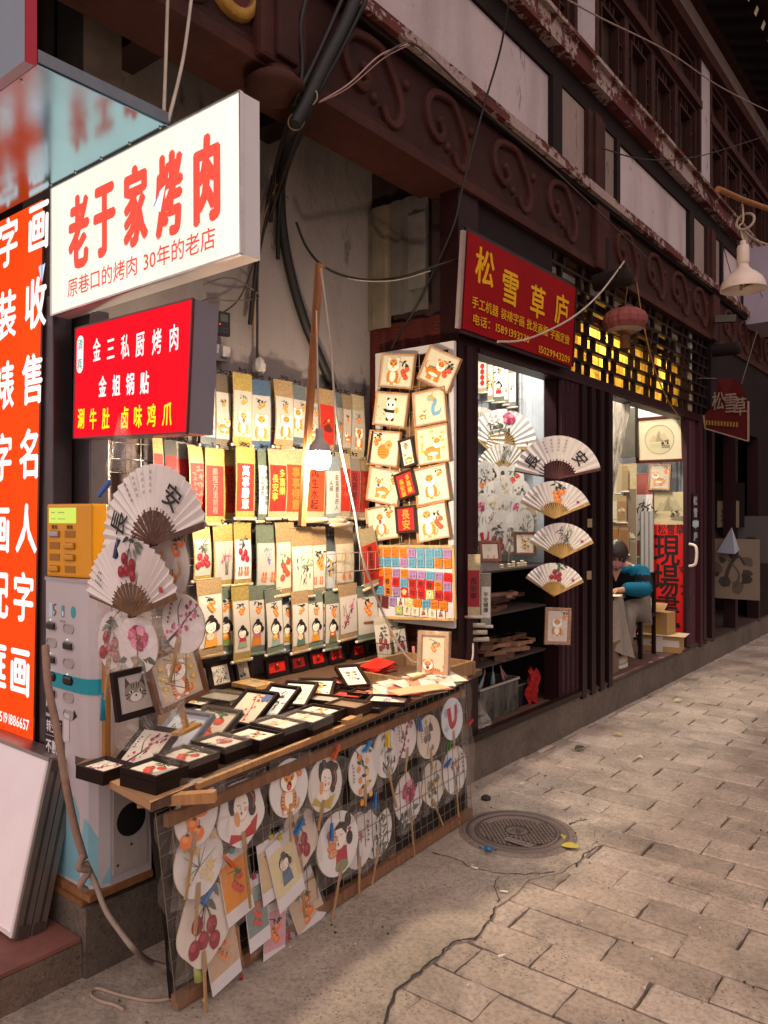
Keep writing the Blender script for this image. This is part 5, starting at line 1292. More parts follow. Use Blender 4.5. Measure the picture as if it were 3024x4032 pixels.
# clothes pegs
def peg(x, y, rot, col_, lab):
    c = onstall(x, y, .035); t = thing('clothes_peg', lab, 'clothes peg', c, SROT, 'plastic clothes pegs on the stall front')
    T = Matrix.Rotation(rot, 4, 'Y')
    for s_ in (-1, 1):
        b = MB(); b.T = T @ Matrix.Rotation(s_*.09, 4, 'X'); b.box(-.006, .006, s_*.004-.002, s_*.004+.002, -.034, .03, col_, 'gloss', bev=.0015); b.build('jaw', t)
    b = MB(); b.T = T; b.lathe([(.004, -.007), (.004, .007)], '#8f8a86', 'metal', 10, axis='x'); b.build('spring', t)
for x, y, r_, c_, l in ((779, 1607, 1.1, '#2f78b0', 'light blue clothes peg lying slantwise above the loquat fan'), (822, 1592, .15, '#cfae1c', 'yellow clothes peg on the bamboo fan'), (710, 1620, .9, '#b8502a', 'orange clothes peg on the rail beside the leaning lady fan'), (893, 1560, -.05, '#356fae', 'blue clothes peg on the tan ink peony fan'), (795, 1722, .35, '#2f6aa8', 'blue clothes peg over the black bamboo fan with swung handle'), (433, 1922, .95, '#2f6aa8', 'blue clothes peg between lily fan and lychee fan'), (476, 1852, -.7, '#b8502a', 'orange clothes peg beside the lily fan'), (958, 1602, .7, '#3f7a2a', 'green clothes peg under the red carp fan'), (1002, 1556, 1.4, '#b01c22', 'small red clothes peg on the far end of the plastic'), (700, 1790, .2, '#2f6aa8', 'blue clothes peg over the pigtail girl fan'), (631, 1778, 1.0, '#2f6aa8', 'blue clothes peg at the top of the tan lychee fan'), (955, 1643, 1.2, '#2f5fa0', 'dark blue clothes peg beside the orchid fan')): peg(x, y, r_, c_, l)
for x, y, c_, l in ((435, 2155, '#c9a53a', 'yellow tassel hanging at the low near corner of the grid'), (408, 2075, '#a5ad5a', 'pale green tassel below the near lychee fan')):
    c = onstall(x, y, .03); b = MB(); b.T = Matrix.Rotation(-.9 if y > 2100 else -.2, 4, 'Y'); b.lathe([(.0005, .03), (.005, .026), (.004, .012), (.007, .006), (.016, -.05), (.0005, -.052)], c_, 'cloth', 12); tag(b.build('tassel_ornament', None, c, SROT), l, 'tassel')

# ------------------------------------------------------------------ framed pictures
def frame(loc, rot, w, h, d, col_, a_, lab, paper='#e6dccb', mat_='#e2d8d2', mw=.0, bar=.014, fmat='lacquer', cat='picture frame', group=None, pmat='photo', name='picture_frame', wrap=False, bot=0):
    """upright local frame: x right, z up, face to -y; bottom edge at z = 0 when bot else centred"""
    t = thing(name, lab, cat, loc, rot, group)
    zo = h/2 if bot else 0
    b = MB()
    for (x0, x1, z0, z1) in ((-w/2, w/2, h/2-bar, h/2), (-w/2, w/2, -h/2, -h/2+bar), (-w/2, -w/2+bar, -h/2+bar, h/2-bar), (w/2-bar, w/2, -h/2+bar, h/2-bar)):
        b.box(x0, x1, -d, 0, zo+z0, zo+z1, col_, fmat)
    i_ = bar*.99; j_ = bar + .006
    O = [(-w/2+i_, -d+.001, zo-h/2+i_), (w/2-i_, -d+.001, zo-h/2+i_), (w/2-i_, -d+.001, zo+h/2-i_), (-w/2+i_, -d+.001, zo+h/2-i_)]
    I = [(-w/2+j_, -d+.009, zo-h/2+j_), (w/2-j_, -d+.009, zo-h/2+j_), (w/2-j_, -d+.009, zo+h/2-j_), (-w/2+j_, -d+.009, zo+h/2-j_)]
    b.add(O + I, [(0, 1, 5, 4), (1, 2, 6, 5), (2, 3, 7, 6), (3, 0, 4, 7)], col_, fmat)
    b.build('frame', t)
    b = MB(); y = -d+.0085; b.box(-w/2+bar*.9, w/2-bar*.9, y, -.001, zo-h/2+bar*.9, zo+h/2-bar*.9, mat_, 'paper')
    p = Pic(b, 0, zo, 1, y-.0003)
    W, H = w-2*bar-2*mw, h-2*bar-2*mw
    if mw: p.poly([(-W/2-.004, -H/2-.004), (W/2+.004, -H/2-.004), (W/2+.004, H/2+.004), (-W/2-.004, H/2+.004)], '#b5aba2')
    p.mat = pmat; p.poly([(-W/2, -H/2), (W/2, -H/2), (W/2, H/2), (-W/2, H/2)], paper); art(a_, p, 0, 0, W, H)
    b.build('picture', t)
    if wrap:
        b = MB(); b.box(-w/2-.003, w/2+.003, -d-.004, .001, zo-h/2-.003, zo+h/2+.003, '#b9b0a8', 'film'); b.build('plastic_wrap', t)
    return t
DKF = '#2b1a16'
GF = 'framed pictures laid out on the stall table'
def flat(x, y, w, h, z, yaw, a_, lab, col_=DKF, d=.018, stack=0, paper='#e6ded0', bar=.008, wrap=False, fm='lacquer'):
    c = Q(x, y, Z=.7+z)
    for k in range(stack):
        cc = Vector((c.x + rnd(-.002, .002), c.y + rnd(-.002, .002), .7+z-d*(k+1)-.0006*(k+1) - (0)))
        frame((cc.x, cc.y, cc.z-d), (R(-90), 0, R(yaw)), w, h, d, col_, 'none', 'dark box frame %s under the %s one' % (('directly', 'two places', 'third')[k], lab.split(' with ')[-1].split(' painting')[0] if ' with ' in lab else 'face down'), bar=bar, group=GF)
    return frame((c.x, c.y, .7+z-d), (R(-90), 0, R(yaw)), w, h, d, col_, a_, lab, paper, bar=bar, group=GF, wrap=wrap, fmat=fm)
def lean(x, y, w, h, yaw, tilt, a_, lab, col_=DKF, d=.022, paper='#d8cfbf', z=.0, wrap=False, bar=.010, **k):
    c = Q(x, y, Z=.7+z); return frame((c.x, c.y, .7+z+.001), (R(-tilt-9), 0, R(yaw)), w, h, d, col_, a_, lab, paper, bar=bar, group=GF, bot=1, wrap=wrap, **k)
YWT = 6
flat(334, 1655, .155, .125, .056, YWT, 'red_fruit', 'dark box frame with red cherries painting, nearest pile on the table', stack=2, d=.018)
flat(402, 1627, .155, .125, .055, YWT, 'red_fruit', 'plastic wrapped box frame with pale cherries painting', wrap=True, stack=2, d=.018)
flat(478, 1598, .155, .125, .054, YWT, 'peony', 'plastic wrapped box frame with pink peony painting', wrap=True, stack=2, d=.018)
flat(549, 1583, .165, .125, .052, YWT, 'citrus', 'dark box frame with yellow loquat painting', stack=1)
flat(602, 1559, .165, .125, .060, YWT-2, 'lily', 'plastic wrapped box frame with pale yellow painting on a pile', wrap=True, stack=2, d=.02)
flat(658, 1547, .165, .125, .056, YWT+3, 'lily', 'plastic wrapped box frame with cream painting beside the loose wood block', wrap=True, stack=1, d=.025)
flat(690, 1532, .16, .125, .054, YWT+2, 'citrus', 'dark box frame with green and yellow painting, in the middle of the front row', stack=1)
flat(752, 1518, .15, .12, .055, YWT+2, 'none', 'brown backed box frame lying face down', col_='#5a3d2c', stack=1, paper='#8f7660')
flat(790, 1520, .17, .13, .030, YWT+12, 'orchid', 'dark frame with a white ink painting lying near the red papers')
flat(838, 1508, .17, .13, .05, YWT+20, 'blue_flower', 'dark frame with white and blue painting tipped up by the wooden tray')
flat(226, 1650, .13, .11, .035, YWT, 'plum', 'dark box frame with plum blossom painting at the near left corner', stack=1, d=.02)
lean(283, 1672, .15, .175, 14, 48, 'plum', 'large dark frame with pink plum branch leaning back over the pile')
lean(360, 1628, .17, .18, 12, 50, 'blue_flower', 'pale blue framed wisteria painting leaning back', col_='#9fa9bc', paper='#c9cfdc', wrap=True)
lean(428, 1608, .17, .17, 12, 54, 'red_fruit', 'silver edged dark frame with red fruit painting leaning back', col_='#4a403c', wrap=True)
lean(512, 1572, .16, .19, 10, 52, 'goldline', 'dark frame with cream painting of a red trailing vine leaning back', paper='#cfc4b0')
lean(566, 1557, .15, .19, 10, 52, 'bamboo', 'dark frame with bluish bamboo painting leaning back', paper='#ccd2d6')
lean(625, 1532, .15, .17, 24, 58, 'bamboo_green', 'dark frame with green reeds painting leaning sideways', paper='#d2d6c4')
lean(675, 1513, .17, .15, 34, 62, 'pale_persimmon', 'dark frame with pale green painting turned cornerwise on the pile', paper='#cfd6c0')
flat(589, 1528, .14, .11, .018, YWT, 'peony', 'dark frame with pink peony painting low between the leaning frames')
flat(480, 1502, .20, .14, .03, YWT+4, 'none', 'plastic wrapped grey box frame behind the leaning frames', col_='#4a403a', paper='#8f877c', wrap=True)
flat(430, 1512, .16, .13, .02, YWT, 'lily', 'dark frame with cream painting lying behind the tiger fortune picture')
flat(456, 1530, .16, .12, .014, YWT, 'bamboo_green', 'dark frame with pale green painting lying under the tiger fortune stand')
flat(513, 1518, .16, .12, .02, YWT, 'citrus', 'dark frame with small yellow painting half covered behind the vine picture')
flat(575, 1502, .17, .12, .022, YWT+5, 'bamboo_green', 'dark frame with white painting lying left of the reeds picture')
flat(547, 1474, .16, .12, .03, YWT-4, 'none', 'pale wooden box frame lying on the back of the table', col_='#c7a066', paper='#b9b0a0', bar=.02, fm='wood')
for i, (x, y, yw, a_, pc_, lab) in enumerate(((642, 1480, 4, 'none', '#c9584a', 'dark box frame with plain red picture in front of the red dragon panel'), (690, 1487, 8, 'none', '#c95448', 'dark frame with red picture lying in the second red row'), (735, 1470, 2, 'none', '#cf6a58', 'dark frame with pale red picture lying below the last red panel'), (752, 1498, 10, 'none', '#c24a40', 'dark frame with red picture lying by the brown backed one'), (795, 1492, 8, 'none', '#d07a66', 'dark frame with salmon red picture lying near the card heap'), (700, 1506, 8, 'none', '#b5aba0', 'plastic wrapped frame with dull picture lying between the red ones'), (720, 1520, 12, 'lily', '#cfc4b0', 'dark frame with cream picture lying under the brown backed one'), (770, 1480, 4, 'none', '#c04238', 'dark frame with deep red picture lying left of the red envelopes'), (620, 1498, 4, 'lily', '#d0c8b4', 'dark frame with cream picture lying in front of the pale wooden box'), (662, 1497, 2, 'orchid', '#ccc4b4', 'dark frame with white orchid picture lying at the middle of the table'))):
    flat(x, y, .15, .115, .022 + .006*(i % 3), YWT+yw, a_, lab, paper=pc_, d=.018)
# row standing along the back
XBK = -2.80
def stand(x, y0, y1, w, a_, pc_, lab, yaw=93, tilt=16, col_=DKF):
    c = Q(x, y1, X=XBK); h = c.z; top = Q(x, y0, X=XBK).z
    frame((c.x, c.y, .702), (R(-tilt), 0, R(yaw)), w, max(.09, (top-.70)*1.05), .018, col_, a_, lab, pc_, bar=.016, group='small framed pictures standing along the back of the table', bot=1)
stand(436, 1440, 1500, .13, 'orchid', '#c9c2ba', 'small dark frame with a white ink frog picture standing at the near back')
stand(478, 1432, 1492, .15, 'bamboo', '#cdc2b2', 'small dark frame with a green bamboo and fruit picture standing at the back')
stand(528, 1425, 1480, .11, 'ink_flower', '#9d9080', 'small dark frame with a dim flower picture standing at the back')
for i, (x, w, lab) in enumerate(((598, .155, 'black framed red dragon panel, first of the five red ones'), (645, .13, 'black framed red panel with a dark bird, second of the red ones'), (687, .13, 'black framed red panel with a dark beast, middle of the red ones'), (726, .13, 'black framed red panel with a black written character'), (774, .12, 'black framed red panel beside the wire basket'))):
    stand(x, 1425-i*4, 1478-i*6, w, 'dark_red' if i != 3 else 'text:福,#2a1210', '#c01c16', lab, 92, 12)
# portraits and stand at the near end
c = Q(288, 1535, Z=.70); c = Vector((-2.25, 1.62, .82))
frame(P(526, 2725, X=-1.98), (R(-6), R(-4), R(86)), .135, .142, .02, DKF, 'cat', 'dark framed pencil portrait of a fluffy cat', '#aaa39f', bar=.013)
t = frame(P(683, 2662, X=-1.96), (R(-8), R(-12), R(88)), .178, .172, .03, '#9a6a48', 'fortune', 'brown framed tiger with gold ingots raised on a wooden stand', '#c9b189', mat_='#b8aaa4', mw=.014, bar=.009)
b = MB(); b.box(-.008, .008, .0, .012, -.165, -.07, '#a87c40', 'wood'); b.box(-.04, .04, -.02, .03, -.175, -.165, '#a87c40', 'wood'); b.build('stand', t)
b = MB(); b.lathe([(.0005, .13), (.055, .12), (.05, .0), (.0005, .0)], '#120d0d', 'rubber', 18); tag(b.build('black_cup', None, P(560, 2900, Z=.73)), 'round black pot under the cat portrait', 'pot')
# far end of the table
c = P(1700, 2645, Z=.77); frame((c.x, c.y+.02, .70), (R(-6), 0, R(18)), .15, .255, .04, '#b08a68', 'tiger_open', 'plastic wrapped wooden frame with a roaring tiger cub at the far end of the table', '#d0c2a6', bar=.018, fmat='wood', bot=1, wrap=True)
t = thing('wire_basket', 'black wire basket of painted cards at the far back of the table', 'basket', P(1545, 2600, X=-2.62))
bz = t.location.z
t.location = (-2.62, t.location.y, .705)
b = MB()
W, D, H = .30, .16, .11
for z in (0, H*.5, H):
    r_ = .0022 if z == H else .0012
    b.tube([(-D/2, -W/2, z), (D/2, -W/2, z), (D/2, W/2, z), (-D/2, W/2, z), (-D/2, -W/2, z)], r_, '#17100f', 'metal', 5)
for i in range(31):
    y = -W/2 + W*i/30
    for x in (-D/2, D/2): b.tube([(x, y, 0), (x, y + (.01 if i < 30 else 0), H)], .0008, '#17100f', 'metal', 4, cap=False)
for i in range(16):
    x = -D/2 + D*i/15
    for y in (-W/2, W/2): b.tube([(x, y, 0), (x, y, H)], .0008, '#17100f', 'metal', 4, cap=False)
b.build('basket', t)
for i, (dy, dx, hh, a_, pc_, lab) in enumerate(((-.10, .03, .2, 'lychee', '#d9d2c2', 'white card with red lychees and dark leaves at the near end of the wire basket'), (.03, .045, .16, 'lychee', '#ddd6c8', 'short card with big red lychees at the front of the wire basket'), (.06, -.03, .25, 'persimmon', '#d9d0b0', 'tall card with orange persimmons at the back of the wire basket'), (-.02, -.04, .23, 'pale_persimmon', '#d0c8b4', 'plastic sleeved card with pale fruit in the middle of the wire basket'), (.11, -.05, .26, 'citrus', '#c2cdca', 'bluish card with loquats at the far end of the wire basket'))):
    k_ = thing('art_card', lab, 'card', (t.location.x+dx, t.location.y+dy, .71), (R(-10), 0, R(82 + i*3)), 'painted cards in the wire basket')
    b = MB(); b.box(-.05, .05, -.001, .001, 0, hh, pc_, 'paper'); p = Pic(b, 0, hh*.55, 1, -.0015); art(a_, p, 0, 0, .085, hh*.7); b.build('card', k_)
    b = MB(); b.add([(-.056, -.004, -.0), (.056, -.004, 0), (.056, -.006, hh+.02), (-.056, -.003, hh+.015)], [(0, 1, 2, 3)], '#b9b0a8', 'film'); b.build('sleeve', k_)
t = thing('wire_basket', 'small black wire basket of red envelopes beside the leaning ink picture', 'basket', Q(815, 1465, Z=.715))
b = MB()
for z in (0, .03, .06): b.tube([(-.06, -.08, z), (.06, -.08, z), (.06, .08, z), (-.06, .08, z), (-.06, -.08, z)], .0016, '#17100f', 'metal', 5)
for i in range(17):
    for x in (-.06, .06): b.tube([(x, -.08+.01*i, 0), (x, -.08+.01*i, .06)], .0008, '#17100f', 'metal', 4, cap=False)
b.build('basket', t)
for k, (yw, z, lab) in enumerate(((95, .062, 'shiny red paper envelope topmost in the small wire basket'), (80, .05, 'red paper envelope second from the top in the small wire basket'), (88, .035, 'red paper envelope low in the small wire basket'))):
    b = MB(); b.box(-.055, .055, -.075, .075, 0, .006, '#c22018', 'photo'); tag(b.build('red_envelope', None, t.location + Vector((0, 0, z)), (R(8-4*k), R(6), R(yw-90))), lab, 'envelope', 'red paper envelopes on the table')
lean(775, 1490, .12, .19, 60, 62, 'ink_flower', 'dark frame with grey ink picture propped up by the red envelopes', z=.01)
for k in range(11):
    c = Q(842 + k*11 + (k % 3)*4, 1490 - k*3 + (k % 2)*8, Z=.73 + .003*k)
    lab = ['flat plastic sleeved card with %s art in the heap on the wooden tray' % s_ for s_ in ('pale yellow', 'grey leaf', 'orange fish', 'red fruit', 'red seal', 'cream flower', 'pink flower', 'salmon', 'orange persimmon', 'white orchid', 'brown ink')][k]
    t = thing('art_card', lab, 'card', c, (R(-90 + (k % 3)*3), 0, R(40 + k*17 % 50)), 'sleeved cards heaped on the tray')
    b = MB(); b.box(-.075, .075, -.001, .001, -.11, .11, ['#d9d0a6', '#d5d0c6', '#ddd2c0', '#cf4a3a', '#d8cdb8', '#dad2be', '#dcc0b4', '#d98a6a'][k % 8], 'paper'); p = Pic(b, 0, 0, 1, -.0014); art(['lily', 'bamboo', 'goldfish', 'none', 'plum', 'citrus', 'peony', 'none', 'persimmon', 'orchid', 'ink_flower'][k], p, 0, 0, .12, .18); b.build('card', t)
    b = MB(); b.add([(-.085, -.004, -.12), (.085, -.006, -.12), (.085, -.003, .12), (-.085, -.006, .12)], [(0, 1, 2, 3)], '#c2b9b0', 'film'); b.build('sleeve', t)
b = MB(); b.box(-.13, .13, -.05, .05, 0, .004, '#c99a76', 'paper'); tag(b.build('red_paper', None, Q(905, 1490, Z=.765), (0, 0, R(70))), 'long pale orange paper lying across the edge of the wooden tray', 'paper')
b = MB(); b.box(-.06, .06, -.05, .05, 0, .004, '#b01a14', 'paper'); tag(b.build('red_paper', None, Q(860, 1512, Z=.705), (0, 0, R(30))), 'deep red paper sheet poking out beside the wooden tray', 'paper')
c = Q(850, 1412, X=-2.5); b = MB(); b.tube(spline([P(1630, 2545, X=-2.5), P(1632, 2580, X=-2.5), P(1622, 2610, X=-2.49)]), [.006, .009, .011], '#c98a92', 'cloth', 8) if False else b.beam(P(1628, 2545, X=-2.5), P(1630, 2610, X=-2.5), .004, .018, '#c98a92', 'cloth'); tag(b.build('pink_ribbon'), 'pink ribbon hanging from the black wire basket', 'ribbon')
# ================================================================== hanging scrolls on the wall rack
t = thing('wire_rack', 'white wire rack on the grey wall, hung with four rows of scrolls', 'wire rack', (-2.9, 2.6, 1.5))
b = MB(); o_ = (2.9, -2.6, -1.5)
ya, yb = 1.72, 3.44
for z in (2.19, 1.74, 1.27, .80): b.tube([(-2.905, ya, z), (-2.905, yb, z)], .003, '#b9b4b0', 'metal', 6)
for k in range(12): b.tube([(-2.9, ya, .80 + k*.126), (-2.9, yb, .80 + k*.126)], .0016, '#b0aaa6', 'metal', 5)
for k in range(24): b.tube([(-2.897, ya + k*.0747, .80), (-2.897, ya + k*.0747, 2.19)], .0016, '#b0aaa6', 'metal', 5)
b.build('mesh', t, o_)
b = MB()
for y0, y1, z0, z1 in ((2.92, 3.40, 1.20, 1.30),):
    b.tube([(-2.72, y0, z0), (-2.72, y1, z0), (-2.72, y1, z1), (-2.72, y0, z1), (-2.72, y0, z0)], .003, '#c9c4c0', 'metal', 6)
    for k in range(1, 7): b.tube([(-2.72, y0+(y1-y0)*k/7, z0), (-2.72, y0+(y1-y0)*k/7, z1)], .002, '#c9c4c0', 'metal', 5)
    b.tube([(-2.72, y0, z1), (-2.9, y0, z1)], .002, '#c9c4c0', 'metal', 5); b.tube([(-2.72, y1, z1), (-2.9, y1, z1)], .002, '#c9c4c0', 'metal', 5)
b.build('arm', t, o_)
SILK = dict(navy='#39404b', brown='#6d5a4a', gold='#b79c4e', blue='#4a6786', tan='#ab8c5f', slate='#5d676f', cream='#b7a67e', green='#6b7763', grey='#8a8378', black='#2e2a2a', sky='#8aa0a8', dtan='#8a7046')
CR1, CR2, CR4 = (700, 1350, .4822), (700, 2000, .5124), (700, 2000, .5124)
def scroll(cr, x0, x1, y0, y1, X, silk, paper, a_, label, tp=.24, bt=.14, lean=0.0, yaw=0, roller=None, cord=True, group=None, art_rot=0, knob='#d0c6ba'):
    u0, u1, v0, v1 = cr[0]+x0*cr[2], cr[0]+x1*cr[2], cr[1]+y0*cr[2], cr[1]+y1*cr[2]
    a, c = P(u0, (v0+v1)/2, X=X), P(u1, (v0+v1)/2, X=X)
    top = P((u0+u1)/2, v0, X=X); bot = P((u0+u1)/2, v1, X=X)
    w = abs(c.y - a.y) * 1.07; h = (top.z - bot.z) * 1.045
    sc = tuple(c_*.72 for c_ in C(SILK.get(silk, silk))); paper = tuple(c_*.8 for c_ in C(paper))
    t = thing('hanging_scroll', label, 'scroll', top, (0, 0, R(90 + yaw)), group)
    T = Matrix.Rotation(lean, 4, 'Y')
    amp = rnd(.004, .012); ph = rnd(0, 6)
    yy = lambda z: -.006 - amp*math.sin(math.pi*min(1, -z/h)) - .003*math.sin(ph + z*14)
    b = MB(); b.T = T; n = 10
    V = []; 
    for j in range(n+1):
        z = -h*.965*j/n; V += [(-w/2, yy(z), z), (w/2, yy(z), z), (w/2, yy(z)+.0012, z), (-w/2, yy(z)+.0012, z)]
    b.add(V, [f for j in range(n) for f in ((4*j, 4*j+4, 4*j+5, 4*j+1), (4*j+2, 4*j+6, 4*j+7, 4*j+3), (4*j+1, 4*j+5, 4*j+6, 4*j+2), (4*j, 4*j+3, 4*j+7, 4*j+4))], sc, 'silk')
    b.tube([(-w/2, -.004, 0), (w/2, -.004, 0)], .0035, sc, 'silk', 6); b.build('mount', t)
    b = MB(); b.T = T; z0, z1 = -h*tp, -h*(1-bt); m = min(.006, w*.06)
    V = []; F = []
    for j in range(7):
        z = z0 + (z1-z0)*j/6; V += [(-w/2+m, yy(z)-.0008, z), (w/2-m, yy(z)-.0008, z)]
    b.add(V, [(2*j, 2*j+2, 2*j+3, 2*j+1) for j in range(6)], paper, 'paper')
    p = Pic(b, 0, 0, 1, 0, 'ink', f=lambda x, y, z: (x, yy(z)-.0012+y, z))
    art(a_, p, 0, (z0+z1)/2, w-2*m, z0-z1); b.build('painting', t)
    b = MB(); b.T = T; zr = -h*.975; r_ = .0085
    b.lathe([(.0004, -w/2), (r_, -w/2), (r_, w/2), (.0004, w/2)], roller or sc, 'silk', 12, (0, yy(-h*.965)+.002, zr), axis='x'); rl = b.build('roller', t)
    for s_ in (-1, 1):
        b = MB(); b.T = T; b.lathe([(.0004, s_*(w/2+.011)), (.0075, s_*(w/2+.011)), (.0075, s_*(w/2+.0005))], knob, 'gloss', 12, (0, yy(-h*.965)+.002, zr), axis='x'); b.build('knob', rl)
    if cord:
        b = MB(); b.T = T; e = rnd(.006, .014)
        b.tube([(-w*.3, -.004, .002), (0, .002, .022), (w*.3, -.004, .002)], .0014, '#2a1d1b', 'cloth', 5)
        b.tube(spline([(0, -.003, .018), (-.02, -.012, .024), (-.016, -.014, .006), (.004, -.006, .016), (.022, -.012, .02), (.014, -.014, .002)]), .0022, '#1f1716', 'cloth', 5)
        b.build('cord', t)
    return t
G1, G2, G3, G4 = 'scrolls in the top row of the rack', 'red scrolls in the second row of the rack', 'scrolls in the third row of the rack', 'scrolls in the bottom row of the rack'
PA = '#b9b1a8'
A = [
 (188, 305, 205, 832, -2.80, 'navy', 'tiger', 'navy mounted scroll with a tiger, half behind the red light box'),
 (300, 420, 262, 845, -2.83, 'brown', 'tiger', 'brown mounted scroll with persimmons over a sitting tiger, second in the top row'),
 (400, 470, 280, 830, -2.87, 'brown', 'scrib:#3a3330', 'dim brown scroll with ink figures squeezed behind its neighbours, top row'),
 (440, 590, 250, 825, -2.80, 'gold', 'tiger_open', 'yellow green brocade scroll with a red mouthed tiger, top row'),
 (575, 735, 305, 855, -2.83, 'blue', 'tiger', 'blue mounted scroll with persimmon branches and a reclining tiger'),
 (715, 795, 322, 850, -2.87, 'gold', 'tiger', 'narrow yellow brocade scroll showing only an edge of its tiger'),
 (785, 925, 310, 845, -2.80, 'tan', 'tiger', 'tan scroll with black leaved persimmons over a round tiger, top row'),
 (880, 1040, 345, 820, -2.82, 'slate', 'tiger_up', 'slate brocade scroll with oranges and a tiger standing on its hands'),
 (1045, 1165, 380, 850, -2.86, 'tan', 'tiger_open', 'tan scroll behind the wooden pole with a tiger and persimmons'),
 (1155, 1265, 385, 880, -2.83, 'tan', 'dark_red', 'tan scroll with a plain red panel beside the lamp cable'),
 (1262, 1345, 415, 880, -2.85, 'slate', 'pale_persimmon', 'grey brocade scroll with pale persimmons right of the lamp cable, top row'),
 (1330, 1405, 425, 905, -2.82, 'dtan', 'tiger', 'olive tan scroll with a climbing tiger, last but one in the top row'),
 (1402, 1512, 430, 930, -2.84, 'cream', 'tiger_open', 'cream brocade scroll with red persimmons and a roaring tiger, end of top row'),
]
for x0, x1, y0, y1, X, s_, a_, l in A:
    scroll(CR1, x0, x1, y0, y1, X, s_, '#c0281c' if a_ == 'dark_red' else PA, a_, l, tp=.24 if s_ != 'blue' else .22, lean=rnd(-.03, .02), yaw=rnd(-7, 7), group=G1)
RDP, ROR = '#bb2015', '#c23a16'
Bs = [
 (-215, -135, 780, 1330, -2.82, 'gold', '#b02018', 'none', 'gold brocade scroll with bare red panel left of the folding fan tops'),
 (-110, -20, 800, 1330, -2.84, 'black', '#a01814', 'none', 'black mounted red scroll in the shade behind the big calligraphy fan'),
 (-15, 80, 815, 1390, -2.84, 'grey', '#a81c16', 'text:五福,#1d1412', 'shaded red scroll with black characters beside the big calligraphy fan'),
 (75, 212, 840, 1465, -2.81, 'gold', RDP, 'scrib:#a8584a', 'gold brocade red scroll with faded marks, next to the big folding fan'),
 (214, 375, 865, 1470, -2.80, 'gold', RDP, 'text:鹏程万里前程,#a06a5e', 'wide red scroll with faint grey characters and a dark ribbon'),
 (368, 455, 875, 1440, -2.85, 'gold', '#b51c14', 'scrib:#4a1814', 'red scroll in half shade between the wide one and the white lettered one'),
 (465, 618, 855, 1425, -2.78, 'gold', RDP, 'text:萬事勝意,#e6dfd6', 'red scroll with four bold white characters'),
 (595, 655, 880, 1420, -2.86, 'cream', '#cfc8c0', 'scrib:#2a2422', 'white scroll with black grass script mostly hidden behind the white lettered red one'),
 (652, 735, 872, 1450, -2.82, 'green', '#d8d2c8', 'text2:清風入夢人間慈,人间清欢,#3a3430', 'narrow white scroll with a column of fine black writing'),
 (733, 870, 872, 1425, -2.80, 'cream', RDP, 'text2:多喜樂,長安寧,#d99a3e', 'red scroll with two columns of gold characters'),
 (868, 1035, 868, 1430, -2.81, 'cream', ROR, 'text:事事得意,#d9682a', 'wide orange red scroll right below the glowing bulb'),
 (1035, 1185, 880, 1425, -2.77, 'cream', '#c8401a', 'text:风生水起,#2a1712', 'orange red scroll with four black characters beside the wooden pole'),
 (1140, 1275, 905, 1425, -2.81, 'cream', '#c22a18', 'text:生而悦己,#3a1712', 'red scroll with slanting black characters right of the wooden pole'),
 (1178, 1312, 930, 1440, -2.79, 'sky', '#d2cdc6', 'text2:去见想见的人,人间,#4a4540', 'white scroll with pale blue mount and two columns of thin writing'),
 (1285, 1405, 905, 1420, -2.81, 'cream', '#bd261a', 'scrib:#b04a3a', 'red scroll crossed by the white cable'),
 (1375, 1480, 930, 1425, -2.83, 'grey', '#b01e2a', 'text:见贤思齐,#23120f', 'red scroll with big black characters, last but one in the second row'),
 (1448, 1552, 930, 1430, -2.85, 'tan', '#a82a18', 'scrib:#6a2016', 'tan mounted red scroll at the end of the second row'),
]
for x0, x1, y0, y1, X, s_, pc_, a_, l in Bs:
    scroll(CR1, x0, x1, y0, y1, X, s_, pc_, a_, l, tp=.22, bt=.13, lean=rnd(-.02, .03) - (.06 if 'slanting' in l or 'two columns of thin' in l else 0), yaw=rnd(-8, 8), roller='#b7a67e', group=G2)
Cs = [
 (108, 232, 120, 555, -2.80, 'gold', PA, 'lychee', 'scroll with dark red lychees over writing, first in the third row'),
 (225, 285, 130, 600, -2.87, 'brown', '#a89c8e', 'none', 'dim brown edge of a scroll behind the orchid one'),
 (270, 440, 130, 590, -2.80, 'gold', PA, 'orchid', 'wide scroll with a black orchid blade and pink flower'),
 (422, 558, 118, 582, -2.79, 'gold', '#d5d6da', 'lychee_fish', 'scroll with red lychees over two orange goldfish'),
 (550, 618, 160, 610, -2.87, 'black', '#8a8078', 'lychee', 'dark narrow scroll with lychees behind the goldfish ones'),
 (605, 768, 135, 632, -2.80, 'green', PA, 'wist_fish', 'green mounted scroll with lilac wisteria over goldfish'),
 (735, 885, 115, 662, -2.79, 'tan', '#d8cfb8', 'red_fruit', 'tan scroll with a string of red tomatoes and green leaves'),
 (868, 1016, 150, 680, -2.78, 'tan', '#d6cdb8', 'bamboo_green', 'tan scroll with pale green bamboo'),
 (1000, 1122, 150, 655, -2.80, 'tan', '#d6cfc0', 'orange_fish', 'tan scroll with oranges on a black branch over red goldfish'),
 (1116, 1238, 215, 650, -2.83, 'slate', '#cfd2d4', 'citrus', 'slate mounted scroll with yellow blossoms and grey leaves'),
 (1190, 1348, 150, 610, -2.79, 'tan', '#d8ceb4', 'yellow_fish', 'tan scroll with a yellow flower spray over small red goldfish'),
 (1318, 1440, 150, 600, -2.82, 'cream', '#bd2418', 'none', 'red scroll tucked behind the slanting red one, third row'),
 (1330, 1530, 160, 612, -2.74, 'cream', '#c02a1a', 'text:詩酒趁年华,#4a1a14', 'slanting red scroll with a column of black characters, end of third row'),
]
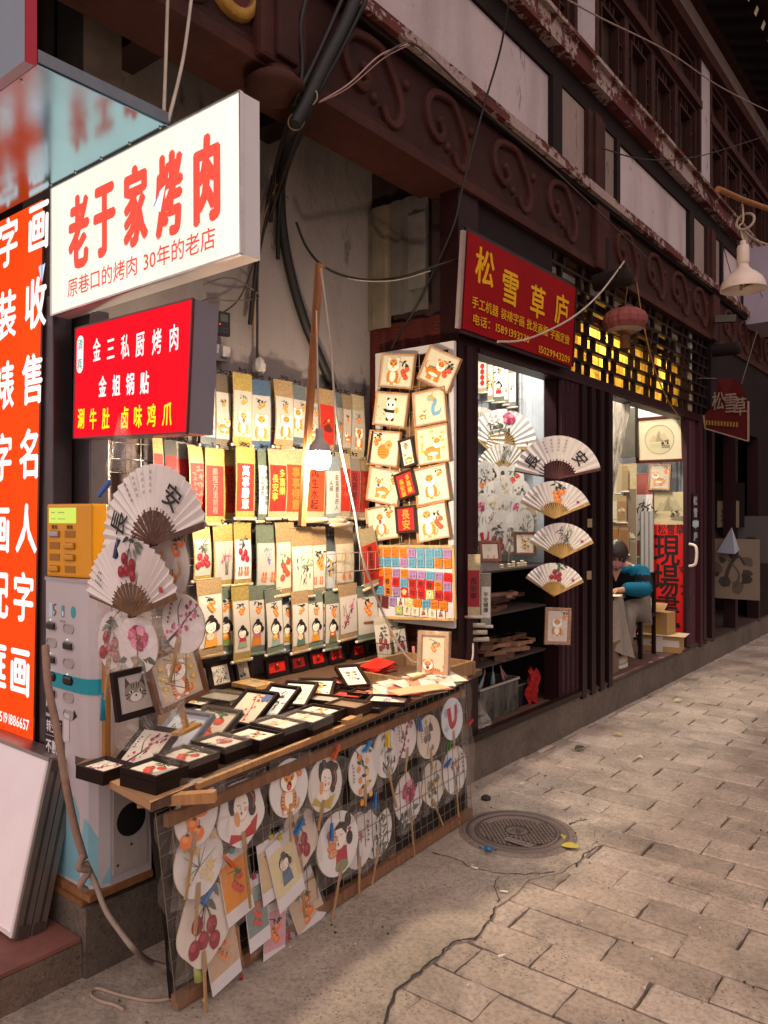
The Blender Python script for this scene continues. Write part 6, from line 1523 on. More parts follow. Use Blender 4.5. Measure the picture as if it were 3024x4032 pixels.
for x0, x1, y0, y1, X, s_, pc_, a_, l in Cs:
    sl = l.startswith('slanting') or 'tucked behind' in l
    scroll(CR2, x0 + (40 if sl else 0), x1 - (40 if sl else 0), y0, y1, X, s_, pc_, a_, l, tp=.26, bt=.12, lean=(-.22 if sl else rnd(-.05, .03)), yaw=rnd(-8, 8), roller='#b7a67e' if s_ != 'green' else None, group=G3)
Ds = [
 (145, 318, 545, 1130, -2.76, 'tan', 'girl:#df9330,#b8a0a0,#c9c4bc', 'tan scroll with a lady in orange holding a cup, first in the bottom row'),
 (268, 424, 590, 1112, -2.80, 'green', 'girl:#7c9048,#a02a32,#e08a2e', 'green mounted scroll with a lady hugging a big orange'),
 (412, 532, 595, 1165, -2.77, 'gold', 'girl:#8a9a7c,#b0262e,', 'yellow brocade scroll with a side bun lady in red'),
 (528, 662, 600, 1112, -2.79, 'green', 'girl:#cf7d26,#b46a6a,', 'green mounted scroll with a standing lady in an orange skirt and pink sleeves'),
 (655, 795, 620, 1108, -2.78, 'green', 'girl:#8aa090,#a8303a,#d89a48', 'green mounted scroll with a lady eating a bun, crossed by no cable'),
 (782, 872, 650, 1095, -2.82, 'slate', 'girl:#c08a3a,#c9a06a,#c99a4a', 'narrow scroll with a lady in a wooden bath tub'),
 (865, 990, 640, 1098, -2.77, 'tan', 'girl:#4f7060,#b0262e,#d0c8b0', 'tan scroll with a lady eating noodles in red and green'),
 (982, 1092, 640, 1070, -2.79, 'green', 'girl:#d8902e,#5a7f9a,#c9a04a', 'green mounted scroll with a lady playing a lute'),
 (1068, 1128, 650, 1068, -2.84, 'slate', 'girl:#d8cfc2,#c98a6a,', 'narrow scroll with half a lady showing beside the watermelon one'),
 (1122, 1228, 645, 1075, -2.79, 'green', 'girl:#5f7048,#d26a2a,#c8402a', 'green mounted scroll with a lady biting a red watermelon slice'),
 (1228, 1365, 590, 1000, -2.77, 'tan', 'plum', 'tan scroll with a dark plum blossom branch, bottom row'),
 (1375, 1515, 600, 1005, -2.76, 'green', 'wood_bird', 'green mounted scroll with persimmons above a brown bough, end of bottom row'),
]
for x0, x1, y0, y1, X, s_, a_, l in Ds:
    l = l.replace(', crossed by no cable', '')
    scroll(CR2, x0, x1, y0, y1, X, s_, '#d4ccc0', a_, l, tp=.20, bt=.14, lean=rnd(-.06, .01), yaw=rnd(-8, 8), cord=False, group=G4)
# rolled up scrolls lying in the arm brackets
for k, (x, y) in enumerate(((1045, 75+0), (1200, 82), (1260, 105), (640, 690), (700, 700), (1300, 620))):
    c = P(700+x*.5124, 2000+(y+20)*.5124, X=-2.70 if k < 3 else -2.84)
    lab = ('rolled cream scroll lying across the white wire arm under the bulb', 'rolled cream scroll, upper one at the far end of the wire arm', 'rolled cream scroll, lower one at the far end of the wire arm', 'rolled tan scroll under the wisteria scroll', 'rolled tan scroll under the tomato scroll', 'rolled scroll with white knobs above the plum blossom scroll')[k]
    t = thing('rolled_scroll', lab, 'scroll', c, (0, 0, R(84 + 4*k)), 'rolled up scrolls on the rack')
    b = MB(); b.lathe([(.0005, -.08), (.014, -.08), (.015, -.02), (.0148, .08), (.0005, .08)], '#b7a67e', 'silk', 14, axis='x'); b.build('roll', t)
    for s_ in (-1, 1): b = MB(); b.lathe([(.0004, s_*.094), (.009, s_*.094), (.009, s_*.081)], '#d6cec4', 'gloss', 12, axis='x'); b.build('knob', t)
b = MB(); b.box(-2.948, -2.93, 1.55, 1.98, 1.35, 1.98, '#553c2c', 'wood'); b.box(-2.929, -2.915, 1.56, 1.97, 1.9, 1.93, '#8a6440', 'wood'); tag(b.build('wood_board'), 'dark brown board on the wall behind the folding fans', 'board')
b = MB(); b.tube(spline([Q(205, 955, X=-2.86), Q(212, 985, X=-2.85), Q(205, 1030, X=-2.86), Q(198, 1090, X=-2.86)]), .012, '#8f7f74', 'cloth', 7); tag(b.build('rag_strip'), 'grey twisted rag hanging down the dark brown board', 'rag')

# ------------------------------------------------------------------ tiger pictures on the white grid by the shutter
YR = 3.44
t = thing('wire_rack', 'white framed wire grid standing against the shutter, hung with small framed pictures', 'wire rack', (-2.53, YR, 1.65))
x0, x1, z0, z1 = -2.80, -2.262, .90, 2.43; o_ = (2.53, -YR, -1.65)
b = MB()
for a in ((x0, x0+.035, z0, z1), (x1-.035, x1, z0, z1), (x0+.0351, x1-.0351, z0, z0+.04), (x0+.0351, x1-.0351, z1-.04, z1)): b.box(a[0], a[1], YR-.012, YR+.012, a[2], a[3], '#bdb8b8', 'gloss')
b.build('frame', t, o_)
b = MB()
for k in range(8): b.tube([(x0+.03+(x1-x0-.06)*k/7, YR, z0+.02), (x0+.03+(x1-x0-.06)*k/7, YR, z1-.02)], .002, '#c9c6c6', 'metal', 5)
for k in range(12): b.tube([(x0+.02, YR+.004, z0+.05+k*.125), (x1-.02, YR+.004, z0+.05+k*.125)], .002, '#c9c6c6', 'metal', 5)
b.build('mesh', t, o_)
b = MB(); b.box(-2.75, -2.30, YR+.03, YR+.034, 1.2, 2.3, '#8a6440', 'dirty'); tag(b.build('cardboard_sheet'), 'brown cardboard behind the white grid of tiger pictures', 'cardboard')
TG = 'light wood framed animal pictures on the white grid'
def wallpic(x, y, wd, hd, rot, a_, lab, fc='#b58a5e', paper='#d5cfb4', mw=.012, dd=.02, bar=.004, mt='#cdc8c8', off=.03):
    c = Q(x, y, Y=YR-off); w = (Q(x+wd/2, y, Y=YR-off) - Q(x-wd/2, y, Y=YR-off)).length; h = Q(x, y-hd/2, Y=YR-off).z - Q(x, y+hd/2, Y=YR-off).z
    return frame(c, (0, R(rot), 0), w, h, dd, fc, a_, lab, paper, mat_=mt, mw=mw, bar=bar, fmat='wood', group=TG, pmat='paper')
for x, y, w, h, r_, a_, l in (
 (860, 802, 72, 74, 9, 'branch_tiger', 'tilted light framed picture of a big eyed tiger cub with cherries, top of grid'),
 (951, 798, 74, 78, 27, 'branch_tiger', 'strongly tilted light framed picture of a tiger with persimmons'),
 (847, 885, 70, 74, 9, 'panda', 'light framed picture of a panda with bamboo and a yellow bag'),
 (931, 880, 70, 76, -5, 'dragon', 'light framed picture of a blue dragon with a small tiger'),
 (832, 969, 66, 76, 7, 'back_tiger', 'light framed picture of a tiger cub seen from behind'),
 (937, 961, 70, 82, -5, 'fortune', 'light framed picture of a grinning tiger among gold ingots'),
 (832, 1050, 70, 76, 10, 'tiger_open', 'light framed picture of a tiger eating from a bowl'),
 (935, 1047, 72, 80, -9, 'tiger', 'light framed picture of a pale tiger cub over two red persimmons'),
 (828, 1130, 66, 74, -8, 'tiger_open', 'light framed picture of a roaring tiger at the bottom of the grid'),
 (935, 1128, 70, 78, -10, 'branch_tiger', 'light framed picture of a standing tiger under a fruit branch, bottom of grid')):
    wallpic(x, y, w, h, r_, a_, l)
for x, y, w, h, r_, a_, pc_, l in ((883, 978, 30, 62, -12, 'tiger', '#d8d2c4', 'narrow dark framed picture of a sitting tiger between the light frames'), (879, 1047, 40, 58, -16, 'text2:多喜樂,長安寧,#d6a22a', '#b8141c', 'tilted dark framed red picture with two columns of gold characters'), (880, 1122, 42, 58, -5, 'text:長安,#d9982e', '#b5181c', 'dark framed red picture with two big gold characters')):
    wallpic(x, y, w, h, r_, a_, l, '#2a1a17', pc_, .004, .022, .008, '#d0c8c0', .055)
# board of square magnets
YM = 3.385
M_ = fix(Quad(P(1445, 2151, Y=YM), P(1786, 2152, Y=YM), P(1795, 2439, Y=YM), P(1463, 2430, Y=YM)))
w, h = M_.w, M_.h
t = thing('magnet_board', 'white board full of coloured square magnets in front of the wire grid', 'board', M_.o)
b = MB(); M_.slab(b, .012, '#c2bfc4', 'gloss'); b.build('panel', t)
b = MB()
for i, j in ((0, 1), (1, 2), (2, 3), (3, 0)): b.beam(M_.c[i]-M_.o+M_.n*.004, M_.c[j]-M_.o+M_.n*.004, .010, .014, '#c09a62', 'wood')
b.build('frame', t)
b = MB(); b.tube([M_.c[0].lerp(M_.c[1], .25)-M_.o, M_.c[0].lerp(M_.c[1], .42)-M_.o+Vector((0, 0, .018)), M_.c[0].lerp(M_.c[1], .42)-M_.o+Vector((0, 0, .06))], .002, '#c9c6c6', 'metal', 5); b.tube([M_.c[0].lerp(M_.c[1], .6)-M_.o, M_.c[0].lerp(M_.c[1], .42)-M_.o+Vector((0, 0, .018))], .002, '#c9c6c6', 'metal', 5); b.build('hook', t)
MC = dict(b=('#5a96b4', 'blue'), o=('#d9741a', 'orange'), p=('#9a78a8', 'lilac'), r=('#c41c1a', 'red'), w=('#cfc8b8', 'white'), y=('#cdbb72', 'yellow'), g=('#8fa870', 'green'), d=('#5a1c1a', 'dark red'))
ROWS = ['booooopbbbp', 'obbbpbbboo', 'poopopbpr', 'rorbrrropp', 'bopryrryrr', 'yyobooow', 'gwwwwww']
ROWS = ['boooopbbbp', 'obbbpbbboo', 'poopoppbpr', 'rorbrrrop', 'bopfrryrr', 'ddpwyoboow', 'gwwwww']
ORD = ['first', 'second', 'third', 'fourth', 'fifth', 'sixth', 'seventh', 'eighth', 'ninth', 'tenth', 'eleventh']
RN = ['top row', 'second row', 'third row', 'fourth row', 'fifth row', 'sixth row', 'lowest row']
CHS = '福安喜乐吉祥如意财运顺好春和美禄寿康宁'
ci = 0
ex = (M_.c[1]-M_.c[0]).normalized()
MR = (0, 0, math.atan2(ex.y, ex.x))
for r_, row in enumerate(ROWS):
    off = [0, 0, 0, 1, 1, 0, 3][r_] * .1
    for k, ch in enumerate(row):
        cx = (.055 + .098*(k + [0, 0, 0, .9, .9, .4, 3.1][r_]) ) * w
        cz = h * (1 - (.08 + .134*r_ + .0065*k*(r_ > 1) + .002*k))
        if cx > w*.97: continue
        key = 'r' if ch == 'f' else ch
        cl, nm = MC[key]
        s_ = h*.063
        tall = ch == 'd'
        what = {'w': 'with painted fruit', 'y': 'with a little tiger', 'g': 'with a yellow bird shape', 'f': 'with a cream fan'}.get(ch, 'with one big character' if (r_ in (3, 4) and key in 'or') else 'with black writing')
        lab = f'{nm} square magnet {what}, {ORD[k]} in the {RN[r_]} of the board'
        tm = thing('square_magnet', lab, 'magnet', M_.o + M_(cx, -.006, cz), (0, R(rnd(-4, 4)), MR[2]), 'square magnets on the board')
        b = MB(); b.box(-s_, s_, -.004, 0, -s_*(1.6 if tall else 1), s_, cl, 'photo', bev=.0015); b.build('tile', tm)
        b = MB(); p = Pic(b, 0, 0, 1, -.0044)
        if ch == 'w': art(['lychee', 'persimmon', 'pale_persimmon', 'lychee', 'bamboo_green', 'lychee'][k % 6], p, 0, 0, s_*1.5, s_*1.7)
        elif ch == 'y': tiger(p, 0, 0, s_*1.6)
        elif ch == 'g': p.ell(0, 0, s_*.6, s_*.45, '#d6b83e'); p.ell(s_*.2, s_*.1, s_*.25, None, '#6a8a4a')
        elif ch == 'f': p.poly([(-s_*.8, s_*.3), (0, s_*.8), (s_*.8, s_*.3), (s_*.25, -s_*.5), (-s_*.25, -s_*.5)], '#d9b080')
        elif 'one big' in what: p.text(CHS[ci % len(CHS)], 0, 0, s_*1.5, INK, bold=.02)
        else:
            for q_, (ax, az) in enumerate(((.4, .42), (.4, -.3), (-.4, .3), (-.4, -.42))): p.text(CHS[(ci*3+q_) % len(CHS)], ax*s_, az*s_, s_*.62, '#3a3436' if key != 'r' else '#3a0e0e')
        ci += 1
        b.build('lettering' if ch not in 'wyg' else 'picture', tm)

# ------------------------------------------------------------------ folding fans
def folding(loc, rot, Rr, a0, a1, a_, label, rib='#6a4a34', tilt=0, n=22, r0=.42, leaf='#c9c0bc', group=None, grip=None):
    t = thing('folding_fan', label, 'hand fan', loc, rot, group)
    b = MB(); a0, a1 = R(a0+tilt), R(a1+tilt); V = []; F = []
    for i in range(2*n+1):
        a = a0 + (a1-a0)*i/(2*n); y = -.006 if i % 2 else .004
        for r_ in (r0, .62, .8, 1): V.append((Rr*r_*math.cos(a), y*(.4+.6*r_), Rr*r_*math.sin(a)))
    for i in range(2*n):
        for j in range(3): F.append((4*i+j, 4*i+j+1, 4*i+5+j, 4*i+4+j))
    b.add(V, F, leaf, 'paper')
    p = Pic(b, 0, 0, 1, -.0075); am = (a0+a1)/2
    if a_ == 'changan':
        for ch, da in (('長', .95), ('安', -.85)): p.text(ch, Rr*.70*math.cos(am+da), Rr*.70*math.sin(am+da), Rr*.33, '#1d1716', bold=.02, rot=am+da-math.pi/2)
        for k in range(4):
            aa = am + .35 - k*.2
            for j in range(4): p.text('春風得意人间如月'[k*2 + j % 2], Rr*(.9-j*.08)*math.cos(aa), Rr*(.9-j*.08)*math.sin(aa), Rr*.055, '#4a4444', rot=aa-math.pi/2)
    else:
        c = (Rr*.70*math.cos(am-.1), Rr*.70*math.sin(am-.1))
        p2 = Pic(b, c[0], c[1], 1, -.0075, rot=am-math.pi/2-.3)
        art(a_, p2, 0, 0, Rr*.95, Rr*.62)
        p3 = Pic(b, c[0]*.2, c[1]*1.0, 1, -.008, rot=.8)
        for k in range(3): scrawl(Pic(b, Rr*.72*math.cos(a1-.32-.1*k), Rr*.72*math.sin(a1-.32-.1*k), 1, -.0078, rot=a1-.32-math.pi/2), 0, Rr*.1, 4-k, Rr*.045)
        p.poly([(Rr*.75*math.cos(a0+.2)+u*.008, Rr*.75*math.sin(a0+.2)+v*.008) for u, v in ((-1, -1), (1, -1), (1, 1), (-1, 1))], '#a83a3a')
    b.build('fan_leaf', t)
    for i in range(n+1):
        a = a0 + (a1-a0)*i/n; g = i in (0, n)
        b = MB(); w0, w1, r_ = (.006, .010, Rr) if g else (.0022, .0045, Rr*(r0+.04))
        y = -.009 if i == 0 else (.007 if g else .0015*math.sin(i*3))
        b.T = Matrix.Rotation(-a, 4, 'Y')
        b.add([(0, y, -w0), (r_, y, -w1), (r_, y, w1), (0, y, w0), (0, y+.0016, -w0), (r_, y+.0016, -w1), (r_, y+.0016, w1), (0, y+.0016, w0)], [(0, 1, 2, 3), (7, 6, 5, 4), (0, 4, 5, 1), (2, 6, 7, 3), (1, 5, 6, 2)], rib, 'wood')
        b.build('guard' if g else 'rib', t)
    b = MB(); b.lathe([(.0005, -.014), (.007, -.012), (.008, .0), (.007, .012), (.0005, .014)], rib, 'lacquer', 10, axis='y'); b.build('pivot', t)
    return t
FG = 'open paper folding fans'
folding(P(603, 2141, Y=1.325), (R(0), 0, R(4)), .231, 0, 180, 'changan', 'big open folding fan with two large black characters over the near end of the table', rib='#5a3a30', tilt=14, leaf='#dcd4d0', group=FG)
folding(P(521, 2423, Y=1.295), (R(4), 0, R(2)), .228, 0, 150, 'lychee', 'open folding fan with red lychees below the big calligraphy fan', rib='#6d4c34', tilt=18, leaf='#d8cecb', group=FG)
b = MB(); b.T = Matrix.Rotation(.9, 4, 'Y'); b.box(-.007, .007, -.008, .004, -.035, .035, '#31589c', 'gloss', bev=.002); tag(b.build('clothes_peg', None, P(412, 1925, Y=1.30), (0, 0, R(4))), 'dark blue clothes peg on the near edge of the big folding fan', 'clothes peg')
b = MB(); b.T = Matrix.Rotation(.3, 4, 'Y'); b.box(-.007, .007, -.012, .002, -.03, .03, '#22305a', 'gloss', bev=.002); tag(b.build('clothes_peg', None, P(468, 2160, Y=1.285), (0, 0, R(4))), 'navy clothes peg between the two big folding fans', 'clothes peg')
# round fans in plastic below them
PF = 'round fans in plastic at the near end of the table'
for u, v, w, h, a_, lab, sh, Y, ln in ((545, 2535, .18, .175, 'peony', 'round fan with a huge crimson peony in plastic under the folding fans', 'oval', 1.325, .1), (440, 2520, .13, .18, 'lychee', 'oval fan with purple lychees left of the peony fan', 'oval', 1.34, .15), (722, 2455, .18, .165, 'plum', 'tilted oval fan with red plum blossom and writing beside the peony fan', 'oval', 1.355, .3), (655, 2230, .20, .22, 'tiger', 'round fan with a pale tiger showing behind the folding fans', 'oval', 1.37, 0)):
    paddle(P(u, v, Y=Y), (0, 0, R(4)), w, h, a_, lab, ln, sh, '#d6ccca', .10, 0, True, None, group=PF)
b = MB(); V = []; n = 9
for i in range(n):
    for j in range(n): V.append((-.16+.32*i/(n-1) + .01*math.sin(j*1.9), -.02*math.sin(i*1.1+j*.7) - .02, -.62 + .86*j/(n-1) + (.06*math.sin(i*.8) if j == n-1 else 0)))
b.add(V, [(i*n+j, i*n+j+1, i*n+n+1+j, i*n+n+j) for i in range(n-1) for j in range(n-1)], '#a99e96', 'film'); tag(b.build('plastic_bag', None, P(600, 2150, Y=1.37), (0, 0, R(3))), 'clear crinkled plastic bag hung behind the big folding fans', 'plastic bag')
b = MB(); V = []; n = 7
for i in range(n):
    a = math.pi*i/(n-1)
    for j in range(n): V.append((.07*(1-j/8)*math.cos(a), -.05*math.sin(a)*(1-j/9), .16*j/(n-1) + .012*math.sin(i*2+j)))
b.add(V, [(i*n+j, i*n+j+1, i*n+n+1+j, i*n+n+j) for i in range(n-1) for j in range(n-1)], '#c2b6ae', 'film'); tag(b.build('plastic_bag', None, P(490, 1850, Y=1.36), (0, 0, R(3))), 'peaked clear plastic bag above the big folding fan', 'plastic bag')
t = thing('wire_grid', 'upright wire grid at the near end of the table behind the big fans', 'wire grid', (-2.03, 1.385, 1.22))
b = MB()
for k in range(8): b.tube([(-.2+k*.055, .004, -.22), (-.2+k*.055, .004, .35)], .0018, '#8f8680', 'metal', 5)
for k in range(9): b.tube([(-.2, 0, -.22+k*.07), (.19, 0, -.22+k*.07)], .0018, '#8f8680', 'metal', 5)
b.build('mesh', t)
b = MB(); b.box(-.235, -.215, -.01, .01, -.5, -.1, '#9a6a34', 'wood'); b.build('upright', t)
b = MB(); b.lathe([(.0005, .03), (.004, .026), (.004, .012), (.006, .006), (.009, -.06), (.0005, -.062)], '#1f7f9c', 'cloth', 10); tag(b.build('tassel_ornament', None, P(405, 2760, Y=1.335)), 'teal tassel hanging beside the cabinet band', 'tassel')
# fans on the folded shutter
for x, y, Rr, a0, a1, a_, rb, ti, lab in ((1203, 1034, .275, 12, 168, 'changan', '#5a2c2a', 0, 'open folding fan with two black characters, uppermost of four on the shutter'), (1197, 1119, .235, 25, 155, 'persimmon', '#c09a58', -2, 'open folding fan with orange persimmons on the shutter'), (1212, 1205, .225, 28, 152, 'bamboo', '#c09a58', 0, 'open folding fan with black bamboo on the shutter'), (1196, 1286, .205, 30, 148, 'lychee', '#b08a4a', -2, 'open folding fan with dark cherries, lowest of four on the shutter')):
    folding(Q(x, y, X=-2.20), (0, 0, R(24)), Rr, a0, a1, a_, lab, rib=rb, tilt=ti, n=16, leaf='#e0d9d2', group=FG)
c = Q(1204, 1352, X=-2.24); frame(c, (0, R(2), R(40)), .165, .235, .018, '#a06c44', 'tiger', 'brown framed drawing of a bun stack tiger hung under the folding fans on the shutter', '#cfc4b4', bar=.014, fmat='wood', wrap=True)
# the bulb over the stall
lb = P(1258, 1790, X=-2.3)
t = thing('hanging_lamp', 'bare glowing bulb in a grey housing hanging over the stall table', 'lamp', lb)
b = MB(); b.lathe([(.0005, .115), (.015, .113), (.018, .10), (.018, .075), (.022, .062), (.044, .04), (.047, .018), (.0465, .0125)], '#a59d99', 'matte', 22); b.build('housing', t)
b = MB(); b.lathe([(.0455, .012), (.049, -.01), (.0475, -.04), (.036, -.06), (.0005, -.068)], (1, .80, .55), 'bulb', 22); b.build('bulb', t)
b = MB(); b.tube([(0, 0, .113), (0.0, -.01, .30), (0, -.02, .62)], .004, '#b9aca0', 'rubber', 7); b.build('cord', t)
# ================================================================== inside the window bay
YP = 5.12
W1 = (1400, 1300, .4822)
def wp(x, y, Y=YP): return P(W1[0]+x*W1[2], W1[1]+y*W1[2], Y=Y)
def vscroll(cen_top, w, h, silk, paper, a_, label, rotz=0, group=None, tp=.24, bt=.14):
    t = thing('hanging_scroll', label, 'scroll', cen_top, (0, 0, R(rotz)), group); sc = SILK.get(silk, silk)
    b = MB(); b.box(-w/2, w/2, -.0012, 0, -h*.97, 0, sc, 'silk'); b.tube([(-w/2, 0, 0), (w/2, 0, 0)], .004, sc, 'silk', 6); b.build('mount', t)
    b = MB(); z0, z1 = -h*tp, -h*(1-bt); b.box(-w/2+.004, w/2-.004, -.0022, -.0013, z1, z0, paper, 'paper'); p = Pic(b, 0, 0, 1, -.0024); art(a_, p, 0, (z0+z1)/2, w-.01, z0-z1); b.build('painting', t)
    b = MB(); b.lathe([(.0004, -w/2-.012), (.009, -w/2-.012), (.009, w/2+.012), (.0004, w/2+.012)], '#c9bfae', 'silk', 12, (0, 0, -h*.98), axis='x'); b.build('roller', t)
    b = MB(); b.tube([(-w*.35, 0, .002), (0, .004, .035), (w*.35, 0, .002)], .0014, '#6a2a22', 'cloth', 5); b.build('cord', t)
    return t
WG = 'scrolls hanging at the back of the window bay'
for x0, x1, y0, y1, s_, pc_, a_, l in ((1000, 1072, 185, 520, 'cream', '#d6d2cc', 'lanterns', 'scroll with a chain of red lantern shapes at the back of the window'), (1075, 1125, 190, 590, 'cream', '#d6d2cc', 'citrus', 'scroll with yellow and blue blots beside the lantern scroll'), (1125, 1215, 195, 600, 'green', '#d9d5cf', 'girl:#c02420,#8a8a86,', 'scroll with a figure in a red skirt at the back of the window'), (1212, 1250, 230, 620, 'grey', '#d9d5cf', 'girl', 'narrow scroll with a dark haired figure at the back of the window'), (1248, 1312, 260, 640, 'grey', '#d6d2cc', 'ink_flower', 'scroll with grey rock drawing, last at the back of the window')):
    c = wp((x0+x1)/2, y0); w = (wp(x1, y0)-wp(x0, y0)).length; h = c.z - wp((x0+x1)/2, y1).z
    vscroll(c, w*.95, h, s_, pc_, a_, l, rnd(-6, 6), WG)
folding(wp(1185, 950), (0, 0, R(8)), .285, -8, 165, 'peony', 'open folding fan with red peonies at the back of the window bay', rib='#c09a58', n=16, leaf='#d9d4ce', group=FG)
folding(wp(1200, 1165, 5.1), (0, 0, R(10)), .22, 15, 165, 'bamboo', 'open folding fan with ink bamboo under the peony one in the window bay', rib='#c09a58', n=16, leaf='#cfc9c2', group=FG)
folding(wp(985, 880, 5.1), (0, 0, R(5)), .24, -20, 120, 'bamboo', 'open folding fan half hidden by the window post', rib='#c09a58', n=14, leaf='#cfc6ba', tilt=-20, group=FG)
t = thing('wire_grid', 'wire grid at the back of the window bay behind the fans', 'wire grid', wp(1100, 700, 5.16))
b = MB()
for k in range(12): b.tube([(-.5+k*.07, 0, -.7), (-.5+k*.07, 0, .35)], .002, '#a39a94', 'metal', 5)
for k in range(10): b.tube([(-.5, .004, -.7+k*.115), (.28, .004, -.7+k*.115)], .002, '#a39a94', 'metal', 5)
b.build('mesh', t)
PG = 'paddle fans bunched in plastic in the window bay'
lst = [(1050, 1180, 'bamboo', 'ink'), (1115, 1205, 'girl:#d8cfc2,#b04a4a,', 'lady in a pale gown'), (1200, 1225, 'girl:#8fa864,#c9c26a,', 'lady in a green skirt'), (1295, 1215, 'red_fruit', 'small orange fish'), (1035, 1325, 'girl', 'black haired lady'), (1125, 1345, 'ink_flower', 'grey peony'), (1215, 1335, 'yellow_fish', 'yellow spray'), (1345, 1340, 'ink_flower', 'ink rock'), (1030, 1460, 'peony', 'red flower and woman'), (1130, 1455, 'lily', 'pale lily'), (1215, 1460, 'orchid', 'thin orchid'), (1325, 1470, 'peony', 'crimson peony'), (1410, 1490, 'landscape', 'brown landscape'), (1090, 1580, 'plum', 'plum twig'), (1190, 1590, 'none', 'plain face'), (1300, 1600, 'none', 'blank cream face'), (1380, 1590, 'bamboo_green', 'green reeds'), (1060, 1700, 'carp', 'blue wash'), (1160, 1710, 'lychee', 'cherry pair'), (1270, 1690, 'gourd', 'gourd')]
for i, (x, y, a_, d_) in enumerate(lst):
    c = wp(x, y, 5.0 - .05*(i//4)); paddle(c, (R(-4), 0, R(rnd(-8, 12))), .155, .215, a_, f'paddle fan with {d_} in the plastic bunch behind the window', rnd(-.12, .12), 'oval', '#d2ccc6', .10, 0, i % 2 == 0, None, group=PG)
# glass shelves
SG = 'glass shelves in the window bay'
for z, lab in ((1.165, 'uppermost shelf in the window bay, widened and opaque to shade below'), (.90, 'second glass shelf in the window bay, piled with wood strips'), (.60, 'lowest glass shelf in the window bay, piled with wooden frames')):
    b = MB(); b.box(-3.8 if z > 1 else -2.95, -2.40, 3.745, 4.98 if z > 1 else 4.77, z-.012, z, '#3a2c28', 'matte'); tag(b.build('shelf'), lab, 'shelf', SG)  # top shelf made wide and opaque, blocking lamp light from the bay below
for x, y, l in ((-2.86, 3.75, 'near'), (-2.86, 4.76, 'far')):
    b = MB(); b.box(x-.012, x+.012, y-.012, y+.012, .25, 1.165, '#2a1a1a', 'metal'); tag(b.build('shelf_upright'), f'thin dark upright carrying the glass shelves at their {l} end', 'upright')
frame(P(1800+240*.5425, 2000+392*.5425, X=-2.44) , (R(-12), 0, R(52)), .14, .13, .02, '#7a4e3a', 'yellow_fish', 'small brown framed picture of two red shapes on the upper glass shelf', '#c9bfb0', bar=.015, fmat='wood', bot=1)
frame(P(1800+492*.5425, 2000+345*.5425, X=-2.5), (R(-10), 0, R(38)), .15, .16, .02, '#6a4030', 'citrus', 'small brown framed picture of yellow loquats on the upper glass shelf', '#d0c8b8', bar=.014, fmat='wood', bot=1)
for k, (x, y, n_) in enumerate(((378, 350, 2), (408, 350, 3), (445, 352, 2), (470, 350, 3), (492, 352, 2), (322, 385, 2))):
    c = P(1800+x*.5425, 2000+y*.5425, X=-2.46); c.z = 1.1655
    b = MB()
    for q in range(n_): b.lathe([(.0005, q*.014), (.012, q*.014), (.013, q*.014+.006), (.011, q*.014+.012), (.0005, q*.0141+.012)], '#d0c2a0', 'gloss', 12)
    tag(b.build('seal_box', None, c), f'stack of {("cream", "ivory", "pale")[k % 3]} seal pots on the upper glass shelf, {ORD[k]} from the near end', 'pot', 'small round pots on the glass shelf')
rw = random.Random(3)
for z, n_, pal in ((.9005, 12, ('#6a4636', '#7a5340', '#4c352c', '#8a6650')), (.6005, 16, ('#5a3d30', '#7a5846', '#8f6a4e', '#6a4a38'))):
    for k in range(n_):
        L = rw.uniform(.16, .3); c = (rw.uniform(-2.58, -2.46), rw.uniform(3.9, 4.62), z + .026*(k % 4))
        hue = ('dark brown', 'reddish brown', 'blackish', 'pale brown')[k % 4]
        b = MB(); T = Matrix.Translation(c) @ Matrix.Rotation(R(rw.uniform(60, 120)), 4, 'Z'); b.cbox((0, 0, .0122), (L, .07 if z < .8 else .035, .0235), pal[k % 4], 'wood', T)
        tag(b.build('wood_strip' if z > .8 else 'wood_block'), ('%s wooden strip lying in the pile on the second glass shelf' if z > .8 else '%s wooden frame lying in the pile on the lowest glass shelf') % hue, 'wood', 'wood pieces piled on the glass shelves')
b = MB(); b.box(-3.84, -2.46, 5.0, 5.02, .252, 1.15, '#1b1312', 'matte'); b.box(-2.99, -2.97, 3.75, 4.99, .252, 1.15, '#1b1312', 'matte'); tag(b.build('darkening_board'), 'black boards added to keep the window bay dark below the upper shelf', 'board')  # boards added with the wide shelf to keep the lower bay dark
# tubs and cloth at the bottom
def tub(x0, x1, y0, y1, z1, c_, lab):
    t = thing('storage_tub', lab, 'tub', ((x0+x1)/2, (y0+y1)/2, .251)); W, D, H = x1-x0, y1-y0, z1-.251
    b = MB(); i = .012
    for s_ in ((-W/2, -W/2+.004, -D/2, D/2), (W/2-.004, W/2, -D/2, D/2), (-W/2+.0041, W/2-.0041, -D/2, -D/2+.004), (-W/2+.0041, W/2-.0041, D/2-.004, D/2)): b.box(*s_, 0, H, c_, 'sheet')
    b.box(-W/2+.0041, W/2-.0041, -D/2+.0041, D/2-.0041, 0, .004, c_, 'sheet'); b.build('tub', t)
    b = MB(); b.box(-W/2-.008, W/2+.008, -D/2-.008, -D/2-.0001, H-.012, H, c_, 'gloss'); b.box(-W/2-.008, W/2+.008, D/2+.0001, D/2+.008, H-.012, H, c_, 'gloss'); b.box(W/2+.0001, W/2+.008, -D/2, D/2, H-.012, H, c_, 'gloss'); b.build('rim', t)
    return t
tub(-2.72, -2.42, 3.95, 4.42, .46, '#8f8a82', 'cloudy plastic storage tub on the window bay floor')
tub(-2.72, -2.44, 3.76, 3.93, .45, '#7f766c', 'smaller cloudy plastic tub at the near end of the window bay floor')
tub(-2.72, -2.44, 4.44, 4.60, .40, '#4a464a', 'dark grey tub beside the cloudy plastic one')
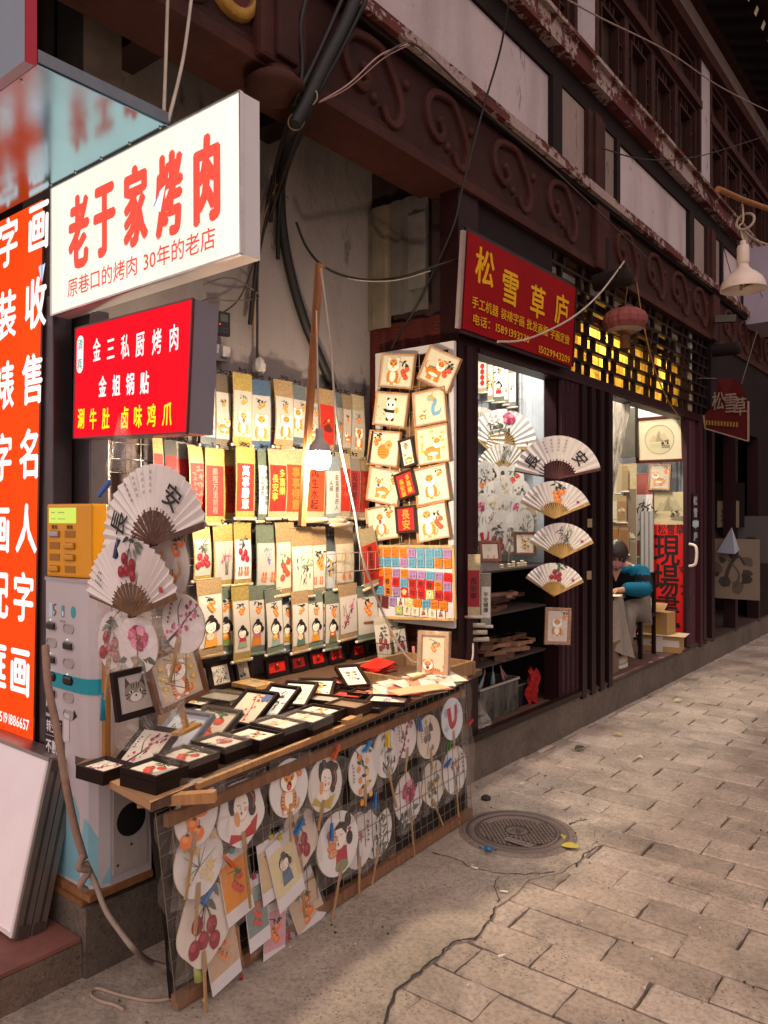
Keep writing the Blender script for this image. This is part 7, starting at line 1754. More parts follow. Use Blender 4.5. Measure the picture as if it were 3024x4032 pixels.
b = MB(); V = []; n = 8
for i in range(n):
    for j in range(n): V.append((.02*math.sin(i*1.7+j) , -.07+.14*i/(n-1)+.01*math.sin(j), .03*math.sin(i*.9)+.22-.22*j/(n-1)))
b.add(V, [(i*n+j, i*n+j+1, i*n+n+1+j, i*n+n+j) for i in range(n-1) for j in range(n-1)], '#8c1c1c', 'cloth'); tag(b.build('red_cloth', None, (-2.41, 4.60, .262)), 'crumpled dark red cloth spilling beside the dark tub', 'cloth')
for k in range(9):
    c = Vector((-2.46 - .02*(k % 3), 4.02 + k*.045, .47)); col_ = ['#7f8aa0', '#a08a70', '#8f2a3a', '#5a7a8a', '#c9b8a0', '#6a6a60', '#b56a7a', '#4a5a70', '#9a7a5a'][k]
    b = MB(); b.T = Matrix.Rotation(R(-40 + 10*k), 4, 'X'); b.lathe([(.0005, .09), (.004, .085), (.004, .05), (.006, .045), (.013, -.03), (.0005, -.032)], col_, 'cloth', 8)
    tag(b.build('tassel_ornament', None, c), f'{("slate blue", "tan", "crimson", "teal grey", "cream", "olive grey", "pink", "navy", "brown")[k]} tassel lying on the cloudy tub in the window', 'tassel', 'tassels piled on the tub')
b = MB(); V = []; n = 7
for i in range(n):
    a = 2*math.pi*i/(n-1)
    for j in range(n): r_ = .09*(1 - (j/(n-1))**2*.9) * (1+.2*math.sin(3*a+j)); V.append((r_*math.cos(a), r_*math.sin(a), .16*j/(n-1)))
b.add(V, [(i*n+j, i*n+j+1, i*n+n+1+j, i*n+n+j) for i in range(n-1) for j in range(n-1)], '#a3948a', 'film'); tag(b.build('plastic_bag', None, (-2.40, 3.88, .262)), 'knotted clear plastic bag at the near corner of the window bay', 'plastic bag')
# two scrolls on the near door post
def pscroll(x0, x1, y0, y1, silk, pc_, a_, l, X=-2.262):
    c = P(1800+(x0+x1)/2*.5425, 2000+y0*.5425, X=X); e = P(1800+(x0+x1)/2*.5425, 2000+y1*.5425, X=X)
    dep = (c-Vector((0, 0, 1.5))).dot(FW); w = (x1-x0)*.5425/FPX*dep
    vscroll(c, w, c.z-e.z, silk, pc_, a_, l, 30, None, .24, .18)
pscroll(70, 168, 342, 800, 'cream', '#8f1c22', 'text:長安寧,#2a1212', 'dark red scroll with black characters hanging on the post at the window')
pscroll(172, 245, 478, 868, 'grey', '#cfcac2', 'text:平安健康,#1d1716', 'slim white scroll with four black characters beside the dark red one at the window')
for k in range(3):
    b = MB(); b.lathe([(.0005, -.05), (.013, -.05), (.013, .05), (.0005, .05)], '#b5a892', 'silk', 12, axis='x'); tag(b.build('rolled_scroll', None, P(1875+k*8, 2462+k*28, X=-2.28), (0, 0, R(35+8*k))), f'rolled cream scroll end below the dark red post scroll, {ORD[k]} from the top', 'scroll', 'rolled scroll ends on the post')

# ================================================================== inside the doorway
YD = 7.62
D1, D2 = (2300, 1300, .4364), (2300, 2000, .4364)
def dp(x, y, Y=YD, D=D1): return P(D[0]+x*D[2], D[1]+y*D[2], Y=Y)
def dsize(x0, x1, y0, y1, Y=YD, D=D1): a = dp(x0, y0, Y, D); return (dp(x1, y0, Y, D)-a).length, a.z - dp(x0, y1, Y, D).z
w, h = dsize(468, 905, 785, 1188)
frame(dp(686, 986, YD-.06), (R(6), 0, 0), w, h, .03, '#6a3322', 'round_land', 'big brown framed picture of a round ink landscape at the back of the doorway', '#cfc3a6', bar=.026, fmat='lacquer')
w, h = dsize(590, 785, 1215, 1440)
frame(dp(688, 1328, YD-.05), (0, R(3), 0), w, h, .03, '#a8794c', 'tiger', 'plastic wrapped framed orange tiger drawing under the round landscape', '#cbbfa8', bar=.012, fmat='wood', wrap=True)
w, h = dsize(632, 898, 1462, 1752)
t = thing('landscape_poster', 'cream landscape painting sheet above the red banner in the doorway', 'painting', dp(765, 1607, YD-.02))
b = MB(); b.box(-w/2, w/2, -.002, 0, -h/2, h/2, '#c9bb92', 'paper'); p = Pic(b, 0, 0, 1, -.0026); landscape(p, 0, 0, min(w, h)*.95); b.build('sheet', t)
w, h = dsize(458, 620, 1305, 2450)
vscroll(dp(540, 1300, YD-.05), w, h*.66, '#a3544c', '#d6d2cc', 'bamboo', 'pink mounted scroll with black bamboo at the back of the doorway', 0, None, .24, .22)
for k, (x0, x1, y0, y1, s_, pc_) in enumerate(((245, 300, 1230, 1520, 'cream', '#bfb39c'), (292, 345, 1210, 1480, 'cream', '#a89878'), (340, 395, 1225, 1460, 'tan', '#8f7a58'), (355, 470, 1210, 2440, 'cream', '#6f604e'), (240, 300, 1500, 1730, 'cream', '#c4b9a6'), (300, 380, 1500, 1740, 'tan', '#8a6a44'), (236, 320, 1740, 2050, 'tan', '#94602e'), (318, 400, 1750, 2030, 'tan', '#7f5a34'))):
    w, h = dsize(x0, x1, y0, y1, 7.3)
    vscroll(dp((x0+x1)/2, y0, 7.3 - .03*(k % 3)), w, h, s_, pc_, 'landscape' if k in (3, 5) else 'none', f'{("ivory", "pale", "tan", "long brown landscape", "white", "ochre", "rust", "dull brown")[k]} scroll in the crowded bunch left of the pink mounted one', rnd(-14, 14), 'scrolls bunched in the doorway', .18, .12)
t = thing('grey_panel', 'dark grey framed panel standing behind the white curtain in the doorway', 'panel', dp(385, 930, 7.5)); w, h = dsize(300, 468, 700, 1140, 7.5)
b = MB(); b.box(-w/2, w/2, -.02, 0, -h/2, h/2, '#5a554c', 'dirty'); b.build('sheet', t); b = MB(); b.box(w/2, w/2+.02, -.03, 0, -h/2, h/2, '#2a2422', 'lacquer'); b.build('edge', t)
b = MB(); V = []; n = 12
for i in range(n):
    for j in range(n): z = j/(n-1); wd = .30*(1-z*.72); V.append((-.15 + wd*i/(n-1), .02*math.sin(i*1.8)*(1-.3*z), -1.05*z))
b.add(V, [(i*n+j, i*n+j+1, i*n+n+1+j, i*n+n+j) for i in range(n-1) for j in range(n-1)], '#cfc6ba', 'sheet'); tag(b.build('curtain', None, P(2420, 1560, Y=6.2)), 'white cloth curtain gathered at the near side of the doorway', 'curtain')
# red banner
t = thing('red_banner', 'tall red standing banner with big black characters in the doorway', 'banner', dp(752, 150, YD-.1, D2)); w, h = dsize(608, 897, 148, 1262, YD-.1, D2)
b = MB(); b.box(-w/2, w/2, -.004, 0, -h, 0, '#c81210', 'paper'); p = Pic(b, 0, 0, 1, -.0046); ink = '#1a0f0e'
o = t.location
for ch, x, y, s_ in (('松', 703, 193, .105), ('雪', 785, 193, .105), ('草', 865, 193, .105), ('現', 745, 375, .33), ('場', 740, 650, .33), ('畫', 750, 920, .32), ('丈', 775, 1120, .28)):
    c = dp(x, y, YD-.1, D2) - o; p.text(ch, c.x, c.z, s_, ink, wx=.78 if s_ > .2 else .8, bold=.014)
for y in (540, 570, 700, 770):
    c = dp(882, y, YD-.1, D2) - o; scrawl(p, c.x, c.z, 1, .04, ink)
b.build('cloth', t)
b = MB()
for k in range(3): b.lathe([(.022, -.9), (.022, .4)], '#9a9894', 'gloss', 12, (k*.045, 0, 0))
tag(b.build('pipe_bundle', None, dp(525, 400, 7.45, D2)), 'grey plastic pipes standing beside the red banner', 'pipe')
# work table, chair, boxes
t = thing('work_table', 'dark low work table inside the doorway covered with paper', 'table', (-2.75, 5.98, .25))
b = MB(); b.box(-.4, .325, -.26, .28, .565, .592, '#4a352c', 'lacquer'); b.box(-.38, .30, -.24, .26, .50, .5645, '#3a2822', 'lacquer'); b.build('table_top', t)
for x, y in ((-.36, -.22), (.28, -.22), (-.36, .24), (.28, .24)):
    b = MB(); b.box(x-.02, x+.02, y-.02, y+.02, 0, .4995, '#2f211d', 'lacquer'); b.build('leg', t)
for k, (x, y, r_, c_) in enumerate(((-2.53, 6.16, 20, '#d9cfbc'), (-2.56, 6.08, -15, '#c9d2d8'), (-2.50, 6.02, 40, '#d6c7a8'))):
    b = MB(); b.box(-.11, .11, -.08, .08, 0, .002, c_, 'paper'); tag(b.build('paper_sheet', None, (x, y, .843+.003*k), (0, 0, R(r_))), f'{("cream", "bluish", "tan")[k]} sheet of paper on the work table under the hands', 'paper', 'papers on the work table')
b = MB(); V = []; n = 14; cq = Quad(Q(1300, 1296, X=-2.47), Q(1346, 1284, X=-2.40), Q(1369, 1424, X=-2.35), Q(1300, 1392, X=-2.38)); o_ = cq.o
for i in range(n):
    for j in range(n):
        u, w_ = i/(n-1), j/(n-1); V.append(cq.c[0].lerp(cq.c[1], u).lerp(cq.c[3].lerp(cq.c[2], u), w_) - o_ + Vector((.018*math.sin(u*11 + w_*2) * (.3+w_), .01*math.sin(u*7), .012*math.sin(u*9)*w_)))
b.add(V, [(i*n+j, i*n+j+1, i*n+n+1+j, i*n+n+j) for i in range(n-1) for j in range(n-1)], '#857a70', 'cloth', True); tag(b.build('table_cloth', None, o_), 'pale grey cloth hanging below the work table edge over the lap', 'cloth')
b = MB(); b.box(-2.62, -2.37, 5.70, 5.98, .252, .49, '#6a5a4a', 'dirty'); b.box(-2.63, -2.36, 5.69, 5.99, .4905, .51, '#75644f', 'dirty'); tag(b.build('wooden_crate'), 'drab box under the work table by the door step', 'box')
t = thing('wooden_chair', 'dark wooden chair with a brown back rail behind the seated person', 'chair', (-2.60, 6.80, .25)); t.scale = (.85, .9, .92)
b = MB(); b.box(-.21, .21, -.2, .2, .37, .405, '#2a1a16', 'lacquer', bev=.008); b.build('seat', t)
for x, y, h in ((-.19, -.18, .369), (.19, -.18, .369), (-.19, .19, .80), (.19, .19, .80)):
    b = MB(); b.box(x-.018, x+.018, y-.018, y+.018, 0, h, '#241512', 'lacquer'); b.build('leg', t)
b = MB(); b.box(-.171, .171, .175, .205, .55, .8, '#6a3a22', 'lacquer', bev=.008); b.build('backrest', t)
b = MB(); b.box(.172-.36, .172, -.19, -.17, .18, .2, '#241512', 'lacquer'); b.build('stretcher', t)
def carton(loc, rz, W, D, H, lab, flap=False):
    t = thing('cardboard_box', lab, 'box', loc, (0, 0, R(rz)))
    b = MB(); b.box(-W/2, W/2, -D/2, D/2, 0, H, '#9a7748', 'paper'); b.build('body', t)
    b = MB(); b.box(-W*.1, W*.1, -D/2-.0012, -D/2-.0002, 0, H, '#b08a2a' if flap else '#b5aaa0', 'gloss')
    if not flap: b.box(-W/2, -W*.101, -D/2-.0011, -D/2-.0002, H*.35, H*.75, '#b5aaa0', 'gloss'); b.box(W*.101, W/2, -D/2-.0011, -D/2-.0002, H*.35, H*.75, '#b5aaa0', 'gloss'); b.box(-W*.2, -W*.101, -D/2-.002, -D/2-.0012, H*.45, H*.62, '#9c3a34', 'gloss')
    b.build('tape', t)
    b = MB()
    if flap:
        b.beam((-W/2, -D/2-.03, H+.05), (W/2, -D/2-.03, H+.05), .12, .004, '#a5804e', 'paper', up=(0, -.6, .8)); b.box(-W/2-.06, -W/2-.001, -D/2, D/2, H-.003, H, '#a07c4a', 'paper')
        b.box(-W*.25, W*.1, -D/2-.078, -D/2-.074, H+.02, H+.05, '#c9c2b4', 'paper') if False else None
    else: b.box(-W/2-.01, W/2+.05, -D/2-.02, D/2, H+.001, H+.005, '#c2ad88', 'paper')
    b.build('flap', t)
dz = P(2300+675*.4364, 2000+1300*.4364, Z=.25)
carton((dz.x-.02, dz.y+.12, .2505), 8, .36, .24, .15, 'flat taped cardboard box on the doorway floor by the red banner')
carton((dz.x-.05, dz.y+.14, .407), -6, .24, .18, .20, 'open cardboard box with yellow tape standing on the flat taped box', True)
b = MB(); b.lathe([(.0005, 0), (.10, .01), (.115, .12), (.09, .24), (.05, .30), (.03, .33)], '#a51a18', 'sheet', 14); 
bag = b.build('red_bag', None, (dz.x-.20, dz.y+.28, .2505)); tag(bag, 'red plastic bag with white print between chair and red banner', 'bag')
for k, (x, y) in enumerate(((860, 1305), (700, 1350), (600, 1390))):
    c = P(2300+x*.4364, 2000+y*.4364, Z=.251); b = MB(); b.box(-.025, .025, -.008, .008, 0, .002, '#b5a294', 'paper'); tag(b.build('paper_scrap', None, c, (0, 0, R(40*k))), f'{("white crumpled", "brown", "torn grey")[k]} paper scrap on the doorway floor', 'paper', 'paper scraps on the doorway floor')
# vertical black plate by the door handle
t = thing('name_plate', 'narrow black vertical plate with white characters on the door jamb', 'sign', P(2300+1000*.4364, 1300+1650*.4364, X=-2.285), (0, 0, R(78)))
b = MB(); b.box(-.05, .05, -.004, 0, -.32, .19, '#17100f', 'gloss'); p = Pic(b, 0, 0, 1, -.0046)
for i, ch in enumerate('松雪草庐'): p.text(ch, 0, .12-.115*i, .095, '#b5aeb0', wx=.8, bold=.012)
b.build('plate', t)
b = MB(); b.box(-.055, .055, -.008, -.005, -.13, -.075, '#9fb0b4', 'photo'); b.build('sticker', t)
# neighbours in the dark shop
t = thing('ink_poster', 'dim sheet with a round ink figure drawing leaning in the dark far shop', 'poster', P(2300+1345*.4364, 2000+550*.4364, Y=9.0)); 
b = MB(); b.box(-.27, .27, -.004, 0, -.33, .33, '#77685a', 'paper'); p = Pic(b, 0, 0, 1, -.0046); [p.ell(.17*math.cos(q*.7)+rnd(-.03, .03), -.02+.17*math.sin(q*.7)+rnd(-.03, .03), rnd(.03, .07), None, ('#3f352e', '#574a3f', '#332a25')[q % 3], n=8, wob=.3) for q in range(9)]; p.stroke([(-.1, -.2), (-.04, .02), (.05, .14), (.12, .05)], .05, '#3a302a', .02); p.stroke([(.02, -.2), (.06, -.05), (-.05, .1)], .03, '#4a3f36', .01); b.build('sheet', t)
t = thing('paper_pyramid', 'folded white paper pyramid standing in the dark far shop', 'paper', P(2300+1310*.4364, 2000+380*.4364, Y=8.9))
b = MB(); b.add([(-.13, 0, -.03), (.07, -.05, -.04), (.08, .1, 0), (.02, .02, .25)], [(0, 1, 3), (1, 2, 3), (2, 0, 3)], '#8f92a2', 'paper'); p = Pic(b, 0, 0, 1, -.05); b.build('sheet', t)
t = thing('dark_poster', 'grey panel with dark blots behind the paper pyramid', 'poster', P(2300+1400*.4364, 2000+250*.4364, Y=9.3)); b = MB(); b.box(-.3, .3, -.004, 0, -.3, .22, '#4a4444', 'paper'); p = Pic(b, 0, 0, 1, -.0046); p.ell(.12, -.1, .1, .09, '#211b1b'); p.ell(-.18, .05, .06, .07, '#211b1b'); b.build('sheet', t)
t = thing('picture_frame', 'small dim framed picture with a red mark in the dark far shop', 'picture frame', P(2300+1300*.4364, 1300+1620*.4364, Y=9.2)); b = MB(); b.box(-.17, .17, -.02, 0, -.2, .3, '#2a201c', 'lacquer'); b.build('frame', t); b = MB(); b.box(-.11, .12, -.024, -.0201, -.2, .1, '#7a6a58', 'paper'); p = Pic(b, 0, 0, 1, -.0246); p.text('兴', 0, -.06, .16, '#6a2420', bold=.02); b.build('picture', t)
b = MB(); b.box(-3.2, -2.75, 9.5, 9.53, .25, .95, '#3d2c22', 'dirty'); tag(b.build('brown_board'), 'dull brown board standing low in the dark far shop', 'board')
# small notes on the folding door
for k, (x, y) in enumerate(((962, 110), (957, 488))):
    b = MB(); b.box(-.02, .02, -.002, 0, -.03, .03, '#8a7352', 'paper'); tag(b.build('paper_note', None, P(1800+x*.5425, 2000+y*.5425, X=-2.26), (0, 0, R(60))), ('small tan note high on the dark folding door', 'small tan note low on the dark folding door')[k], 'note')

# ================================================================== the seated person
def skin(name, parent, V, E, rad, col_, mat='cloth', sub=2, root=0):
    me = bpy.data.meshes.new(name); me.from_pydata(V, E, []); ob = bpy.data.objects.new('tmp', me); scene.collection.objects.link(ob)
    m_ = ob.modifiers.new('s', 'SKIN'); m_.use_smooth_shade = True
    ob.modifiers.new('d', 'SUBSURF').levels = sub
    sv = me.skin_vertices[0].data
    for i, r_ in enumerate(rad):
        sv[i].radius = (r_, r_) if not isinstance(r_, tuple) else r_
        sv[i].use_root = (i == root)
    dg = bpy.context.evaluated_depsgraph_get(); ev = ob.evaluated_get(dg); res = bpy.data.meshes.new_from_object(ev)
    bpy.data.objects.remove(ob); bpy.data.meshes.remove(me)
    b = MB(); b.add([tuple(v.co) for v in res.vertices], [tuple(p.vertices) for p in res.polygons], col_, mat, True); bpy.data.meshes.remove(res)
    return b.build(name, parent)
px, py, pz = -2.575, 6.70, .25
PR = thing('person', 'seated person in a teal and black jacket and grey trousers bent over paper', 'person', (px, py, pz))
# skeleton (local; faces -y): pelvis, spine, neck, head, arms, hands
hand = lambda sx: [(sx*.10, -.46, .625), (sx*.075, -.50, .622)]
V = [(0, 0, .42), (0, -.03, .58), (0, -.10, .74), (0, -.15, .80), (0, -.20, .83), (0, -.235, .87), (0, -.26, .93)]
E = [(i, i+1) for i in range(6)]; RD_ = [.085, .08, .07, .05, .046, .06, .06]
for sx in (1, -1):
    o = len(V)
    V += [(sx*.16, -.12, .775), (sx*.215, -.19, .63), (sx*.15, -.36, .63), (sx*.10, -.45, .63), (sx*.085, -.49, .628)]
    RD_ += [.045, .038, .032, .023, .022]
    E += [(3, o), (o, o+1), (o+1, o+2), (o+2, o+3), (o+3, o+4)]
    for k, (dx, ln) in enumerate(((.024, .055), (.009, .068), (-.006, .064), (-.02, .05))):
        q = len(V); V += [(sx*(.085+dx*.9), -.515, .627), (sx*(.08+dx*1.2), -.515-ln*.55, .622), (sx*(.075+dx*1.2), -.515-ln, .606)]; RD_ += [.0085, .008, .006]; E += [(o+4, q), (q, q+1), (q+1, q+2)]
    q = len(V); V += [(sx*.06, -.475, .622), (sx*.04, -.50, .612)]; RD_ += [.010, .008]; E += [(o+3, q), (q, q+1)]
    h0 = len(V); V += [(sx*.10, -.03, .42), (sx*.135, -.36, .45), (sx*.13, -.44, .09), (sx*.13, -.47, .04), (sx*.13, -.56, .03)]; RD_ += [.085, .06, .04, .035, .03]; E += [(0, h0), (h0, h0+1), (h0+1, h0+2), (h0+2, h0+3), (h0+3, h0+4)]
skin('body', PR, V, E, RD_, '#b58468', 'skin')
# head: face with mask, nose, ears, eyes
def ball(c, r_, col_, mat, n=16, m=10, parent=PR, name='head', T=None, keep=None):
    b = MB(); prof = [(math.sin(math.pi*i/m)*1.0, -math.cos(math.pi*i/m)) for i in range(m+1)]; prof[0] = (.001, -1); prof[-1] = (.001, 1)
    b.lathe([(max(p_[0], .001), p_[1]) for p_ in prof], col_, mat, n); M_2 = Matrix.Translation(c) @ (T or Matrix()) @ Matrix.Diagonal((*r_, 1))
    b.v = [tuple(M_2 @ Vector(v)) for v in b.v]
    if keep:
        fs = [(f, c_, m_, s_) for f, c_, m_, s_ in zip(b.f, b.c, b.m, b.sm) if keep(sum((Vector(b.v[i]) for i in f), Vector())/len(f))]
        b.f, b.c, b.m, b.sm = map(list, zip(*fs))
    return b.build(name, parent)
HT = Matrix.Rotation(R(32), 4, 'X')
hc = Vector((0, -.275, .905))
hd = ball(hc, (.08, .098, .115), '#b58468', 'skin', 20, 14, T=HT)
hl = lambda x, y, z: hc + HT @ Vector((x, y, z))
ball(hl(0, -.096, -.012), (.013, .016, .02), '#b58468', 'skin', 10, 8, hd, 'nose')
for s_ in (-1, 1):
    ball(hl(s_*.032, -.090, .018), (.012, .006, .006), '#1a1210', 'gloss', 10, 8, hd, 'eye'); ball(hl(s_*.082, .005, .0), (.012, .02, .03), '#b07c60', 'skin', 10, 8, hd, 'ear')
ball(hl(0, -.006, -.036), (.083, .102, .074), '#a8787a', 'cloth', 20, 14, hd, 'face_mask', HT, keep=lambda p_: (HT.inverted() @ (p_-hc)).y < -.035 and (HT.inverted() @ (p_-hc)).z < .0)
ball(hl(0, .012, .022), (.103, .122, .122), '#2a1a15', 'hair', 26, 18, hd, 'hair', HT, keep=lambda p_: (lambda q: q.z > (.022 if q.y < -.055 else (-.06 if q.y < .03 else -.1)) + .012*math.sin(q.x*160))(HT.inverted() @ (p_-hc)))
# jacket, trousers, shoes
V = [(0, .02, .40), (0, -.03, .55), (0, -.095, .71), (0, -.14, .795)]; E = [(0, 1), (1, 2), (2, 3)]; RD_ = [(.15, .14), (.15, .14), (.15, .13), (.075, .075)]
for sx in (1, -1):
    o = len(V); V += [(sx*.165, -.12, .745), (sx*.235, -.19, .61), (sx*.155, -.36, .635), (sx*.115, -.425, .635)]; RD_ += [.09, .076, .062, .05]; E += [(2, o), (o, o+1), (o+1, o+2), (o+2, o+3)]
jk = skin('jacket', PR, V, E, RD_, '#14141a', 'cloth')
b = MB(); b.tube([(.085*math.cos(a), -.175+.07*math.sin(a), .80+.02*math.sin(a)) for a in [2*math.pi*i/20 for i in range(21)]], .022, '#0c6f90', 'cloth', 8); b.build('collar', jk)
b = MB(); b.add([(-.05, -.262, .80), (.05, -.262, .80), (.0, -.275, .68)], [(0, 1, 2)], '#b58468', 'skin'); b.build('neckline', jk)
me = jk.data; ca = me.color_attributes['Col'].data
for p_ in me.polygons:
    c = p_.center
    teal = (c.z > .745) or (abs(c.x) > .10 and c.y < -.20 and c.z < .69) or c.z < .36 or (abs(c.x) > .19 and c.z < .62)
    if teal:
        for li in p_.loop_indices: ca[li].color = (*C('#0a5a74'), 1)
V = [(0, .02, .41), (.10, -.02, .42), (.135, -.37, .455), (.13, -.43, .12), (-.10, -.02, .42), (-.135, -.37, .455), (-.13, -.43, .12)]
skin('trousers', PR, V, [(0, 1), (1, 2), (2, 3), (0, 4), (4, 5), (5, 6)], [.135, .115, .09, .066, .115, .09, .066], '#6f665e', 'cloth')
for sx in (1, -1):
    sh = ball(Vector((sx*.13, -.50, .046)), (.043, .115, .042), '#a89c92', 'cloth', 16, 10, PR, 'shoe'); b = MB(); b.prism([(sx*.13+.046*math.cos(a), -.50+.118*math.sin(a)) for a in [2*math.pi*i/20 for i in range(20)]], 0, .022, '#c9c0b8', 'rubber'); b.v = [(x, z, y) for x, y, z in b.v]; b.build('sole', sh)
# ================================================================== cables, poles, lanterns and small things
def wire(name, pts, r, col_, lab, cat='cable', mat='rubber', n=6, group=None, k=6):
    b = MB(); q = spline(pts, k); b.tube(q, r if not isinstance(r, list) else [r[0]+(r[1]-r[0])*i/(len(q)-1) for i in range(len(q))], col_, mat, n); return tag(b.build(name), lab, cat, group)
t = thing('cable_duct', 'thick black cable duct running down from the corner post to the nook wall', 'duct', (0, 0, 0))
b = MB(); b.tube(spline([Q(775, -20, X=-2.19), Q(740, 60, X=-2.19), Q(700, 140, X=-2.19), Q(660, 225, X=-2.20), Q(638, 268, X=-2.22)]), .027, '#120e0e', 'rubber', 14); b.build('upper_pipe', t)
b = MB(); b.tube(spline([Q(640, 262, X=-2.25), Q(618, 320, X=-2.6), Q(606, 400, X=-2.86), Q(611, 500, X=-2.90), Q(630, 600, X=-2.915), Q(660, 700, X=-2.915), Q(690, 770, X=-2.915), Q(720, 840, X=-2.915)]), .025, '#120e0e', 'rubber', 12); b.build('lower_pipe', t)
b = MB()
for x, y, X, r_ in ((668, 210, -2.195, .036), (640, 262, -2.25, .036), (606, 400, -2.86, .028), (613, 435, -2.90, .027), (665, 705, -2.915, .027)):
    b = MB(); c = Q(x, y, X=X); b.tube([c + Vector((r_*math.cos(a)*.9, r_*math.cos(a)*.4, r_*math.sin(a))) for a in [2*math.pi*i/14 for i in range(15)]], .003, '#8f8266', 'rubber', 5); b.build('strap', t)
CB = 'cables strung round the corner post'
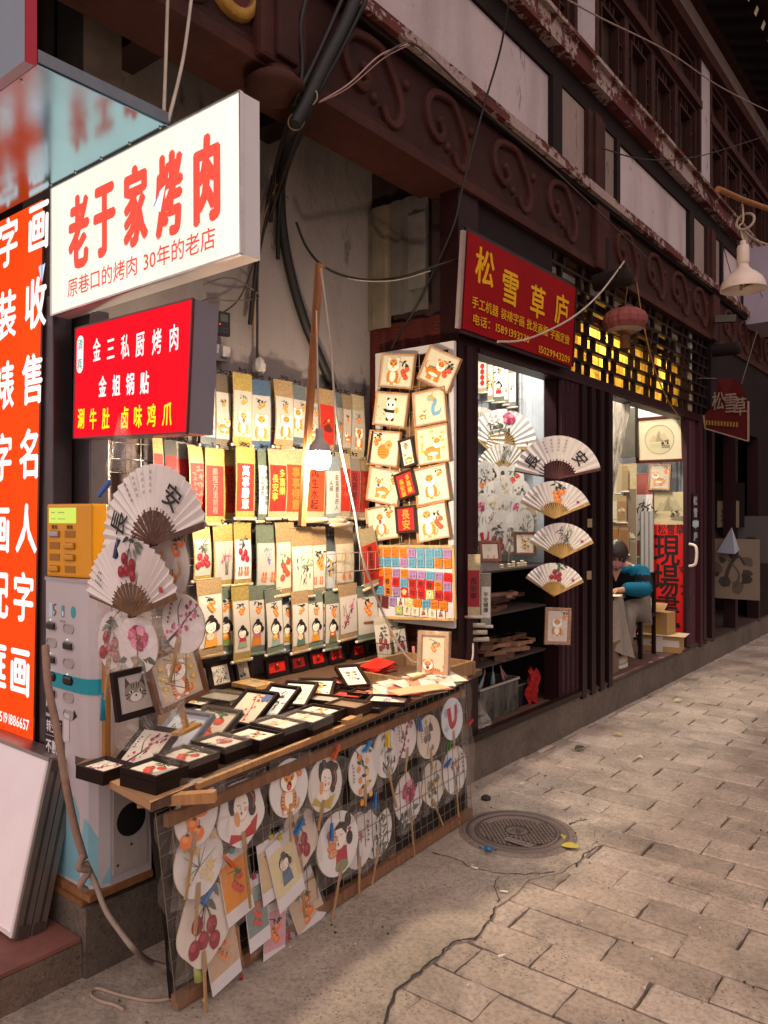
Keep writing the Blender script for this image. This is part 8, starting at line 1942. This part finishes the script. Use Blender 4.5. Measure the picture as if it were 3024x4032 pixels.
for k, (pts, r_, c_, lab) in enumerate((
 ([Q(760, 0, X=-2.24), Q(700, 150, X=-2.24), Q(655, 260, X=-2.26), Q(630, 330, X=-2.5), Q(610, 420, X=-2.86)], .008, '#1d1716', 'black cable running close along the right side of the thick duct'),
 ([Q(745, 60, X=-2.23), Q(690, 190, X=-2.23), Q(628, 330, X=-2.5), Q(596, 430, X=-2.85), Q(560, 540, X=-2.9), Q(556, 700, X=-2.9), Q(556, 800, X=-2.9)], .007, '#231b19', 'black cable dropping from the duct straight down the grey wall'),
 ([Q(790, 0, X=-2.2), Q(735, 110, X=-2.2), Q(682, 210, X=-2.21), Q(650, 290, X=-2.4), Q(622, 360, X=-2.7), Q(604, 440, X=-2.88), Q(600, 560, X=-2.91)], .011, '#0f0c0c', 'thick black cable twisted against the right of the duct'),
 ([Q(738, 0, X=-2.22), Q(690, 110, X=-2.22), Q(640, 215, X=-2.23), Q(612, 300, X=-2.5), Q(590, 390, X=-2.84), Q(585, 480, X=-2.9)], .010, '#15100f', 'black cable along the left side of the thick duct'),
 ([Q(660, 0, X=-2.24), Q(648, 60, X=-2.24), Q(652, 130, X=-2.24), Q(648, 220, X=-2.25), Q(630, 290, X=-2.4)], .012, '#171110', 'doubled black cable hanging beside the corner post'),
 ([Q(590, 380, X=-2.85), Q(572, 480, X=-2.88), Q(556, 560, X=-2.9), Q(540, 700, X=-2.9)], .012, '#1f1817', 'bunched black cables left of the duct on the grey wall'),
 ([Q(600, 395, X=-2.85), Q(570, 470, X=-2.87), Q(552, 600, X=-2.9), Q(548, 730, X=-2.9)], .004, '#8a6a3a', 'thin tan wire among the bunched black cables'),
 ([Q(558, 540, X=-2.9), Q(520, 640, X=-2.9), Q(475, 680, X=-2.88)], .004, '#3a2e2a', 'thin dark wire slanting from the cable bunch to the timer'),
 ([Q(440, 615, X=-2.85), Q(500, 600, X=-2.88), Q(560, 640, X=-2.9), Q(500, 650, X=-2.89), Q(455, 645, X=-2.86), Q(420, 660, X=-2.7)], .004, '#6a5a50', 'slack grey wire looped behind the red light box'),
 ([Q(640, 480, X=-2.88), Q(660, 530, X=-2.86), Q(692, 570, X=-2.8), Q(740, 595, X=-2.75), Q(800, 605, X=-2.7), Q(870, 598, X=-2.5), Q(940, 575, X=-2.32), Q(990, 560, X=-2.28)], .007, '#1f1816', 'black cable sagging from the duct across the wall to the shutter'),
 ([Q(694, 572, X=-2.79), Q(760, 603, X=-2.73), Q(850, 606, X=-2.55), Q(930, 585, X=-2.34)], .003, '#a39488', 'pale thin wire wound along the sagging cable'),
 ([Q(1100, 0, X=-2.0), Q(1080, 110, X=-2.1), Q(1045, 230, X=-2.2), Q(1000, 400, X=-2.24), Q(975, 500, X=-2.26), Q(900, 660, X=-2.45), Q(845, 755, X=-2.7), Q(815, 880, X=-2.78), Q(795, 1000, X=-2.8)], .006, '#17110f', 'long black cable slanting down from the balcony past the shop sign to the white grid'),
 ([Q(830, 120, X=-2.2), Q(860, 100, X=-2.2), Q(895, 95, X=-2.21), Q(960, 150, X=-2.21), Q(1060, 250, X=-2.21), Q(1200, 370, X=-2.21), Q(1400, 560, X=-2.21)], .006, '#4a3b38', 'cable clipped along the top of the cornice'),
 ([Q(690, 220, X=-2.22), Q(755, 180, X=-2.2), Q(820, 120, X=-2.2), Q(880, 95, X=-2.2)], .0035, '#b08f86', 'pale pinkish wire looping from the duct up to the cornice'),
 ([Q(688, 222, X=-2.22), Q(752, 190, X=-2.2), Q(830, 125, X=-2.2), Q(885, 97, X=-2.2)], .003, '#8f7068', 'second thin pink wire just under the looping one'),
 ([Q(362, 0, X=-2.1), Q(358, 130, X=-2.05), Q(353, 264, X=-1.97)], .006, '#b0a294', 'straight pale cord dropping to the back of the white sign'),
 ([Q(413, 0, X=-2.1), Q(395, 130, X=-2.05), Q(363, 264, X=-1.97)], .006, '#b7aaa0', 'slanting pale cord dropping to the back of the white sign'),
 ([Q(1075, 738, X=-2.1), Q(1140, 732, X=-2.05), Q(1230, 690, X=-2.0), Q(1290, 640, X=-2.02), Q(1330, 590, X=-2.06), Q(1348, 565, X=-2.12)], .006, '#b5a79a', 'white cable sagging from the window lintel across the shop sign to the beam end'),
 ([Q(1375, 610, X=-2.2), Q(1390, 700, X=-2.2), Q(1412, 790, X=-2.22), Q(1440, 860, X=-2.24), Q(1470, 905, X=-2.25)], .005, '#8f7448', 'tan cord hanging from the beam across the yellow lattice'),
 ([Q(1228, 0, X=-1.9), Q(1300, 40, X=-1.9), Q(1440, 110, X=-1.9), Q(1560, 190, X=-1.9), Q(1680, 250, X=-1.9)], .005, '#8f7a70', 'pale wire strung across the upper windows'),
 ([Q(1300, 320, X=-2.0), Q(1400, 345, X=-1.95), Q(1520, 335, X=-1.9), Q(1680, 285, X=-1.85)], .0045, '#1d1614', 'dark wire sagging across the balcony beam'),
 ([Q(1452, 250, X=-2.1), Q(1530, 420, X=-2.1), Q(1570, 560, X=-2.1), Q(1610, 700, X=-2.1)], .004, '#1b1413', 'dark wire slanting down past the far plaster panel'),
 ([Q(1490, 330, X=-2.1), Q(1570, 500, X=-2.1), Q(1680, 700, X=-2.1)], .004, '#1b1413', 'dark wire slanting down beside the white lamp'))):
    wire('cable', pts, r_, c_, lab, group=CB if k < 11 else None)
# white lamp flex: from the pole top to the bulb, and down over the table to the post
wire('flex', [Q(693, 580, X=-2.30), Q(706, 680, X=-2.30), Q(716, 770, X=-2.30), Q(722, 850, X=-2.29), Q(735, 960, X=-2.28), Q(765, 1100, X=-2.26), Q(785, 1210, X=-2.24), Q(830, 1330, X=-2.22), Q(880, 1420, X=-2.16), Q(930, 1436, X=-2.12), Q(985, 1450, X=-2.12), Q(1018, 1430, X=-2.18), Q(1022, 1390, X=-2.22)], .0055, '#a99d94', 'white flex hanging from the wooden pole and looping over the table to the post', k=8)
b = MB(); b.beam(Q(690, 570, X=-2.34), Q(652, 1136, X=-2.40), .03, .022, '#96603a', 'wood'); tag(b.build('wooden_pole'), 'slim wooden pole hanging slantwise in front of the scrolls, flex tied to it', 'pole')
# electric timer and sockets on the wall
t = thing('electric_timer', 'black plug in timer with a small display on the grey wall', 'timer', Q(477, 700, X=-2.90), (0, 0, R(80)))
b = MB(); b.box(-.035, .035, -.03, 0, -.06, .055, '#1f1a1b', 'gloss', bev=.006); b.build('body', t)
b = MB(); b.box(-.02, .02, -.0325, -.0302, .005, .04, '#4a4c46', 'gloss'); b.box(-.026, -.018, -.033, -.0302, -.012, -.006, (.9, .05, .03), 'emit'); b.build('display', t)
b = MB(); 
for i in range(6): b.box(-.02+.015*(i % 3), -.010+.015*(i % 3), -.033, -.0302, -.03-.015*(i//3), -.022-.015*(i//3), '#3a3637', 'gloss')
b.build('button', t)
t = thing('wall_socket', 'grey wall socket below the black timer', 'socket', Q(472, 760, X=-2.93), (0, 0, R(85))); b = MB(); b.box(-.035, .035, -.03, .0, -.05, .03, '#8a8386', 'gloss', bev=.004); b.build('body', t); b = MB(); b.box(-.012, .03, -.055, -.0302, -.03, .02, '#a39c9c', 'gloss', bev=.004); b.build('plug', t)
b = MB(); rr = random.Random(2); bm = [(0, 0, .05)]
b.lathe([(.003, .05), (.02, .035), (.035, .0), (.03, -.03), (.01, -.05), (.001, -.055)], '#a59d9c', 'gloss', 9, smooth=False); b.v = [(x+rr.uniform(-.008, .008), y+rr.uniform(-.008, .008), z+rr.uniform(-.008, .008)) for x, y, z in b.v]; tag(b.build('plastic_wrapped_switch', None, Q(560, 790, X=-2.90)), 'crumpled clear plastic wrapped switch hanging on the cable above the scrolls', 'switch')
# red lantern
lc = P(2461, 1262, X=-2.1)
t = thing('paper_lantern', 'faded red round lantern with a pale trim hanging under the beam', 'lantern', lc); t.scale = (1.04, 1.04, .86)
b = MB(); n = 24; V = []; F = []
prof = [(.045, .098), (.09, .09), (.135, .06), (.152, .012), (.148, -.03), (.12, -.075), (.075, -.098)]
for r_, z in prof:
    for k in range(n*2): a = math.pi*k/n; rr_ = r_*(1 - (.0 if k % 4 else .06)); V.append((rr_*math.cos(a), rr_*math.sin(a), z))
F = [(i*2*n+k, i*2*n+(k+1) % (2*n), (i+1)*2*n+(k+1) % (2*n), (i+1)*2*n+k) for i in range(len(prof)-1) for k in range(2*n)]
b.add(V, F, [('#8c5450', '#8a504c', '#864b48', '#804644', '#7c4442', '#a08a7c')[f[0]//(2*n)] for f in F], 'cloth'); b.build('shade', t)
b = MB(); b.lathe([(.02, .125), (.05, .122), (.048, .097)], '#5a3a2a', 'metal', 18); b.build('cap', t); b = MB(); b.lathe([(.078, -.097), (.05, -.118), (.02, -.12)], '#9a7a5a', 'metal', 18); b.build('cap', t)
b = MB(); b.lathe([(.035, -.12), (.033, -.2), (.038, -.24)], '#5a3a20', 'cloth', 16); b.build('tassel', t)
b = MB(); b.tube([(0, 0, .12), (.01, .02, .3)], .003, '#6a5a48', 'rubber', 5); b.build('cord', t)
# unlit white lamp on a bamboo pole
X_ = -1.2; lp = P(2926, 1120, X=X_); dep = (lp-Vector((0, 0, 1.5))).dot(FW); k_ = dep/FPX*.3164     # metres per px of the close-up
t = thing('pendant_lamp', 'unlit white lamp with a wide bell shade hanging from a bamboo pole', 'lamp', lp)
b = MB(); b.lathe([(r_*k_, (1500-z)*k_) for r_, z in ((22, 950), (34, 965), (36, 1005), (62, 1015), (73, 1050), (73, 1225), (68, 1240), (62, 1245), (72, 1290), (110, 1330), (170, 1375), (225, 1430), (255, 1490), (268, 1555), (270, 1568), (258, 1568), (240, 1500), (200, 1452), (2, 1445))], '#c2b0a4', 'gloss', 34); b.build('shade', t)
b = MB()
for x, y, h in ((-.18, .1, 110), (.1, -.1, 90), (.45, .2, 60), (.2, .45, 60)): b.lathe([(.0005, (1450-1500)*-k_*1), (18*k_, 50*k_), (18*k_, (50-h)*k_), (.0005, (50-h)*k_)], '#8a6a4a', 'metal', 10, (x*160*k_, y*160*k_, 0))
b.build('socket', t)
b = MB(); s0 = Vector((0, 0, 560*k_)); b.tube(spline([s0, s0+Vector((-.01, 0, .045)), s0 + Vector((-.022, 0, .085)), s0 + Vector((0, .0, .11)), Q(1604, 440, X=X_)-lp]), .006, '#b09c86', 'rubber', 7); b.tube([s0 + Vector((.05*math.cos(a)+.012, .05*math.sin(a)*.5, .105+.055*math.sin(a))) for a in [2*math.pi*i/20 for i in range(21)]], .008, '#8f8070', 'rubber', 8)
b.tube(spline([s0 + Vector((.0, 0, .06)), Q(1640, 522, X=X_)-lp, Q(1720, 545, X=X_)-lp]), .006, '#b09c86', 'rubber', 7); b.build('cord', t)
b = MB(); b.tube([Q(1551, 408, X=X_), Q(1605, 432, X=X_+.02), Q(1690, 462, X=X_+.05)], [.016, .0165, .017], '#8f5a26', 'wood', 10); b.tube([Q(1604, 428, X=X_)+Vector((0, 0, .022)), Q(1606, 434, X=X_)+Vector((0, 0, -.02))], .02, '#1c1412', 'rubber', 8); tag(b.build('bamboo_pole'), 'brown bamboo pole end sticking in over the lane with the white lamp', 'pole')
t = thing('wall_cabinet', 'pale tiled meter box fixed on the far wall behind the white lamp', 'box', P(2650+1110*.3164, 650+1530*.3164, X=-2.15)); b = MB(); b.box(-.15, .16, -.22, .6, -.45, .42, '#9b91a0', 'gloss'); b.build('body', t); b = MB()
for i in range(5): b.box(.1601, .164, -.21, .59, -.44+.17*i, -.428+.17*i, '#857b8a', 'gloss')
for i in range(4): b.box(.1601, .163, -.2+.22*i, -.192+.22*i, -.4395, .41, '#857b8a', 'gloss')
b.build('panel_line', t)
b = MB(); b.beam(Q(1545, 690, X=-2.24), Q(1590, 688, X=-2.05), .06, .07, '#4a4440', 'metal'); tag(b.build('wall_bracket'), 'short grey bracket on the far wall below the white lamp', 'bracket')
# rope at the cabinet, wire to the ground
wire('cloth_rope', [Q(98, 1395, X=-2.42), Q(104, 1480, X=-2.36), Q(122, 1570, X=-2.33), Q(140, 1680, X=-2.30), Q(160, 1780, X=-2.29), Q(182, 1856, X=-2.28)], .012, '#8f7466', 'brown twisted cloth rope hanging down the white cabinet', 'rope', 'cloth', 8)
b = MB(); c = Q(180, 1868, X=-2.27); b.tube(spline([c + Vector((0, 0, .03)), c + Vector((.01, -.02, 0)), c + Vector((.012, .012, -.02)), c + Vector((0, -.01, -.06)), c + Vector((0, .01, -.085))]), [.012]*25 if False else .011, '#8a7264', 'cloth', 7); tag(b.build('rope_knot'), 'frayed knot tying the brown rope to the grey flex', 'rope')
wire('flex', [Q(185, 1862, X=-2.27), Q(205, 1905, X=-2.25), Q(228, 1965, X=-2.2), Q(258, 2010, X=-2.12), Q(290, 2050, X=-2.05), Q(325, 2078, Z=.012), Q(372, 2090, Z=.012), Q(420, 2085, Z=.012)], .0095, '#8d7b70', 'grey flex running from the knot down to the ground under the table', k=8)
wire('flex', [Q(400, 2150, Z=.008), Q(330, 2162, Z=.008), Q(260, 2150, Z=.008), Q(210, 2135, Z=.008), Q(196, 2148, Z=.008), Q(215, 2162, Z=.008), Q(247, 2171, Z=.008), Q(268, 2182, Z=.008)], .006, '#9a8676', 'pale frayed cord lying on the ground by the step', k=8)
b = MB(); b.box(-2.2, -1.99, 1.72, 2.0, .0, .19, '#231a18', 'rubber'); b.tube([(-1.985, 1.70, .02), (-1.985, 1.70, .17), (-1.985, 1.80, .2)], .008, '#7a5a3a', 'wood', 6); tag(b.build('dark_crate'), 'dark box on the ground under the near end of the table', 'box')
# ground litter
def leaf(u, v, L, rot, c_, lab):
    c = P(u, v, Z=.008); b = MB(); V = []; F = []
    for i in range(7):
        s_ = i/6; w = L*.28*math.sin(math.pi*min(1, s_*.95+.03)); V += [(L*(s_-.5), -w, .006*math.sin(s_*3)+.004), (L*(s_-.5), 0, .012*math.sin(s_*3)), (L*(s_-.5), w, .008*math.sin(s_*3)+.008)]
    for i in range(6):
        for j in range(2): F.append((3*i+j, 3*i+j+1, 3*i+4+j, 3*i+3+j))
    b.add(V, F, c_, 'paper'); b.tube([(-L*.5, 0, 0), (-L*.75, L*.1, .002)], .0012, c_, 'paper', 4); tag(b.build('fallen_leaf', None, c, (0, 0, R(rot))), lab, 'leaf', 'dry leaves on the paving')
leaf(2245, 3338, .085, 20, '#a8983a', 'yellow dry leaf on the rim of the manhole cover'); leaf(2218, 3300, .05, 120, '#8f8a34', 'small greenish leaf between manhole rim and the yellow leaf')
leaf(2282, 2948, .085, 70, '#4a3a22', 'dark curled leaf on the pavers near the shop step'); leaf(2432, 2894, .07, 10, '#a99a62', 'pale yellow leaf on the pavers below the doorway'); leaf(2670, 2760, .07, 40, '#b0a262', 'pale leaf on the far pavers near the door step'); leaf(2055, 3092, .035, 60, '#b5a890', 'tiny pale leaf beyond the manhole cover'); leaf(2520, 2985, .04, 0, '#bdb09a', 'tiny pale leaf on the middle pavers')
for u, v, r_, lab in ((1868, 3416, 10, 'cigarette butt on the crack beside the table shadow'), (1985, 3510, 25, 'cigarette butt on the cement nearer the pavers'), (1975, 3762, 60, 'trampled cigarette butt beside the long crack')):
    b = MB(); b.lathe([(.0004, -.016), (.004, -.016), (.004, .016), (.0004, .016)], ['#c98a4a', '#d6cdc0', '#d6cdc0'], 'paper', 8, axis='x'); tag(b.build('cigarette_butt', None, P(u, v, Z=.009), (0, 0, R(r_))), lab, 'cigarette butt')
b = MB(); b.lathe([(.0005, -.02), (.012, -.014), (.014, .0), (.012, .014), (.0005, .02)], '#145a86', 'photo', 8, axis='x', smooth=False); b.add([(.02, -.012, 0), (.04, -.02, .004), (.04, .016, .002)], [(0, 1, 2)], '#145a86', 'photo'); b.add([(-.02, -.01, 0), (-.04, -.018, .004), (-.04, .014, .002)], [(0, 1, 2)], '#145a86', 'photo'); tag(b.build('candy_wrapper', None, P(1922, 3342, Z=.024), (0, 0, R(20))), 'shiny blue sweet wrapper on the edge of the manhole cover', 'wrapper')
b = MB(); b.lathe([(.0005, -.012), (.022, -.01), (.028, .002), (.014, .014), (.0005, .016)], '#2f2725', 'matte', 7, smooth=False); tag(b.build('stone', None, P(1914, 3142, Z=.012)), 'dark little stone on the ground behind the far table corner', 'stone')
b = MB(); b.tube(spline([P(2905, 2830, Z=.006), P(2960, 2850, Z=.006), P(3000, 2862, Z=.006), P(3060, 2845, Z=.006)]), .003, '#b0a294', 'rubber', 5); b.tube(spline([P(2910, 2822, Z=.006), P(2940, 2850, Z=.01), P(2985, 2866, Z=.006)]), .003, '#b0a294', 'rubber', 5); tag(b.build('white_string'), 'tangle of white string on the far right pavers', 'string')
rr = random.Random(8); b = MB()
for k in range(420):
    x, y = rr.uniform(-2.25, .4), rr.uniform(.6, 6); s_ = rr.uniform(.0012, .0035); b.cbox((x, y, .005), (s_*2, s_*1.5, s_*2), rr.choice(['#5a4c42', '#b3a496', '#3a302a', '#8f8074', '#cdbfb0']), 'matte', None)
tag(b.build('grit'), 'fine grit scattered on the paving', None, None, 'stuff')
